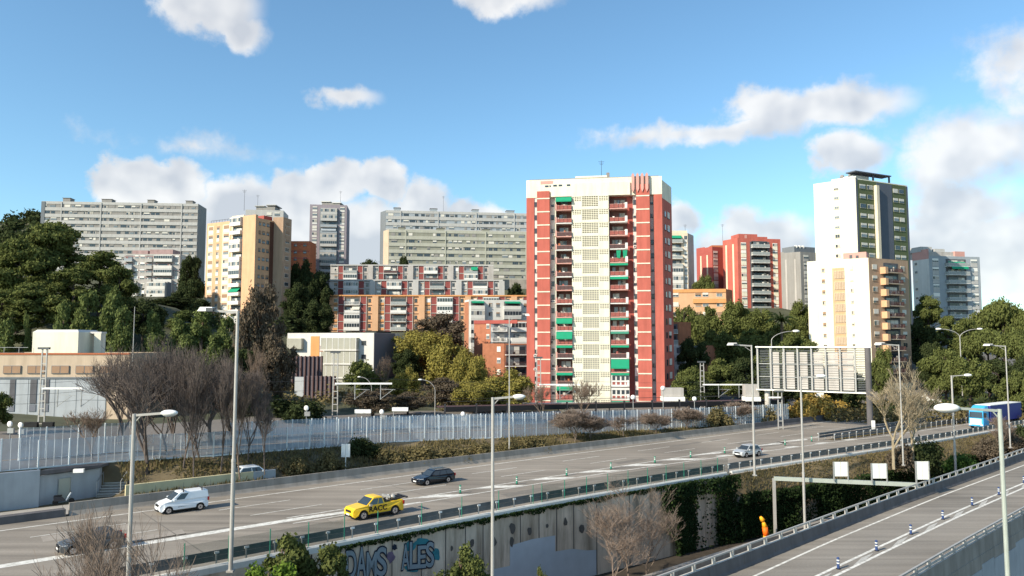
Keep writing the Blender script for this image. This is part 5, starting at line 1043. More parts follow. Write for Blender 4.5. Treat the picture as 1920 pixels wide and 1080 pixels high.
for dz in (0, 1.5, -1.2):
    mb = MB()
    for a, b in zip(pts, pts[1:]):
        n = 6; L_ = [(a+(b-a)*k/n)+Vector((0, dz*.6, dz-.5*math.sin(math.pi*k/n))) for k in range(n+1)]; mb.pipe(L_, .022, 'dark_metal', 3)
    link('wire', mb.mesh('wire'), r)
# ---------------- street lamps ----------------
def lamp(kind, label, px, ytop, D, zb, head_px, r0=.13, py_head=None, square=False, mt='pole', group='street lamps', arm2=None):
    q = P(px, ytop, D); h = q.z-zb; rt = thing('street_lamp', label, 'street lamp', (q.x, q.y, zb), 0, group)
    L = (head_px-px)/FOC*D; sg = 1 if L > 0 else -1; mb = MB()
    if kind != 'curve':
        mb.tube((0, 0, 0), (0, 0, h*.42), r0, r0, mt, 10); mb.tube((0, 0, h*.42), (0, 0, h), r0*.82, r0*.72, mt, 10); mb.tube((0, 0, h*.42-.1), (0, 0, h*.42+.1), r0*1.1, r0*1.1, mt, 10)
    else: mb.tube((0, 0, 0), (0, 0, h-1.8), r0, r0*.7, mt, 8)
    mb.box(-r0*1.6, r0*1.6, -r0*1.6, r0*1.6, 0, .12, mt); link('pole', mb.mesh('pole'), rt)
    mb = MB()
    if kind == 'oval':
        mb.beam((0, 0, h-.08), (L*.62, 0, h+.03), .09, .12, mt); mb.beam((0, 0, h-.5), (sg*.35, 0, h-.1), .05, .05, mt); link('arm', mb.mesh('arm'), rt)
        mb = MB(); c = L*.80; R = abs(L)*.20
        mb.ball((c, 0, h+.05), R, 'lamp_white', 14, (1, .5, .36), 8); link('lamp_head', mb.mesh('lamp_head', True), rt); mb = MB(); mb.ball((c, 0, h-.03), R*.8, 'lamp_glass', 12, (1, .45, .34), 6); link('diffuser', mb.mesh('diffuser', True), rt)
    elif kind == 'flat':
        mb.beam((0, 0, h-.1), (L*.62, 0, h+.02), .12, .16, mt); mb.beam((0, 0, h-.75), (L*.28, 0, h-.2), .05, .05, mt); link('arm', mb.mesh('arm'), rt)
        mb = MB(); x0, x1 = L*.6, L; mb.hexa([(min(x0, x1), -.3, h-.02), (max(x0, x1), -.3, h-.02), (max(x0, x1), .3, h-.02), (min(x0, x1), .3, h-.02), (min(x0, x1)+.15, -.2, h+.26), (max(x0, x1)-.1, -.2, h+.26), (max(x0, x1)-.1, .2, h+.26), (min(x0, x1)+.15, .2, h+.26)], 'lamp_white'); link('lamp_head', mb.mesh('lamp_head'), rt)
        mb = MB(); mb.box(min(x0, L*.78), max(x0, L*.78), -.31, .31, -.04+h, h+.2, 'galv_dark'); link('gear_box', mb.mesh('gear_box'), rt)
    else:
        for sgn, LL in ([(sg, L)]+([(-sg, arm2)] if arm2 else [])):
            mb = MB(); pts = [Vector((LL*(1-math.cos(a))*.55 if a < 1.2 else 0, 0, 0)) for a in ()]
            for k in range(8): a = k/7; pts.append(Vector((LL*a**1.6*.85, 0, h-1.8+1.8*math.sin(a*math.pi/2)*1.0)))
            mb.pipe(pts, r0*.6, mt, 6); link('arm', mb.mesh('arm'), rt); mb = MB(); e = pts[-1]; mb.ball((e.x+LL*.08, 0, e.z+.02), abs(LL)*.14, 'lamp_white', 10, (1, .5, .35), 6); link('lamp_head', mb.mesh('lamp_head', True), rt)
    return rt
q = G(443, 1072); lamp('flat', 'tall grey lamp post with a flat head to its left, on the wall top', 446, 583, q.y, 0, 373, .14)
lamp('oval', 'grey lamp post with a white oval head, left foreground', 252, 776, 40, -7.6, 333, .14)
lamp('oval', 'grey lamp post with a white oval head in front of the retaining wall, centre', 924, 745, 45, -7.6, 985, .13)
lamp('flat', 'thin tall lamp post behind the far barrier, just left of the red tower', 955, 592, barD(955)+1.5, 0, 993, .10)
lamp('flat', 'tall lamp post with a flat head in front of the trees, above the silver car', 1409, 647, 87, -.2, 1364, .13)
lamp('oval', 'slim lamp post with an oval head, left of the three white sign backs', 1501, 706, 82, -6.6, 1549, .14)
lamp('flat', 'lamp post beside the bare tree on the right verge', 1685, 646, 96, -.5, 1641, .10)
lamp('oval', 'lamp post with a white oval head right of the dark round bush', 1784, 704, 104, -6, 1822, .16)
lamp('curve', 'tall double-armed curved lamp post at the right', 1799, 617, 172, 0, 1840, .13, arm2=-(1799-1757)/FOC*172)
lamp('flat', 'lamp post at the right with its arm over the blue truck', 1885, 648, 112, -.5, 1845, .11)
lamp('oval', 'thick pale green lamp post in the right foreground', 1874, 767, 36, -7.6, 1752, .135, mt='pole_green')
lamp('curve', 'curved-arm lamp post rising behind the billboard', 1446, 621, 150, 1, 1496, .11)
lamp('curve', 'small curved lamp post among the olive trees left of the canopy', 816, 712, 130, 2, 786, .08); lamp('curve', 'small curved lamp post in front of the modern white building', 697, 707, 128, 2, 672, .08)
# slim masts, signs
r = thing('antenna_mast', 'very thin tall mast above the corner of the sand-coloured building', 'mast', (X(252, 105), 105, 3)); mb = MB(); mb.tube((0, 0, 0), (0, 0, P(252, 575, 105).z-3), .09, .04, 'pole', 6); link('pole', mb.mesh('pole'), r)
for px, yt, yb, D, zz, lab in ((648, 833, 857, barD(648)+2.2, None, 'white blank sign back behind the barrier above the yellow pickup'), (1537, 737, 757, barD(1537)+3, None, 'white blank sign back in front of the yellow shrubs')):
    q = P(px, yb, D); g0 = tz(q.x, q.y); r = thing('road_sign', lab, 'sign', (q.x, q.y, g0)); h = (yb-yt)/FOC*D; w = 8/FOC*D; z0 = q.z-g0
    for x in (-w/2-.02, w/2+.02): mb = MB(); mb.box(x-w/2+.02, x+w/2-.02, -.05, .05, z0, z0+h, 'lamp_white'); link('sign_panel', mb.mesh('sign_panel'), r)
    mb = MB(); mb.tube((0, .06, 0), (0, .06, z0+h), .06, .06, 'lamp_white', 6); link('pole', mb.mesh('pole'), r)
# gantry
a = P(1451, 897, 84); b = P(1722, 909, 80.2); b.z = a.z; r = thing('sign_gantry', 'grey gantry beam on a post carrying three blank white sign backs', 'gantry', (a.x, a.y, -6.6)); o_ = Vector((a.x, a.y, -6.6))
mb = MB(); mb.beam(a-o_, b-o_, .3, .42, 'pole_green'); link('beam', mb.mesh('beam'), r); mb = MB(); mb.box(-.14, .14, -.14, .14, 0, a.z+6.6, 'pole'); link('post', mb.mesh('post'), r)
mb = MB(); e = b-o_; mb.box(e.x-.14, e.x+.14, e.y-.14, e.y+.14, 0, e.z, 'pole'); link('post', mb.mesh('post'), r)
for px, y0, y1, w in ((1576, 866, 893, 26), (1648, 869, 897, 28), (1729, 865, 899, 24)):
    f = (px-1451)/(1722-1451); D = 84-3.8*f; t0 = P(px-w/2, y0, D-.3)-o_; t1 = P(px+w/2, y1, D-.3)-o_
    mb = MB(); xm = (t0.x+t1.x)/2; mb.box(t0.x, xm-.02, t0.y-.06, t0.y, t1.z, t0.z, 'sign_back'); mb.box(xm+.02, t1.x, t0.y-.06, t0.y, t1.z, t0.z, 'sign_back'); link('sign_panel', mb.mesh('sign_panel'), r)
    for x in (t0.x-.06, t1.x+.02): mb = MB(); mb.box(x, x+.08, t0.y-.1, t0.y+.1, t1.z-.5, t0.z, 'galv'); link('bracket', mb.mesh('bracket'), r)
# billboard
a = P(1421, 649, 141); b = P(1631, 650, 130); an = math.atan2(b.y-a.y, b.x-a.x); W_ = math.hypot(b.x-a.x, b.y-a.y); zt = a.z; zb = P(1421, 730, 141).z
r = thing('billboard', 'big slatted billboard frame seen from behind on two round legs, over the motorway', 'billboard', (a.x, a.y, 0), an)
mb = MB()
for z in (zt-.15, zb): mb.beam((-.3, -.5, z), (W_+.3, -.5, z), .5, .22, 'shutter_w')
for k in range(9): x = W_*k/8; mb.box(x-.12, x+.12, -.35, -.1, zb, zt, 'pole'); mb.box(x-.05, x+.05, -.9, -.78, zb+.1, zt-.2, 'galv')
for z in (zb+2.4, zb+4.8): mb.box(0, W_, -.3, -.22, z, z+.12, 'galv')
link('frame', mb.mesh('frame'), r)
mb = MB()
for k in range(26): z = zb+.2+(zt-zb-.4)*k/25; mb.box(0, W_, .0, .05, z, z+.12, 'galv_dark')
link('slats', mb.mesh('slats'), r)
for f0, f1 in ((.12, .20), (.23, .34), (.38, .46), (.50, .60), (.62, .73), (.75, .86)):
    mb = MB()
    for k in range(16): z = zb+.35+(zt-zb-1.4)*k/16; mb.box(W_*f0, W_*f1, -.09, -.04, z, z+(zt-zb-1.4)/16-.06, 'b_offwhite')
    link('poster_panel', mb.mesh('poster_panel'), r)
for f in (.07, .985):
    x = W_*f; mb = MB(); mb.tube((x, -.6 if f > .5 else .7, 0), (x, -.6 if f > .5 else .7, zb+(7.9 if f > .5 else 0)), .5, .5, 'concrete_dark' if f > .5 else 'concrete_light', 14); link('leg', mb.mesh('leg'), r)
# tent roof, sand mound, orange banner, marker
q = P(1760, 762, 186); g0 = tz(q.x, q.y); r = thing('white_tent', 'low white tented roof by the road, left of the blue truck', 'tent', (q.x, q.y, q.z)); mb = MB(); mb.poly([(-5, -1, 0), (2.6, -1.5, -.2), (0, -.5, 1.7), (-2.2, 0, 1.9)], 'sign_back'); mb.poly([(2.6, -1.5, -.2), (3, 4, 0), (-1.6, 3, 3.0), (-2.2, 0, 1.9), (0, -.5, 1.7)], 'b_pink'); mb.poly([(-5, -1, 0), (-2.2, 0, 1.9), (-1.6, 3, 3.0), (-5, 4, 0)], 'sign_back'); link('roof_sheet', mb.mesh('roof_sheet'), r)
mb = MB()
for x, y in ((-4.8, -.8), (2.4, -1.3), (-4.8, 3.8), (2.8, 3.8)): mb.beam((x, y, -3), (x, y, 0), .12, .12, 'galv')
link('legs', mb.mesh('legs'), r)
q = G(1437, 1020, -6.6); r = thing('inflatable_banner', 'curved orange inflatable banner standing in the lane beside the gantry post', 'banner', (q.x, q.y, -6.6))
mb = MB(); pts = [(0, 0), (-.02, .9), (-.12, 1.8), (-.32, 2.5), (-.58, 2.9)]
for (x0, z0), (x1, z1), m_ in zip(pts, pts[1:], ('orange_yellow', 'orange_fabric', 'orange_yellow', 'orange_yellow')): mb.tube((x0, 0, z0), (x1, 0, z1), .30, .30 if z1 < 2.3 else .12, m_, 10)
link('tube', mb.mesh('tube', True), r); mb = MB(); mb.tube((0, 0, 0), (0, 0, .5), .32, .3, 'orange_fabric', 10); link('base', mb.mesh('base'), r)
q = G(1638, 812, 0); r = thing('marker_post', 'small white marker sign at the foot of the billboard leg in the median', 'sign', (q.x, q.y, 0)); mb = MB(); mb.box(-.3, .3, -.04, .04, .9, 2.1, 'lamp_white'); mb.box(-.3, .3, -.04, .04, .4, .8, 'lamp_white'); link('plate', mb.mesh('plate'), r); mb = MB(); mb.tube((0, .05, 0), (0, .05, 2.1), .04, .04, 'galv', 6); link('pole', mb.mesh('pole'), r)
# ---------------- vehicles ----------------
def vehicle(label, cat, name, pos, rz, body, L, W, H, belt, prof_low, cabin, wheels, wr=.33, group='vehicles on the motorway', glassn=2, extra=None, cy_low=.0, rimm='chrome'):
    """prof_low: hood/trunk line from nose to tail; cabin: (x_windshield_base, x_roof_front, x_roof_rear, x_tail_base); x forward"""
    r = thing(name, label, cat, pos, rz, group); hw = W/2
    # lower body with wheel arches, outline runs along the bottom from tail to nose then back over the top
    bot = []; z0 = wr*.62
    xs = sorted(wheels)
    bot.append((-L/2+.05, z0+.12)); bot.append((-L/2+.18, z0))
    for wx in xs:
        for k in range(9):
            a = math.pi-math.pi*k/8; bot.append((wx+math.cos(a)*wr*1.18, max(z0, wr+math.sin(a)*wr*1.15)))
    bot.append((L/2-.2, z0)); bot.append((L/2-.03, z0+.15))
    out = bot+prof_low; n = len(out); mb = MB(); i = mb.mi(body)
    def inset(z): return .0 if z < belt*.6 else .06*(z-belt*.6)/(belt*.4)
    def yw(x, z):
        e = max(0, abs(x)-(L/2-.55))/.55; return hw*(1-.16*e*e)-inset(z)
    for sgn in (-1, 1): mb.v.extend([(x, sgn*yw(x, z), z) for x, z in out])
    for k in range(n): mb.f.append((k, (k+1) % n, n+(k+1) % n, n+k)); mb.m.append(i)
    mb.f.append(tuple(range(n-1, -1, -1))); mb.m.append(i); mb.f.append(tuple(range(n, 2*n))); mb.m.append(i)
    # roof / cabin
    x1, x2, x3, x4 = cabin; ti = .16 if H < 1.6 else .12; b0 = hw-.07; b1 = hw-.07-ti
    zb_ = belt-.02
    mb.hexa([(x4, -b0, zb_), (x1, -b0, zb_), (x1, b0, zb_), (x4, b0, zb_), (x3, -b1, H-.05), (x2, -b1, H-.05), (x2, b1, H-.05), (x3, b1, H-.05)], body)
    mb.hexa([(x3+.02, -b1, H-.05), (x2-.02, -b1, H-.05), (x2-.02, b1, H-.05), (x3+.02, b1, H-.05), (x3+.15, -b1+.14, H), (x2-.25, -b1+.14, H), (x2-.25, b1-.14, H), (x3+.15, b1-.14, H)], body)
    o = link('body', mb.mesh('body', False), r); bv = o.modifiers.new('bevel', 'BEVEL'); bv.width = .045; bv.segments = 2; bv.limit_method = 'ANGLE'; bv.angle_limit = math.radians(28)
    # windscreen, rear window and side windows slightly proud of the cabin
    def lerp(a, b, t): return a+(b-a)*t
    def cab(u, v, sgn=1, off=.012):  # u along length 0 rear..1 front, v up
        xb = lerp(x4, x1, u); xt = lerp(x3, x2, u); y = lerp(b0, b1, v)+off; return Vector((lerp(xb, xt, v), sgn*y, lerp(zb_, H-.05, v)))
    mb = MB(); nx = Vector((H-zb_, 0, x1-x2)).normalized()*.015
    mb.poly([Vector((lerp(x1, x2, .08), -lerp(b0, b1, .08)+.07, lerp(zb_, H, .08)))+nx, Vector((lerp(x1, x2, .08), lerp(b0, b1, .08)-.07, lerp(zb_, H, .08)))+nx, Vector((lerp(x1, x2, .9), b1-.05, lerp(zb_, H-.05, .9)))+nx, Vector((lerp(x1, x2, .9), -b1+.05, lerp(zb_, H-.05, .9)))+nx], 'car_glass'); link('windscreen', mb.mesh('windscreen'), r)
    if cat != 'van':
        nx = Vector((-(H-zb_), 0, x3-x4)).normalized()*.015; mb = MB(); mb.poly([Vector((lerp(x4, x3, .9), -b1+.06, lerp(zb_, H-.05, .9)))+nx, Vector((lerp(x4, x3, .9), b1-.06, lerp(zb_, H-.05, .9)))+nx, Vector((lerp(x4, x3, .15), b0-.08, lerp(zb_, H-.05, .15)))+nx, Vector((lerp(x4, x3, .15), -b0+.08, lerp(zb_, H-.05, .15)))+nx], 'car_glass'); link('rear_window', mb.mesh('rear_window'), r)
    spans = glassn if isinstance(glassn, list) else {2: [(.08, .50), (.53, .93)], 3: [(.05, .30), (.33, .61), (.64, .93)]}[glassn]
    for sgn in (-1, 1):
        for u0, u1 in spans:
            mb = MB(); p = [cab(u0, .1, sgn), cab(u1, .1, sgn), cab(u1, .86, sgn), cab(u0, .86, sgn)]; mb.poly(p if sgn < 0 else p[::-1], 'car_glass'); link('side_window', mb.mesh('side_window'), r)
        mb = MB(); mb.box(x1-.45, x1-.22, sgn*(hw+.02), sgn*(hw+.02)+sgn*.2, belt+.0, belt+.16, body if cat != 'pickup' else 'chrome'); link('mirror', mb.mesh('mirror'), r)
        mb = MB(); yl = yw(L/2-.1, belt*.7); z = belt*.70; mb.hexa([(L/2-.42, sgn*(yl-.5), z-.1), (L/2-.02, sgn*(yl-.52), z-.1), (L/2-.10, sgn*(yl-.03), z-.07), (L/2-.48, sgn*(yl+.05), z-.05), (L/2-.42, sgn*(yl-.5), z+.07), (L/2-.07, sgn*(yl-.52), z+.07), (L/2-.14, sgn*(yl-.02), z+.1), (L/2-.52, sgn*(yl+.05), z+.12)] if sgn > 0 else [(L/2-.48, sgn*(yl+.05), z-.05), (L/2-.10, sgn*(yl-.03), z-.07), (L/2-.02, sgn*(yl-.52), z-.1), (L/2-.42, sgn*(yl-.5), z-.1), (L/2-.52, sgn*(yl+.05), z+.12), (L/2-.14, sgn*(yl-.02), z+.1), (L/2-.07, sgn*(yl-.52), z+.07), (L/2-.42, sgn*(yl-.5), z+.07)], 'headlight'); link('headlight', mb.mesh('headlight'), r)
        mb = MB(); mb.box(-L/2-.01, -L/2+.12, min(sgn*(hw-.3), sgn*(hw-.08)), max(sgn*(hw-.3), sgn*(hw-.08)), belt*.72, belt*1.0, 'tail_red'); link('tail_light', mb.mesh('tail_light'), r)
    mb = MB(); mb.box(L/2-.06, L/2+.02, -.42, .42, belt*.60, belt*.76, 'black'); mb.box(L/2-.05, L/2+.025, -.55, .55, z0+.06, z0+.2, 'black'); link('grille', mb.mesh('grille'), r)
    mb = MB(); mb.box(L/2, L/2+.035, -.26, .26, z0+.2, z0+.31, 'lamp_white'); link('number_plate', mb.mesh('number_plate'), r)
    wmT = MB(); wmT.tube((0, -.11, 0), (0, .11, 0), wr, wr, 'rubber', 20); wmR = MB(); wmR.tube((0, -.118, 0), (0, .118, 0), wr*.64, wr*.64, rimm, 14); wmR.tube((0, -.122, 0), (0, .122, 0), wr*.2, wr*.2, 'dark_metal', 8)
    for k in range(5): a = k*2*math.pi/5; wmR.beam((math.cos(a+.6)*wr*.3, -.122, math.sin(a+.6)*wr*.3), (math.cos(a+.6)*wr*.58, -.122, math.sin(a+.6)*wr*.58), .05, .02, 'dark_metal'); wmR.beam((math.cos(a+.6)*wr*.3, .122, math.sin(a+.6)*wr*.3), (math.cos(a+.6)*wr*.58, .122, math.sin(a+.6)*wr*.58), .05, .02, 'dark_metal')
    tm, rm = wmT.mesh('tyre'), wmR.mesh('rim')
    for wx in wheels:
        for sgn in (-1, 1):
            w = bpy.data.objects.new('wheel', None); SC.collection.objects.link(w); w.parent = r; w.location = (wx, sgn*(hw-.13), wr); link('tyre', tm, w); link('rim', rm, w)
    mb = MB(); mb.box(-L/2+.3, L/2-.3, -hw+.2, hw-.2, z0-.03, z0+.1, 'black')
    for wx in wheels: mb.box(wx-wr*1.14, wx+wr*1.14, -hw+.12, hw-.12, wr*.5, wr*2.0, 'black')
    link('underbody', mb.mesh('underbody'), r)
    if extra: extra(r)
    return r
def place(pa, pb, W):   # wheel contact spots of the near side -> centre
    a, b = G(*pa), G(*pb); c = (a+b)/2; c = c+Vector((NN.x, NN.y, 0))*(W/2-.1); s, t = toST(c)
    return c
RZC = ROADROT+math.pi
def van_extra(r):
    mb = MB(); mb.box(-1.2, .6, .865, .90, .52, .62, 'dark_metal'); link('side_strip', mb.mesh('side_strip'), r)
    for x in (-1.5, .1): mb = MB(); mb.box(x-.04, x+.04, -.72, .72, 1.92, 1.97, 'dark_metal'); mb.box(x-.04, x+.04, .62, .7, 1.76, 2.02, 'dark_metal'); mb.box(x-.04, x+.04, -.7, -.62, 1.76, 2.02, 'dark_metal'); link('roof_bar', mb.mesh('roof_bar'), r)
c = place((322, 963), (369, 957.5), 1.76)
vehicle('small white panel van with roof bars driving on the left of the motorway', 'van', 'panel_van', c, RZC, 'car_white', 4.25, 1.8, 1.80, 1.12, [(2.1, .55), (2.08, .78), (1.75, .98), (1.15, 1.13), (-2.0, 1.13), (-2.1, .6)], (1.22, .42, -2.0, -2.09), (-1.35, 1.35), .32, glassn=[(.66, .90)], extra=van_extra)
def pick_extra(r):
    mb = MB(); mb.box(-2.35, -.62, -.78, .78, .95, 1.0, 'black'); link('cargo_bed', mb.mesh('cargo_bed'), r)
    mb = MB()
    for y in (-.5, 0, .5): mb.beam((-.75, y, 1.2), (-2.9, y*.9, 1.38), .14, .12, 'dark_metal')
    mb.beam((-2.85, -.8, 1.36), (-2.85, .8, 1.36), .16, .14, 'dark_metal'); mb.beam((-1.2, -.7, 1.55), (-1.2, .7, 1.55), .12, .16, 'galv'); mb.beam((-1.2, 0, 1.0), (-1.5, 0, 1.62), .3, .22, 'galv'); mb.ball((-1.75, .2, 1.45), .22, 'pole', 8)
    link('recovery_crane', mb.mesh('recovery_crane'), r)
    me = text_mesh('RACC', 1, .03, .003, 'black', 0, 1.05); xs = [v.co.x for v in me.vertices]; ys = [v.co.y for v in me.vertices]; sx = 1.75/(max(xs)-min(xs)); sy = .46/(max(ys)-min(ys))
    for v in me.vertices: x, y, z = v.co; v.co = (1.05-(x-min(xs))*sx, .975+z, .60+(y-min(ys))*sy)
    link('side_lettering', me, r)
    for sgn in (-1, 1): mb = MB(); mb.box(-1.1, .95, min(sgn*.93, sgn*.99), max(sgn*.93, sgn*.99), .38, .44, 'dark_metal'); link('side_step', mb.mesh('side_step'), r)
c = place((684, 974), (737, 966), 1.86)
vehicle('bright yellow rescue pickup with RACC in black on its side and a tow crane', 'pickup', 'rescue_pickup', c, RZC, 'car_yellow', 5.1, 1.88, 1.78, 1.12, [(2.52, .55), (2.5, .85), (2.3, 1.02), (1.35, 1.14), (-.55, 1.14), (-.62, 1.16), (-2.45, 1.22), (-2.52, .6)], (1.30, .52, -.35, -.58), (-1.55, 1.55), .39, glassn=[(.10, .38), (.43, .90)], extra=pick_extra)
c = place((803, 910), (838, 905), 1.82)
def est_extra(r):
    for y in (-.6, .6): mb = MB(); mb.beam((.2, y, 1.5), (-1.7, y, 1.49), .04, .04, 'chrome'); link('roof_rail', mb.mesh('roof_rail'), r)
vehicle('dark navy estate car behind the yellow pickup', 'car', 'estate_car', c, RZC, 'car_navy', 4.75, 1.84, 1.48, .92, [(2.36, .5), (2.3, .72), (1.6, .86), (1.0, .94), (-2.1, .95), (-2.36, .85), (-2.37, .5)], (1.05, .35, -1.75, -2.25), (-1.35, 1.4), .33, glassn=3, extra=est_extra)
c = place((1401, 859), (1422, 854.5), 1.8)
vehicle('silver hatchback driving below the tall lamp post, right of centre', 'car', 'hatchback_car', c, math.atan2(ST(104, cLO(104)).y-ST(98, cLO(98)).y, ST(104, cLO(104)).x-ST(98, cLO(98)).x)+math.pi, 'car_silver', 4.3, 1.8, 1.56, .96, [(2.13, .5), (2.08, .78), (1.5, .92), (1.0, .98), (-2.0, 1.0), (-2.13, .85), (-2.14, .5)], (1.1, .35, -1.3, -2.0), (-1.28, 1.3), .33, glassn=2)
c = place((150, 1040), (200, 1030), 1.8)
vehicle('dark grey car mostly hidden behind the bare roadside shrub at lower left', 'car', 'saloon_car', c, RZC, 'car_grey', 4.3, 1.78, 1.46, .92, [(2.13, .5), (2.08, .72), (1.5, .86), (1.0, .94), (-2.0, .95), (-2.13, .8), (-2.14, .5)], (1.05, .3, -1.2, -1.85), (-1.28, 1.3), .32, glassn=2)
q = P(474, 905, barD(474)+3.4); vehicle('white car whose roof shows above the far barrier, right of the tall lamp post', 'car', 'parked_car', (q.x, q.y, .5), ROADROT, 'car_white', 4.2, 1.78, 1.62, 1.0, [(2.1, .5), (2.05, .8), (1.5, .95), (1.0, 1.0), (-2.0, 1.0), (-2.1, .5)], (1.1, .4, -1.4, -2.0), (-1.28, 1.3), .32, group='parked cars')
q = P(563, 605, 236); vehicle('white car parked among the dark trees above the modern white building', 'car', 'parked_car', (q.x, q.y, tz(q.x, q.y)+.1), .1, 'car_white', 4.2, 1.78, 1.5, .95, [(2.1, .5), (2.05, .8), (1.5, .92), (1.0, .96), (-2.0, .96), (-2.1, .5)], (1.1, .4, -1.2, -2.0), (-1.28, 1.3), .32, group='parked cars')
# lorry
s_ = 149; a = ST(s_, 47.4); b = ST(s_+8, cW(s_+8)+3.0); rz = math.atan2(b.y-a.y, b.x-a.x)
r = thing('lorry', 'blue lorry with a light blue cab and a dark blue trailer at the right edge', 'lorry', (a.x, a.y, 0), rz, 'vehicles on the motorway')
mb = MB(); mb.hexa([(0, -1.22, .45), (2.4, -1.22, .45), (2.4, 1.22, .45), (0, 1.22, .45), (.25, -1.15, 3.5), (2.4, -1.2, 3.6), (2.4, 1.2, 3.6), (.25, 1.15, 3.5)], 'truck_blue'); mb.hexa([(.7, -1.1, 3.5), (2.4, -1.15, 3.55), (2.4, 1.15, 3.55), (.7, 1.1, 3.5), (1.5, -1.0, 4.0), (2.4, -1.1, 4.05), (2.4, 1.1, 4.05), (1.5, 1.0, 4.0)], 'truck_blue'); o = link('cab', mb.mesh('cab'), r); bv = o.modifiers.new('bevel', 'BEVEL'); bv.width = .08; bv.segments = 2
mb = MB(); mb.hexa([(.02, -1.08, 1.95), (.2, -1.08, 1.95), (.2, 1.08, 1.95), (.02, 1.08, 1.95), (.17, -1.02, 2.95), (.35, -1.02, 2.95), (.35, 1.02, 2.95), (.17, 1.02, 2.95)], 'car_glass'); link('windscreen', mb.mesh('windscreen'), r)
mb = MB()
for k in range(5): mb.box(-.06, .2, -.95, .95, .75+k*.22, .87+k*.22, 'lamp_white')
link('grille', mb.mesh('grille'), r)
for y in (-1, 1):
    mb = MB(); mb.box(.5, 1.4, y*1.2-.02, y*1.2+.02, 2.0, 2.8, 'car_glass'); link('side_window', mb.mesh('side_window'), r); mb = MB(); mb.box(-.05, .12, min(y*.75, y*1.15), max(y*.75, y*1.15), .6, .8, 'headlight'); link('headlight', mb.mesh('headlight'), r); mb = MB(); mb.box(.1, .3, min(y*1.25, y*1.5), max(y*1.25, y*1.5), 2.0, 2.8, 'black'); link('mirror', mb.mesh('mirror'), r)
mb = MB(); mb.box(3.0, 16.4, -1.26, 1.26, 1.1, 3.98, 'truck_navy'); mb.box(2.98, 16.42, -1.28, 1.28, 3.98, 4.06, 'lamp_white'); mb.box(2.4, 3.2, -.5, .5, .8, 1.5, 'dark_metal'); link('trailer', mb.mesh('trailer'), r)
for x in (1.1, 4.8, 12.2, 13.5, 14.8):
    for y in (-1.05, 1.05): mb = MB(); mb.tube((x, y-.15, .5), (x, y+.15, .5), .5, .5, 'rubber', 16); mb.tube((x, y-.17, .5), (x, y+.17, .5), .25, .25, 'chrome', 10); link('wheel', mb.mesh('wheel'), r)
mb = MB(); mb.box(2.4, 16.3, -.45, .45, .75, 1.1, 'dark_metal'); link('chassis', mb.mesh('chassis'), r)
# ---------------- vegetation ----------------
leafmat('l_pine', (.066, .080, .027), (.155, .178, .060), (.21, .225, .09)); leafmat('l_pine2', (.080, .106, .036), (.175, .210, .075), (.17, .185, .095)); leafmat('l_dark', (.028, .040, .018), (.064, .080, .034), (.10, .112, .05))
leafmat('l_olive', (0.155, 0.146, 0.041), (0.328, 0.282, 0.077), (0.437, 0.365, 0.109)); leafmat('l_brown', (.080, .066, .048), (.155, .125, .092), (.20, .165, .125)); leafmat('l_green', (0.041, 0.081, 0.024), (0.095, 0.169, 0.041), (0.162, 0.243, 0.054)); leafmat('l_lime', (0.068, 0.115, 0.020), (0.162, 0.243, 0.041), (0.230, 0.311, 0.068))
leafmat('l_yellow', (0.297, 0.203, 0.054), (0.540, 0.392, 0.121), (0.648, 0.486, 0.176)); leafmat('l_scrub', (0.095, 0.088, 0.041), (0.216, 0.176, 0.088), (0.297, 0.243, 0.135)); leafmat('l_ivy', (0.014, 0.027, 0.012), (0.038, 0.061, 0.022), (0.081, 0.115, 0.041))
mat('bark', (.13, .095, .07), .95, .25, 3, .4); mat('bark_dark', (.055, .042, .035), .95, .25, 3, .4); mat('bark_pale', (.30, .25, .17), .95, .3, 3, .4); mat('twig', (.17, .125, .095), .95, .2, 2); mat('twig_red', (.20, .155, .125), .95, .2, 2); mat('twig_dark', (.115, .094, .084), .95, .2, 2)
RNG = np.random.default_rng(11)
def leaves(name, blobs, n, size, mt, flat=0.0, shell=.55, elong=1.6):
    B = np.array(blobs, float); area = (B[:, 3]*B[:, 4]+B[:, 4]*B[:, 5]+B[:, 3]*B[:, 5]); pick = RNG.choice(len(B), n, p=area/area.sum()); b = B[pick]
    d = RNG.normal(size=(n, 3)); d /= np.linalg.norm(d, axis=1)[:, None]; rr = (shell+(1-shell)*RNG.random(n)**.5)*(1+.30*RNG.normal(size=n)); c = b[:, :3]+d*b[:, 3:6]*rr[:, None]
    nrm = d+RNG.normal(size=(n, 3))*.75; nrm[:, 2] += flat; nrm /= np.linalg.norm(nrm, axis=1)[:, None]
    t = np.cross(nrm, RNG.normal(size=(n, 3))); t /= np.linalg.norm(t, axis=1)[:, None]; w = np.cross(nrm, t); s = size*(.6+.8*RNG.random(n))[:, None]
    V = np.stack([c-t*s*elong*.5, c+w*s*.5, c+t*s*elong*.5, c-w*s*.5], 1).reshape(-1, 3); me = bpy.data.meshes.new(name); me.vertices.add(len(V)); me.vertices.foreach_set('co', V.ravel().astype(np.float32)); me.loops.add(4*n); me.loops.foreach_set('vertex_index', np.arange(4*n, dtype=np.int32)); me.polygons.add(n); me.polygons.foreach_set('loop_start', np.arange(0, 4*n, 4, dtype=np.int32)); me.materials.append(M[mt]); me.update(calc_edges=True); return me
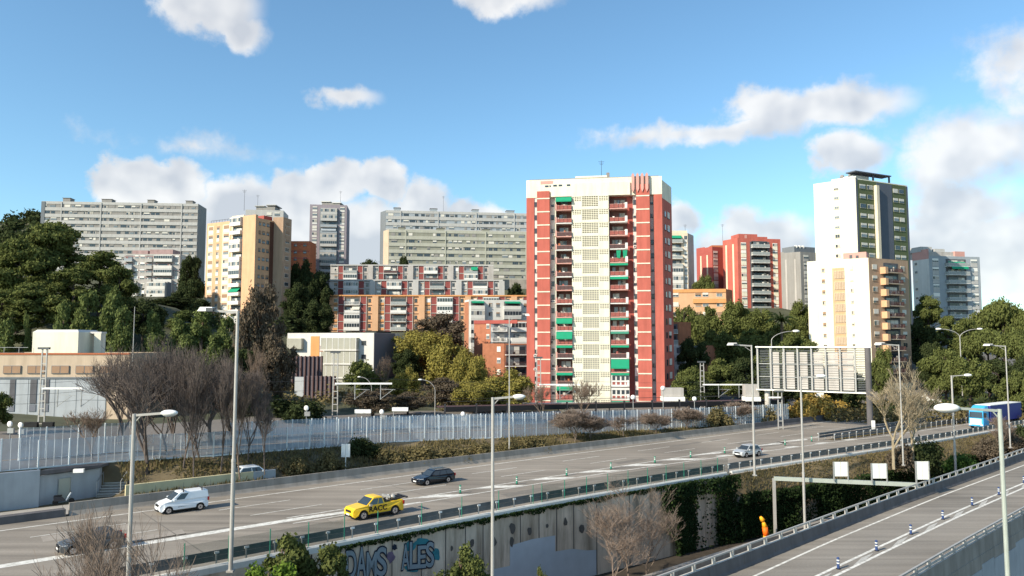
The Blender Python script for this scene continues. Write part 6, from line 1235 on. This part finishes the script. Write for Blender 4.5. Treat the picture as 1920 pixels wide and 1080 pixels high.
def limbs(name, mt, h, r, ends, lean=0.0):
    mb = MB(); top = Vector((lean*h*.3, 0, h)); mb.tube((0, 0, -1.0), (lean*h*.1, 0, h*.35), r, r*.8, mt, 8); mb.tube((lean*h*.1, 0, h*.35), top*.97, r*.8, r*.25, mt, 7)
    for e in ends:
        z0 = max(h*.25, min(h*.85, e[2]-.35*math.hypot(e[0], e[1])-.3)); p = Vector((lean*h*.3*z0/h, 0, z0)); q = Vector(e); m_ = (p+q)/2+Vector((0, 0, .2)); mb.tube(p, m_, r*.4, r*.26, mt, 5); mb.tube(m_, q, r*.26, r*.1, mt, 5)
    return mb.mesh(name)
def crown_blobs(kind, R, h, seed):
    g = random.Random(seed); out = []
    if kind == 'pine':
        for k in range(46):
            z = g.uniform(.28, .98); rad = R*(1.0-.75*max(0, z-.62)/.38 if z > .62 else .72+.28*(z-.3)/.3); a = g.uniform(0, 6.283); q = rad*g.uniform(.3, 1.0); b = R*g.uniform(.12, .30); out.append((q*math.cos(a), q*math.sin(a), z*h-b*.3, b, b*g.uniform(.8, 1.3), b*.5))
    elif kind == 'young':
        for k in range(34):
            z = g.uniform(.08, .97); rad = R*(1-z)**.75*1.0+R*.08; a = g.uniform(0, 6.283); q = rad*g.uniform(.3, .85); b = R*g.uniform(.20, .32)*(1.15-.6*z); out.append((q*math.cos(a), q*math.sin(a), z*h, b, b, b*1.0))
    elif kind == 'umbrella':
        for k in range(26): a = g.uniform(0, 6.283); q = R*g.random()**.6*.85; b = R*g.uniform(.2, .34); out.append((q*math.cos(a), q*math.sin(a), h*(.86-.22*(q/R)**2)+g.uniform(-.04, .03)*h, b, b, b*.55))
    elif kind == 'round':
        for k in range(50):
            v = Vector((g.gauss(0, 1), g.gauss(0, 1), g.gauss(0, 1))).normalized()*g.uniform(.4, .95); b = g.uniform(.12, .28); out.append((v.x*R, v.y*R, h*(.58+.40*v.z), R*b, R*b, R*b*.85))
    elif kind == 'bush':
        for k in range(20):
            v = Vector((g.gauss(0, 1), g.gauss(0, 1), abs(g.gauss(0, 1)))).normalized()*g.uniform(.4, .8); b = g.uniform(.22, .36); out.append((v.x*R, v.y*R, h*(.12+.72*v.z), R*b, R*b, h*b*.8))
    return out
PRO = {}
def proto(key, kind, R, h, n, size, lm, bm='bark', seed=1, shell=.5, flat=.3):
    bl = crown_blobs(kind, R, h, seed); cr = leaves('crown', bl, n, size, lm, flat, shell); tr = limbs('trunk', bm, h*.9, R*.05+.08, [b[:3] for b in bl[::2]]) if kind != 'bush' else None
    PRO[key] = (R, h, tr, cr)
for i in range(3): proto('pine%d' % i, 'pine', 5.0, 14, 30000, .27, 'l_pine', 'bark_dark', 10+i); proto('young%d' % i, 'young', 3.2, 9, 20000, .20, 'l_pine2', 'bark', 20+i); proto('dark%d' % i, 'round', 4.5, 11, 20000, .28, 'l_dark', 'bark_dark', 30+i); proto('round%d' % i, 'round', 4.2, 9, 22000, .25, 'l_pine', 'bark_dark', 40+i)
for i in range(2): proto('olive%d' % i, 'round', 5.5, 10, 28000, .25, 'l_olive', 'bark', 50+i); proto('brown%d' % i, 'round', 4.2, 10, 14000, .22, 'l_brown', 'bark_dark', 60+i, .3); proto('umbrella%d' % i, 'umbrella', 5.5, 10, 24000, .26, 'l_pine', 'bark_dark', 70+i)
proto('bush0', 'bush', 1.6, 2.2, 5000, .13, 'l_green', seed=80); proto('bush1', 'bush', 1.6, 2.2, 4200, .13, 'l_scrub', seed=81, shell=.3); proto('bush2', 'bush', 1.7, 2.0, 5000, .14, 'l_yellow', seed=82, shell=.3); proto('bush3', 'bush', 1.8, 2.4, 6500, .14, 'l_dark', seed=83); proto('bush4', 'bush', 1.6, 2.2, 4200, .13, 'l_brown', seed=84, shell=.25)
proto('near0', 'round', 2.4, 9, 34000, .15, 'l_pine', seed=90); proto('near1', 'round', 2.4, 8, 34000, .13, 'l_lime', seed=91); proto('near2', 'round', 2.2, 7, 20000, .13, 'l_pine', seed=92, shell=.2)
def bare(key, h, spread, seed, mt, levels=5, r0=.2, kids=3, tw=.011, droop=.15, lowfork=.2):
    g = random.Random(seed); mb = MB(); tm = MB()
    def grow(p, d, L, r, lv):
        n = 2; q = p
        for k in range(n):
            d = (d+Vector((g.gauss(0, .12), g.gauss(0, .12), g.gauss(.04, .08)))).normalized(); e = q+d*(L/n); t = (tm if lv >= levels-0 else mb); t.tube(q, e, r*(1-.25*k/n), r*(1-.25*(k+1)/n), 'T', 6 if lv >= levels-1 else 3, False); q = e
        if lv == 0: return
        m_ = kids+(1 if g.random() < .5 else 0)
        for k in range(m_):
            a = g.uniform(0, 6.283); sp = g.uniform(.35, .85)*spread; side = Vector((math.cos(a), math.sin(a), g.uniform(-droop, .5))); nd = (d*1.0+side*sp).normalized(); f = g.uniform(.45, 1.0) if k else 1.0; st = p+(q-p)*f
            grow(st, nd, L*g.uniform(.62, .86), max(tw, r*g.uniform(.48, .66)), lv-1)
    grow(Vector((0, 0, -.5)), Vector((0, 0, 1)), h*.30, r0, levels)
    zmax = max(v[2] for v in mb.v); k = h/zmax; R = max(math.hypot(v[0], v[1]) for v in mb.v)*.8
    for b in (mb, tm): b.slots = [mt]; b.v = [(x, y, z*k) for x, y, z in b.v]
    PRO[key] = (R, h, tm.mesh('trunk'), mb.mesh('branches'))
bare('bare0', 12, 1.15, 3, 'twig_dark', 6, .26, 3, .016); bare('bare1', 10, .8, 5, 'twig_dark', 6, .15, 3, .016); bare('bare2', 10, .9, 8, 'twig', 6, .15, 3, .016)
bare('twigbush0', 6, .95, 9, 'twig_red', 7, .07, 3, .006, .1); bare('twigbush1', 5, 1.2, 12, 'twig_red', 6, .05, 4, .010, .1); bare('twigbush2', 5, 1.25, 14, 'twig_red', 6, .045, 3, .005, .1); bare('bareP', 12, .8, 15, 'bark_pale', 6, .22, 3, .018)
def tree(key, name, label, cat, px, ytop, D, wpx, zb=None, group=None, rz=None):
    R, h, tr, cr = PRO[key]; D = D if D > 0 else barD(px)-D; q = P(px, ytop, D); z0 = tz(q.x, q.y)-.15 if zb is None else zb; H_ = max(1.2, q.z-z0); Wm = wpx/2/FOC*D
    t = thing(name, label, cat, (q.x, q.y, z0), rnd.uniform(0, 6.28) if rz is None else rz, group, sc=(Wm/R, Wm/R, H_/h))
    if tr: link('trunk', tr, t)
    link('crown' if 'bare' not in key and 'twig' not in key else 'branches', cr, t); return t
T = tree
# left hill pines
gp = 'pines on the left slope'
for k, (key, px, yt, D, w, lab) in enumerate([
    ('pine0', 100, 416, 176, 130, 'largest dark green pine at the left with the highest rounded crown'), ('pine1', 40, 446, 170, 120, 'broad pine at the left edge, just left of the highest pine'), ('pine2', -10, 470, 172, 110, 'pine cut by the left picture edge'),
    ('pine1', 190, 470, 178, 110, 'pine right of the highest pine, in front of the weathered white block'), ('pine0', 225, 500, 166, 80, 'pine overlapping the left side of the lower white block'), ('pine2', 140, 500, 160, 110, 'shaded pine in the middle of the left slope'), ('pine0', 60, 530, 158, 120, 'shaded lower pine above the white roof box'), ('pine2', 5, 540, 156, 100, 'shaded lower pine at the left edge'),
    ('young0', 165, 535, 148, 85, 'bright green young pine above the roof box corner'), ('young1', 215, 530, 146, 80, 'bright green young pine left of the lower white block'), ('young2', 120, 565, 142, 60, 'small young pine above the left end of the roof box'), ('young0', 52, 578, 142, 26, 'slim small young pine standing alone above the flat roof'), ('young1', 12, 590, 140, 70, 'young pine at the left edge above the flat roof'), ('young2', 232, 575, 140, 70, 'young pine behind the thin mast'),
    ('young0', 290, 575, 150, 60, 'young pine below the lower white block, leftmost of the middle row'), ('young1', 335, 590, 148, 70, 'young pine below the dark cypress, middle row'), ('young2', 380, 578, 150, 85, 'young pine left of the flat lamp head'), ('young0', 425, 585, 146, 60, 'young pine right behind the tall lamp post head'), ('young1', 350, 620, 140, 80, 'lower young pine behind the bare trees'), ('young2', 405, 625, 138, 70, 'lower young pine beside the tall lamp post'), ('young0', 290, 620, 138, 60, 'lower young pine above the sand-coloured building corner')]): T(key, 'pine_tree', lab, 'tree', px, yt, D, w, None, gp)
for key, px, yt, D, w, lab in [('dark0', 362, 478, 262, 50, 'dark tree between the weathered block and the beige tower, upper'), ('dark1', 355, 520, 240, 55, 'dark tree between the weathered block and the beige tower, lower'), ('dark2', 270, 560, 165, 80, 'dark tree in shade under the lower white block'), ('dark0', 372, 560, 215, 60, 'dark tree at the left foot of the beige tower'),
    ('dark1', 566, 482, 262, 50, 'dark tree right of the beige tower, upper'), ('dark2', 598, 505, 250, 60, 'dark tree right of the beige tower against the stepped flats'), ('dark0', 560, 530, 232, 60, 'dark tree right of the beige tower, lower'), ('dark1', 598, 560, 218, 60, 'dark tree left of the ochre flats'), ('dark2', 545, 590, 205, 60, 'dark tree left of the white parked car'),
    ('dark0', 757, 479, 294, 26, 'small dark tree on the roofline of the top stepped row'), ('dark1', 690, 485, 296, 44, 'low dark tree left of the greenish slab'), ('dark2', 967, 528, 272, 32, 'dark tree under the stone terrace wall'), ('dark1', 990, 560, 260, 24, 'sliver of dark tree at the left edge of the red tower')]: T(key, 'dark_tree', lab, 'tree', px, yt, D, w, None, 'dark evergreens among the flats')
T('brown0', 'dry_tree', 'tall brown drying conifer in front of the beige tower', 'tree', 487, 532, 132, 90); T('brown1', 'dry_tree', 'brown drying tree right of the tall lamp post, lower part', 'tree', 520, 612, 128, 75); T('bare2', 'bare_tree', 'pale bare tree wrapped in climbers right of the tall lamp post', 'tree', 485, 640, 104, 60); T('dark2', 'dark_tree', 'shaded tree behind the tall lamp post', 'tree', 455, 650, 122, 70)
for key, px, yt, D, w, lab in [('brown0', 820, 586, 196, 105, 'brownish round tree below the ochre flats'), ('olive0', 790, 615, 186, 110, 'yellow-green broad tree beside the modern white building'), ('olive1', 850, 632, 170, 105, 'olive broad-crowned tree in the middle of the group'), ('olive0', 880, 655, 160, 70, 'olive tree close to the brick block'), ('olive1', 945, 695, 146, 120, 'olive tree spreading at the left foot of the red tower'), ('olive0', 885, 712, 140, 90, 'low olive tree behind the canopy end'), ('brown1', 835, 700, 142, 80, 'brownish tree behind the small curved lamp'), ('olive1', 760, 690, 150, 60, 'olive tree at the right foot of the slate-blue end wall'), ('dark0', 765, 655, 178, 60, 'dark shaded tree at the right of the slate-blue end wall')]: T(key, 'broad_tree', lab, 'tree', px, yt, D, w, None, 'broad trees left of the red tower')
T('round0', 'evergreen_tree', 'green bushy tree in front of the modern white building', 'tree', 690, 668, 150, 75, 1.0); T('bare2', 'bare_tree', 'bare thin tree against the slate-blue end wall', 'tree', 728, 660, 148, 44); T('brown1', 'dry_shrub', 'brown dry shrub behind the fence under the modern white building', 'shrub', 700, 722, 126, 100); T('brown0', 'dry_shrub', 'brown dry shrub right of the slatted walls', 'shrub', 765, 735, 132, 70); T('bush3', 'dark_shrub', 'dark shrub below the slatted walls', 'shrub', 570, 742, 118, 90); T('bush3', 'dark_shrub', 'dark shrub under the upper slatted wall', 'shrub', 510, 735, 125, 110)
# centre right mass
k = 0
for key, px, yt, D, w, lab in [('round1', 1322, 517, 258, 44, 'rounded tree above the flat orange building'), ('round0', 1282, 566, 226, 56, 'green tree in front of the orange building, right beside the red tower'), ('round2', 1330, 570, 222, 62, 'green tree below the orange building'), ('round1', 1378, 566, 220, 70, 'green tree in front of the red mid-distance tower, left'), ('round0', 1420, 572, 216, 70, 'green tree in front of the red mid-distance tower, right'), ('round2', 1462, 604, 206, 60, 'green tree just below the palm'), ('round1', 1500, 566, 214, 54, 'green tree against the left edge of the cream tower'), ('round0', 1352, 612, 196, 76, 'green tree behind the tall lamp post, upper'), ('round2', 1405, 612, 192, 76, 'green tree behind the tall lamp post head'), ('round1', 1490, 625, 186, 76, 'green tree behind the top of the billboard'), ('round0', 1445, 640, 182, 80, 'green tree behind the left part of the billboard'), ('dark1', 1300, 630, 180, 60, 'dark tree right of the small brick block'), ('round2', 1345, 668, 168, 76, 'green tree beside the plain brick end wall'), ('dark0', 1395, 670, 166, 80, 'dark tree behind the lattice mast arm'), ('round1', 1290, 690, 158, 70, 'green tree at the right foot of the red tower'), ('dark2', 1440, 690, 160, 90, 'dark tree under the billboard, left'), ('dark0', 1510, 690, 158, 90, 'dark tree under the billboard, middle'), ('dark1', 1585, 690, 156, 90, 'dark tree under the billboard, right'), ('round1', 1650, 655, 170, 50, 'green tree at the foot of the peach tower'),
    ('dark2', 1322, 712, 152, 60, 'dark shrub-like tree beside the lattice mast')]: T(key, 'evergreen_tree', lab, 'tree', px, yt, D, w, None, 'evergreens right of the red tower')
for key, px, yt, D, w, lab in [('pine1', 1738, 552, 226, 60, 'pine between the peach tower and the blue-grey tower'), ('dark0', 1722, 600, 206, 60, 'dark shaded tree right of the peach tower'), ('pine2', 1775, 590, 222, 50, 'pine in front of the blue-grey tower, left'), ('umbrella0', 1878, 560, 214, 100, 'umbrella pine right of the blue-grey tower'), ('umbrella1', 1935, 572, 208, 80, 'umbrella pine at the right edge'), ('pine0', 1812, 598, 200, 66, 'pine below the blue-grey tower, beside the double lamp'), ('umbrella1', 1850, 610, 190, 90, 'lower umbrella pine right of the double lamp'), ('umbrella0', 1905, 618, 184, 90, 'lower umbrella pine near the right edge'), ('round1', 1770, 655, 178, 80, 'bright green tree left of the double lamp post'), ('round0', 1815, 660, 172, 70, 'green tree behind the double lamp post'), ('dark2', 1870, 670, 180, 80, 'dark tree in the shade on the right slope'), ('dark1', 1920, 665, 176, 70, 'dark tree in the shade at the right edge'), ('round2', 1903, 690, 150, 60, 'rounded shrub tree right of the truck lamp'), ('dark0', 1745, 640, 190, 60, 'dark tree behind the sandy mound')]: T(key, 'pine_tree', lab, 'tree', px, yt, D, w, None, 'pines on the right slope')
T('dark1', 'dark_tree', 'dark tree on the slope gap below the lower white block, left', 'tree', 322, 556, 205, 80, None, 'dark evergreens among the flats'); T('young1', 'pine_tree', 'young pine filling the slope below the dark cypress', 'tree', 345, 580, 182, 80, None, gp)
# palm
q = P(1465, 592, 200); z0 = tz(q.x, q.y); r = thing('palm_tree', 'palm with drooping fronds standing out of the trees below the grey tower', 'palm', (q.x, q.y, z0)); h = q.z-z0-1.5; mb = MB(); mb.tube((0, 0, -1), (0, 0, h), .35, .3, 'bark', 8); link('trunk', mb.mesh('trunk'), r); mb = MB()
for k in range(30):
    a = k*2.4; el = .2+1.0*((k*7) % 10)/10; p = Vector((0, 0, h)); d = Vector((math.cos(a)*math.cos(el), math.sin(a)*math.cos(el), math.sin(el)))
    for j in range(5): e = p+d*.95; sd_ = Vector((-math.sin(a), math.cos(a), 0))*(.42-.07*j); mb.poly([p-sd_-Vector((0, 0, .18)), p, e, e-sd_*.8-Vector((0, 0, .18))], 'l_pine'); mb.poly([p, p+sd_-Vector((0, 0, .18)), e+sd_*.8-Vector((0, 0, .18)), e], 'l_pine'); p = e; d = (d+Vector((0, 0, -.32))).normalized()
link('fronds', mb.mesh('fronds'), r)
# bare trees by the underpass and the fence
for key, px, yt, D, w, zb, lab in [('bare0', 288, 640, 77.5, 215, 1.0, 'widest bare tree with a dark forked trunk behind the low yellow wall'), ('bare1', 350, 640, 78, 130, 1.6, 'bare tree right of the widest one'), ('bare1', 382, 650, 80, 120, 1.8, 'bare tree just left of the tall lamp post'), ('bare2', 225, 645, 96, 110, 3, 'paler bare tree against the corner of the sand-coloured building'), ('bare1', 420, 665, 79, 110, 1.6, 'bare tree crossing the tall lamp post'), ('bare1', 320, 655, 84, 140, 2.4, 'bare tree behind the widest one'), ('bare2', 455, 700, 78, 100, 1.6, 'slanting bare tree right of the tall lamp post'), ('bare1', 500, 740, 79, 80, 1.7, 'smaller bare tree, rightmost of the row'), ('bare0', 400, 680, 92, 200, 3, 'bare tree behind the blue fence'), ('bare1', 255, 690, 88, 140, 3, 'low bare tree left of the widest one'), ('bare0', 335, 622, 83, 150, 2.2, 'broad bare tree between the yellow wall and the blue fence'), ('bare0', 440, 650, 84, 120, 2.2, 'broad bare tree overlapping the tall lamp post'), ('bare1', 370, 700, 76.5, 110, 1.2, 'small dark bare tree close to the yellow wall'), ('bare1', 470, 690, 82, 110, 2.0, 'upright bare tree beside the pale climber-covered one'), ('bare0', 235, 660, 86, 150, 2.8, 'bare tree before the corner of the sand-coloured building'), ('bare2', 180, 760, 78, 110, 3, 'thin bare sapling in front of the grey-blue walls'), ('bare2', 1090, 705, 128, 90, 1, 'bare tree in front of the cream lattice, behind the canopy'), ('bare2', 1020, 715, 130, 70, 1, 'bare tree in front of the red tower left part')]: T(key, 'bare_tree', lab, 'tree', px, yt, D, w, zb, 'bare winter trees')
T('round1', 'evergreen_tree', 'green tree clipped by the left picture edge in front of the low building', 'tree', -8, 730, 96, 60)
# right verge
q = G(1672, 872, -.8); T('bareP', 'bare_tree', 'pale bare tree with ivy-covered trunk on the verge below the billboard', 'tree', 1668, 668, q.y, 120, -.8, 'bare winter trees'); T('bareP', 'bare_tree', 'second pale bare tree leaning over the verge, right of the lamp post', 'tree', 1705, 690, q.y+2, 110, -.8, 'bare winter trees')
T('bush3', 'round_bush', 'dark round bush on the right verge above the last sign back', 'bush', 1733, 815, 101, 72, -1.6); T('bush4', 'dry_bush', 'brown leafless bush on the verge in front of the truck cab', 'bush', 1852, 812, 116, 60, -2.4); T('bush3', 'round_bush', 'dark bush at the right edge beside the viaduct rail', 'bush', 1912, 786, 126, 70, -3); T('bush0', 'green_bush', 'green low bush beside the thin lamp post on the verge', 'bush', 1800, 846, 106, 60, -2.9); T('bush4', 'dry_bush', 'brown bush between the pale bare trees', 'bush', 1690, 822, 100, 60, -1.4); T('bush4', 'dry_bush', 'brown bush against the right lamp foot', 'bush', 1890, 800, 122, 60, -2.2); T('twigbush0', 'dry_bush', 'twiggy bare bush hiding the front of the lorry', 'bush', 1872, 778, 119, 70, -2.4)
for k, (px, yt, w) in enumerate([(1500, 742, 60), (1532, 730, 80), (1565, 745, 70), (1600, 752, 70), (1650, 748, 70), (1690, 745, 60)]): T('bush2', 'yellow_shrub', 'straw-yellow dry shrub behind the far barrier, ' + ['left of the blank sign', 'behind the blank sign', 'right of the blank sign', 'between the sign and the billboard leg', 'just right of the billboard leg', 'behind the bare trees'][k], 'shrub', px, yt, -3.5, w, None, 'straw-coloured shrubs')
for k, (px, yt, D, w, key) in enumerate([(1075, 762, -4.6, 90, 'twigbush1'), (1110, 775, -4.4, 70, 'twigbush1'), (1170, 778, -4.4, 80, 'twigbush0'), (1230, 770, -4.4, 70, 'twigbush1'), (1290, 760, -4.4, 70, 'twigbush1'), (1340, 758, -4.4, 70, 'bush1'), (1390, 750, -4.4, 70, 'twigbush1'), (1430, 755, -4.4, 60, 'bush1'), (672, 812, -6.5, 60, 'bush3'), (700, 830, -6.5, 60, 'bush3'), (620, 838, -3.0, 60, 'bush1'), (735, 838, -3.0, 70, 'bush1'), (790, 832, -3.0, 90, 'bush1'), (850, 836, -3.0, 80, 'bush1'), (905, 828, -3.0, 80, 'bush1'), (1000, 815, -3.0, 70, 'bush1'), (560, 850, -3.0, 60, 'bush1'), (955, 822, -3.0, 60, 'bush1')]):
    T(key, 'roadside_shrub', 'dry roadside shrub before the noise fence, '+['below the lattice strip, largest', 'right of the largest', 'below the right half of the red tower', 'below the right corner of the red tower', 'below the brick end wall', 'left of the lattice mast', 'under the billboard left end', 'against the left billboard leg', 'dark one right of the blank sign', 'dark low one by the blank sign', 'left of the blank sign', 'above the navy car bonnet', 'above the navy car roof', 'right of the navy car', 'left of the central lamp', 'right of the thin lamp', 'leftmost, low', 'between the two lamps'][k], 'shrub', px, yt, D, w, None, 'roadside shrubs')
# foreground bushes
for key, px, yt, D, w, zb, lab in [('near0', 530, 985, 47, 150, -7.6, 'dark leafy bush in front of the graffitied wall, left'), ('near0', 585, 1000, 48.5, 140, -7.6, 'dark leafy bush in front of the graffitied wall, middle'), ('near0', 625, 1002, 49.5, 90, -7.6, 'dark leafy bush reaching the first graffiti letter'), ('near1', 505, 1024, 42, 170, -7.6, 'light green bush at the bottom edge in front of the dark ones'), ('near2', 862, 1015, 52, 120, -7.6, 'grey-green bush below the second graffiti word'), ('near2', 1010, 1056, 54, 40, -7.6, 'small sprig of green against the pale wall patch')]: T(key, 'leafy_bush', lab, 'bush', px, yt, D, w, zb, 'bushes below the wall')
for key, px, yt, D, w, zb, lab in [('twigbush2', 215, 932, 38, 250, -7.2, 'bare reddish shrub at lower left hiding the dark car'), ('twigbush2', 300, 945, 36, 240, -7.2, 'bare reddish shrub in front of the left lamp post'), ('twigbush0', 185, 945, 44, 150, -7.2, 'denser bare shrub right in front of the dark car'), ('twigbush2', 165, 932, 41, 190, -7.2, 'thin bare shrub left of the left lamp post'), ('twigbush2', 350, 1000, 40, 150, -7.2, 'low bare shrub left of the guardrail end'), ('twigbush2', 1175, 885, 70, 155, -7.6, 'tall bare reddish shrub in front of the retaining wall end'), ('twigbush2', 1215, 900, 71, 130, -7.6, 'bare shrub rising beside the ivy'), ('twigbush2', 1145, 950, 67, 150, -7.6, 'lower bare shrub by the pale patch end')]: T(key, 'bare_shrub', lab, 'shrub', px, yt, D, w, zb, 'bare shrubs')
# ivy over the wall and the embankment edge
def ivy(name, label, pts_fn, n, size, mt):
    c = np.array([pts_fn() for _ in range(n)]); d = RNG.normal(size=(n, 3)); d[:, :2] += -1.3*np.array([NN.x, NN.y]); d[:, 2] += .5; d /= np.linalg.norm(d, axis=1)[:, None]; t = np.cross(d, RNG.normal(size=(n, 3))); t /= np.linalg.norm(t, axis=1)[:, None]; w = np.cross(d, t); s = size*(.6+.8*RNG.random(n))[:, None]
    V = np.stack([c-t*s*.6, c+w*s*.5, c+t*s*.6, c-w*s*.5], 1).reshape(-1, 3); me = bpy.data.meshes.new(name); me.vertices.add(len(V)); me.vertices.foreach_set('co', V.ravel().astype(np.float32)); me.loops.add(4*n); me.loops.foreach_set('vertex_index', np.arange(4*n, dtype=np.int32)); me.polygons.add(n); me.polygons.foreach_set('loop_start', np.arange(0, 4*n, 4, dtype=np.int32)); me.materials.append(M[mt]); me.update(calc_edges=True)
    o = thing(name, label, 'ivy', data=me); return o
def ivy1():
    while True:
        s = rnd.uniform(64, 96); dz = rnd.random(); lump = .5+.5*math.sin(s*.9)*math.sin(s*.37+1); 
        lo = -7.6 if (66 < s) else -2-(s-62)*1.0
        if 69.5 < s < 73.0 and rnd.random() < .93 and dz < .8: continue
        if 86 < s < 91 and dz < .62 and rnd.random() < .85: continue
        z = lo+(0.1-lo)*dz; out = .25+1.1*rnd.random()*lump+(.6 if dz > .8 else 0); t = (cW(s)-.45 if s < 76 else min(cW(s)-.45, cH(s)+.0)) - out
        if s >= 76: z = lo+(-2.4-lo)*dz+.3*rnd.random()
        return (*ST(s, t)[:2], z)
ivy('ivy', 'dark ivy curtain hanging over the end of the retaining wall', ivy1, 26000, .24, 'l_ivy')
def ivy2():
    s = rnd.uniform(90, 150); dz = rnd.random(); lump = .5+.5*math.sin(s*.8)*math.sin(s*.31); z = -6.6+(3.9+lump*.9)*dz; t = cH(s)-.1-(.3+1.4*rnd.random()*(.4+lump*.6)); return (*ST(s, t)[:2], z)
ivy('ivy', 'dark ivy hedge along the verge above the viaduct, behind the sign gantry', ivy2, 34000, .24, 'l_ivy')
def ivy3():
    s = rnd.uniform(26, 70); z = -.15-.55*rnd.random()**2*(.4+.6*abs(math.sin(s*1.1)*math.sin(s*.43))); return (*ST(s, cW(s)-.5-.15*rnd.random())[:2], z)
ivy('ivy', 'thin dark growth along the top edge of the graffitied wall', ivy3, 3500, .16, 'l_ivy')
def scat(name, fn, n, size, mt, up=.0):
    c = np.array([fn() for _ in range(n)]); d = RNG.normal(size=(n, 3)); d[:, 2] *= .4; d /= np.linalg.norm(d, axis=1)[:, None]; t = np.tile(np.array([0, 0, 1.0]), (n, 1))+RNG.normal(size=(n, 3))*.35; w = np.cross(d, t); w /= np.linalg.norm(w, axis=1)[:, None]; s = size*(.4+1.0*RNG.random(n))[:, None]
    V = np.stack([c-w*s*.22, c+w*s*.22, c+t*s], 1).reshape(-1, 3); me = bpy.data.meshes.new(name); me.vertices.add(len(V)); me.vertices.foreach_set('co', V.ravel().astype(np.float32)); me.loops.add(3*n); me.loops.foreach_set('vertex_index', np.arange(3*n, dtype=np.int32)); me.polygons.add(n); me.polygons.foreach_set('loop_start', np.arange(0, 3*n, 3, dtype=np.int32)); me.materials.append(M[mt]); me.update(calc_edges=True); o = link(name, me); o['kind'] = 'stuff'; return o
def g1():
    while True:
        s = rnd.uniform(19, 150); t = cB(s)+.6+rnd.random()*12; p = ST(s, t); tf = float(np.interp(s, fs, ft))
        if t < tf-.2 and (math.sin(s*.5)*math.sin(t*.9+s*.2)+rnd.random()) > .1: return (p.x, p.y, tz(p.x, p.y)-.05)
scat('scrub', g1, 26000, .34, 'l_scrub')
def g2():
    s = rnd.uniform(78, 190); a, b = cW(s)-.5, cH(s); t = rnd.uniform(b, a); k = (a-t)/(a-b+.01); p = ST(s, t); return (p.x, p.y, -.15-.95*k*2 if k < .5 else -1.1-1.6*(k-.5)*2)
scat('verge_grass', g2, 15000, .22, 'l_scrub')
def g3():
    s = rnd.uniform(116, 200); t = rnd.uniform(cMB_(s)+.3, cMA(s)-.3); p = ST(s, t); return (p.x, p.y, .05)
scat('median_scrub', g3, 5000, .3, 'l_scrub')
# woods on the slopes between and behind the blocks, and on the distant hill
def wood(name, n, fn, size, mt):
    bl = [fn() for _ in range(n)]; me = leaves(name, bl, n*90, size, mt, .3, .6); o = link(name, me); o['kind'] = 'stuff'
def w1():
    x = rnd.uniform(-600, -290); i = 0
    z = np.interp(x/1.2, [p_[0] for p_ in prof], [p_[1] for p_ in prof]); y = rnd.uniform(620, 722); k = (y-560)/160; r_ = rnd.uniform(4, 8); return (x, y, 30+(z-30)*k+r_*.3, r_, r_, r_*.8)
wood('distant_wood', 420, w1, 2.2, 'l_dark')
def wood_at(n, boxes, name, size, mt, rr):
    def f():
        x0, x1, y0, y1 = rnd.choice(boxes); x, y = rnd.uniform(x0, x1), rnd.uniform(y0, y1); r_ = rnd.uniform(*rr); return (x, y, tz(x, y)+r_*.5, r_, r_, r_*.9)
    wood(name, n, f, size, mt)
wood_at(230, [(-150, -85, 135, 215), (-95, -60, 160, 230), (-75, -62, 215, 245), (100, 160, 150, 210), (55, 80, 170, 235), (75, 115, 150, 165)], 'slope_undergrowth', .55, 'l_dark', (1.4, 3.2))
wood_at(120, [(-58, -8, 138, 165), (-35, 0, 165, 235), (60, 110, 140, 155)], 'slope_scrub', .4, 'l_scrub', (1.0, 2.2))
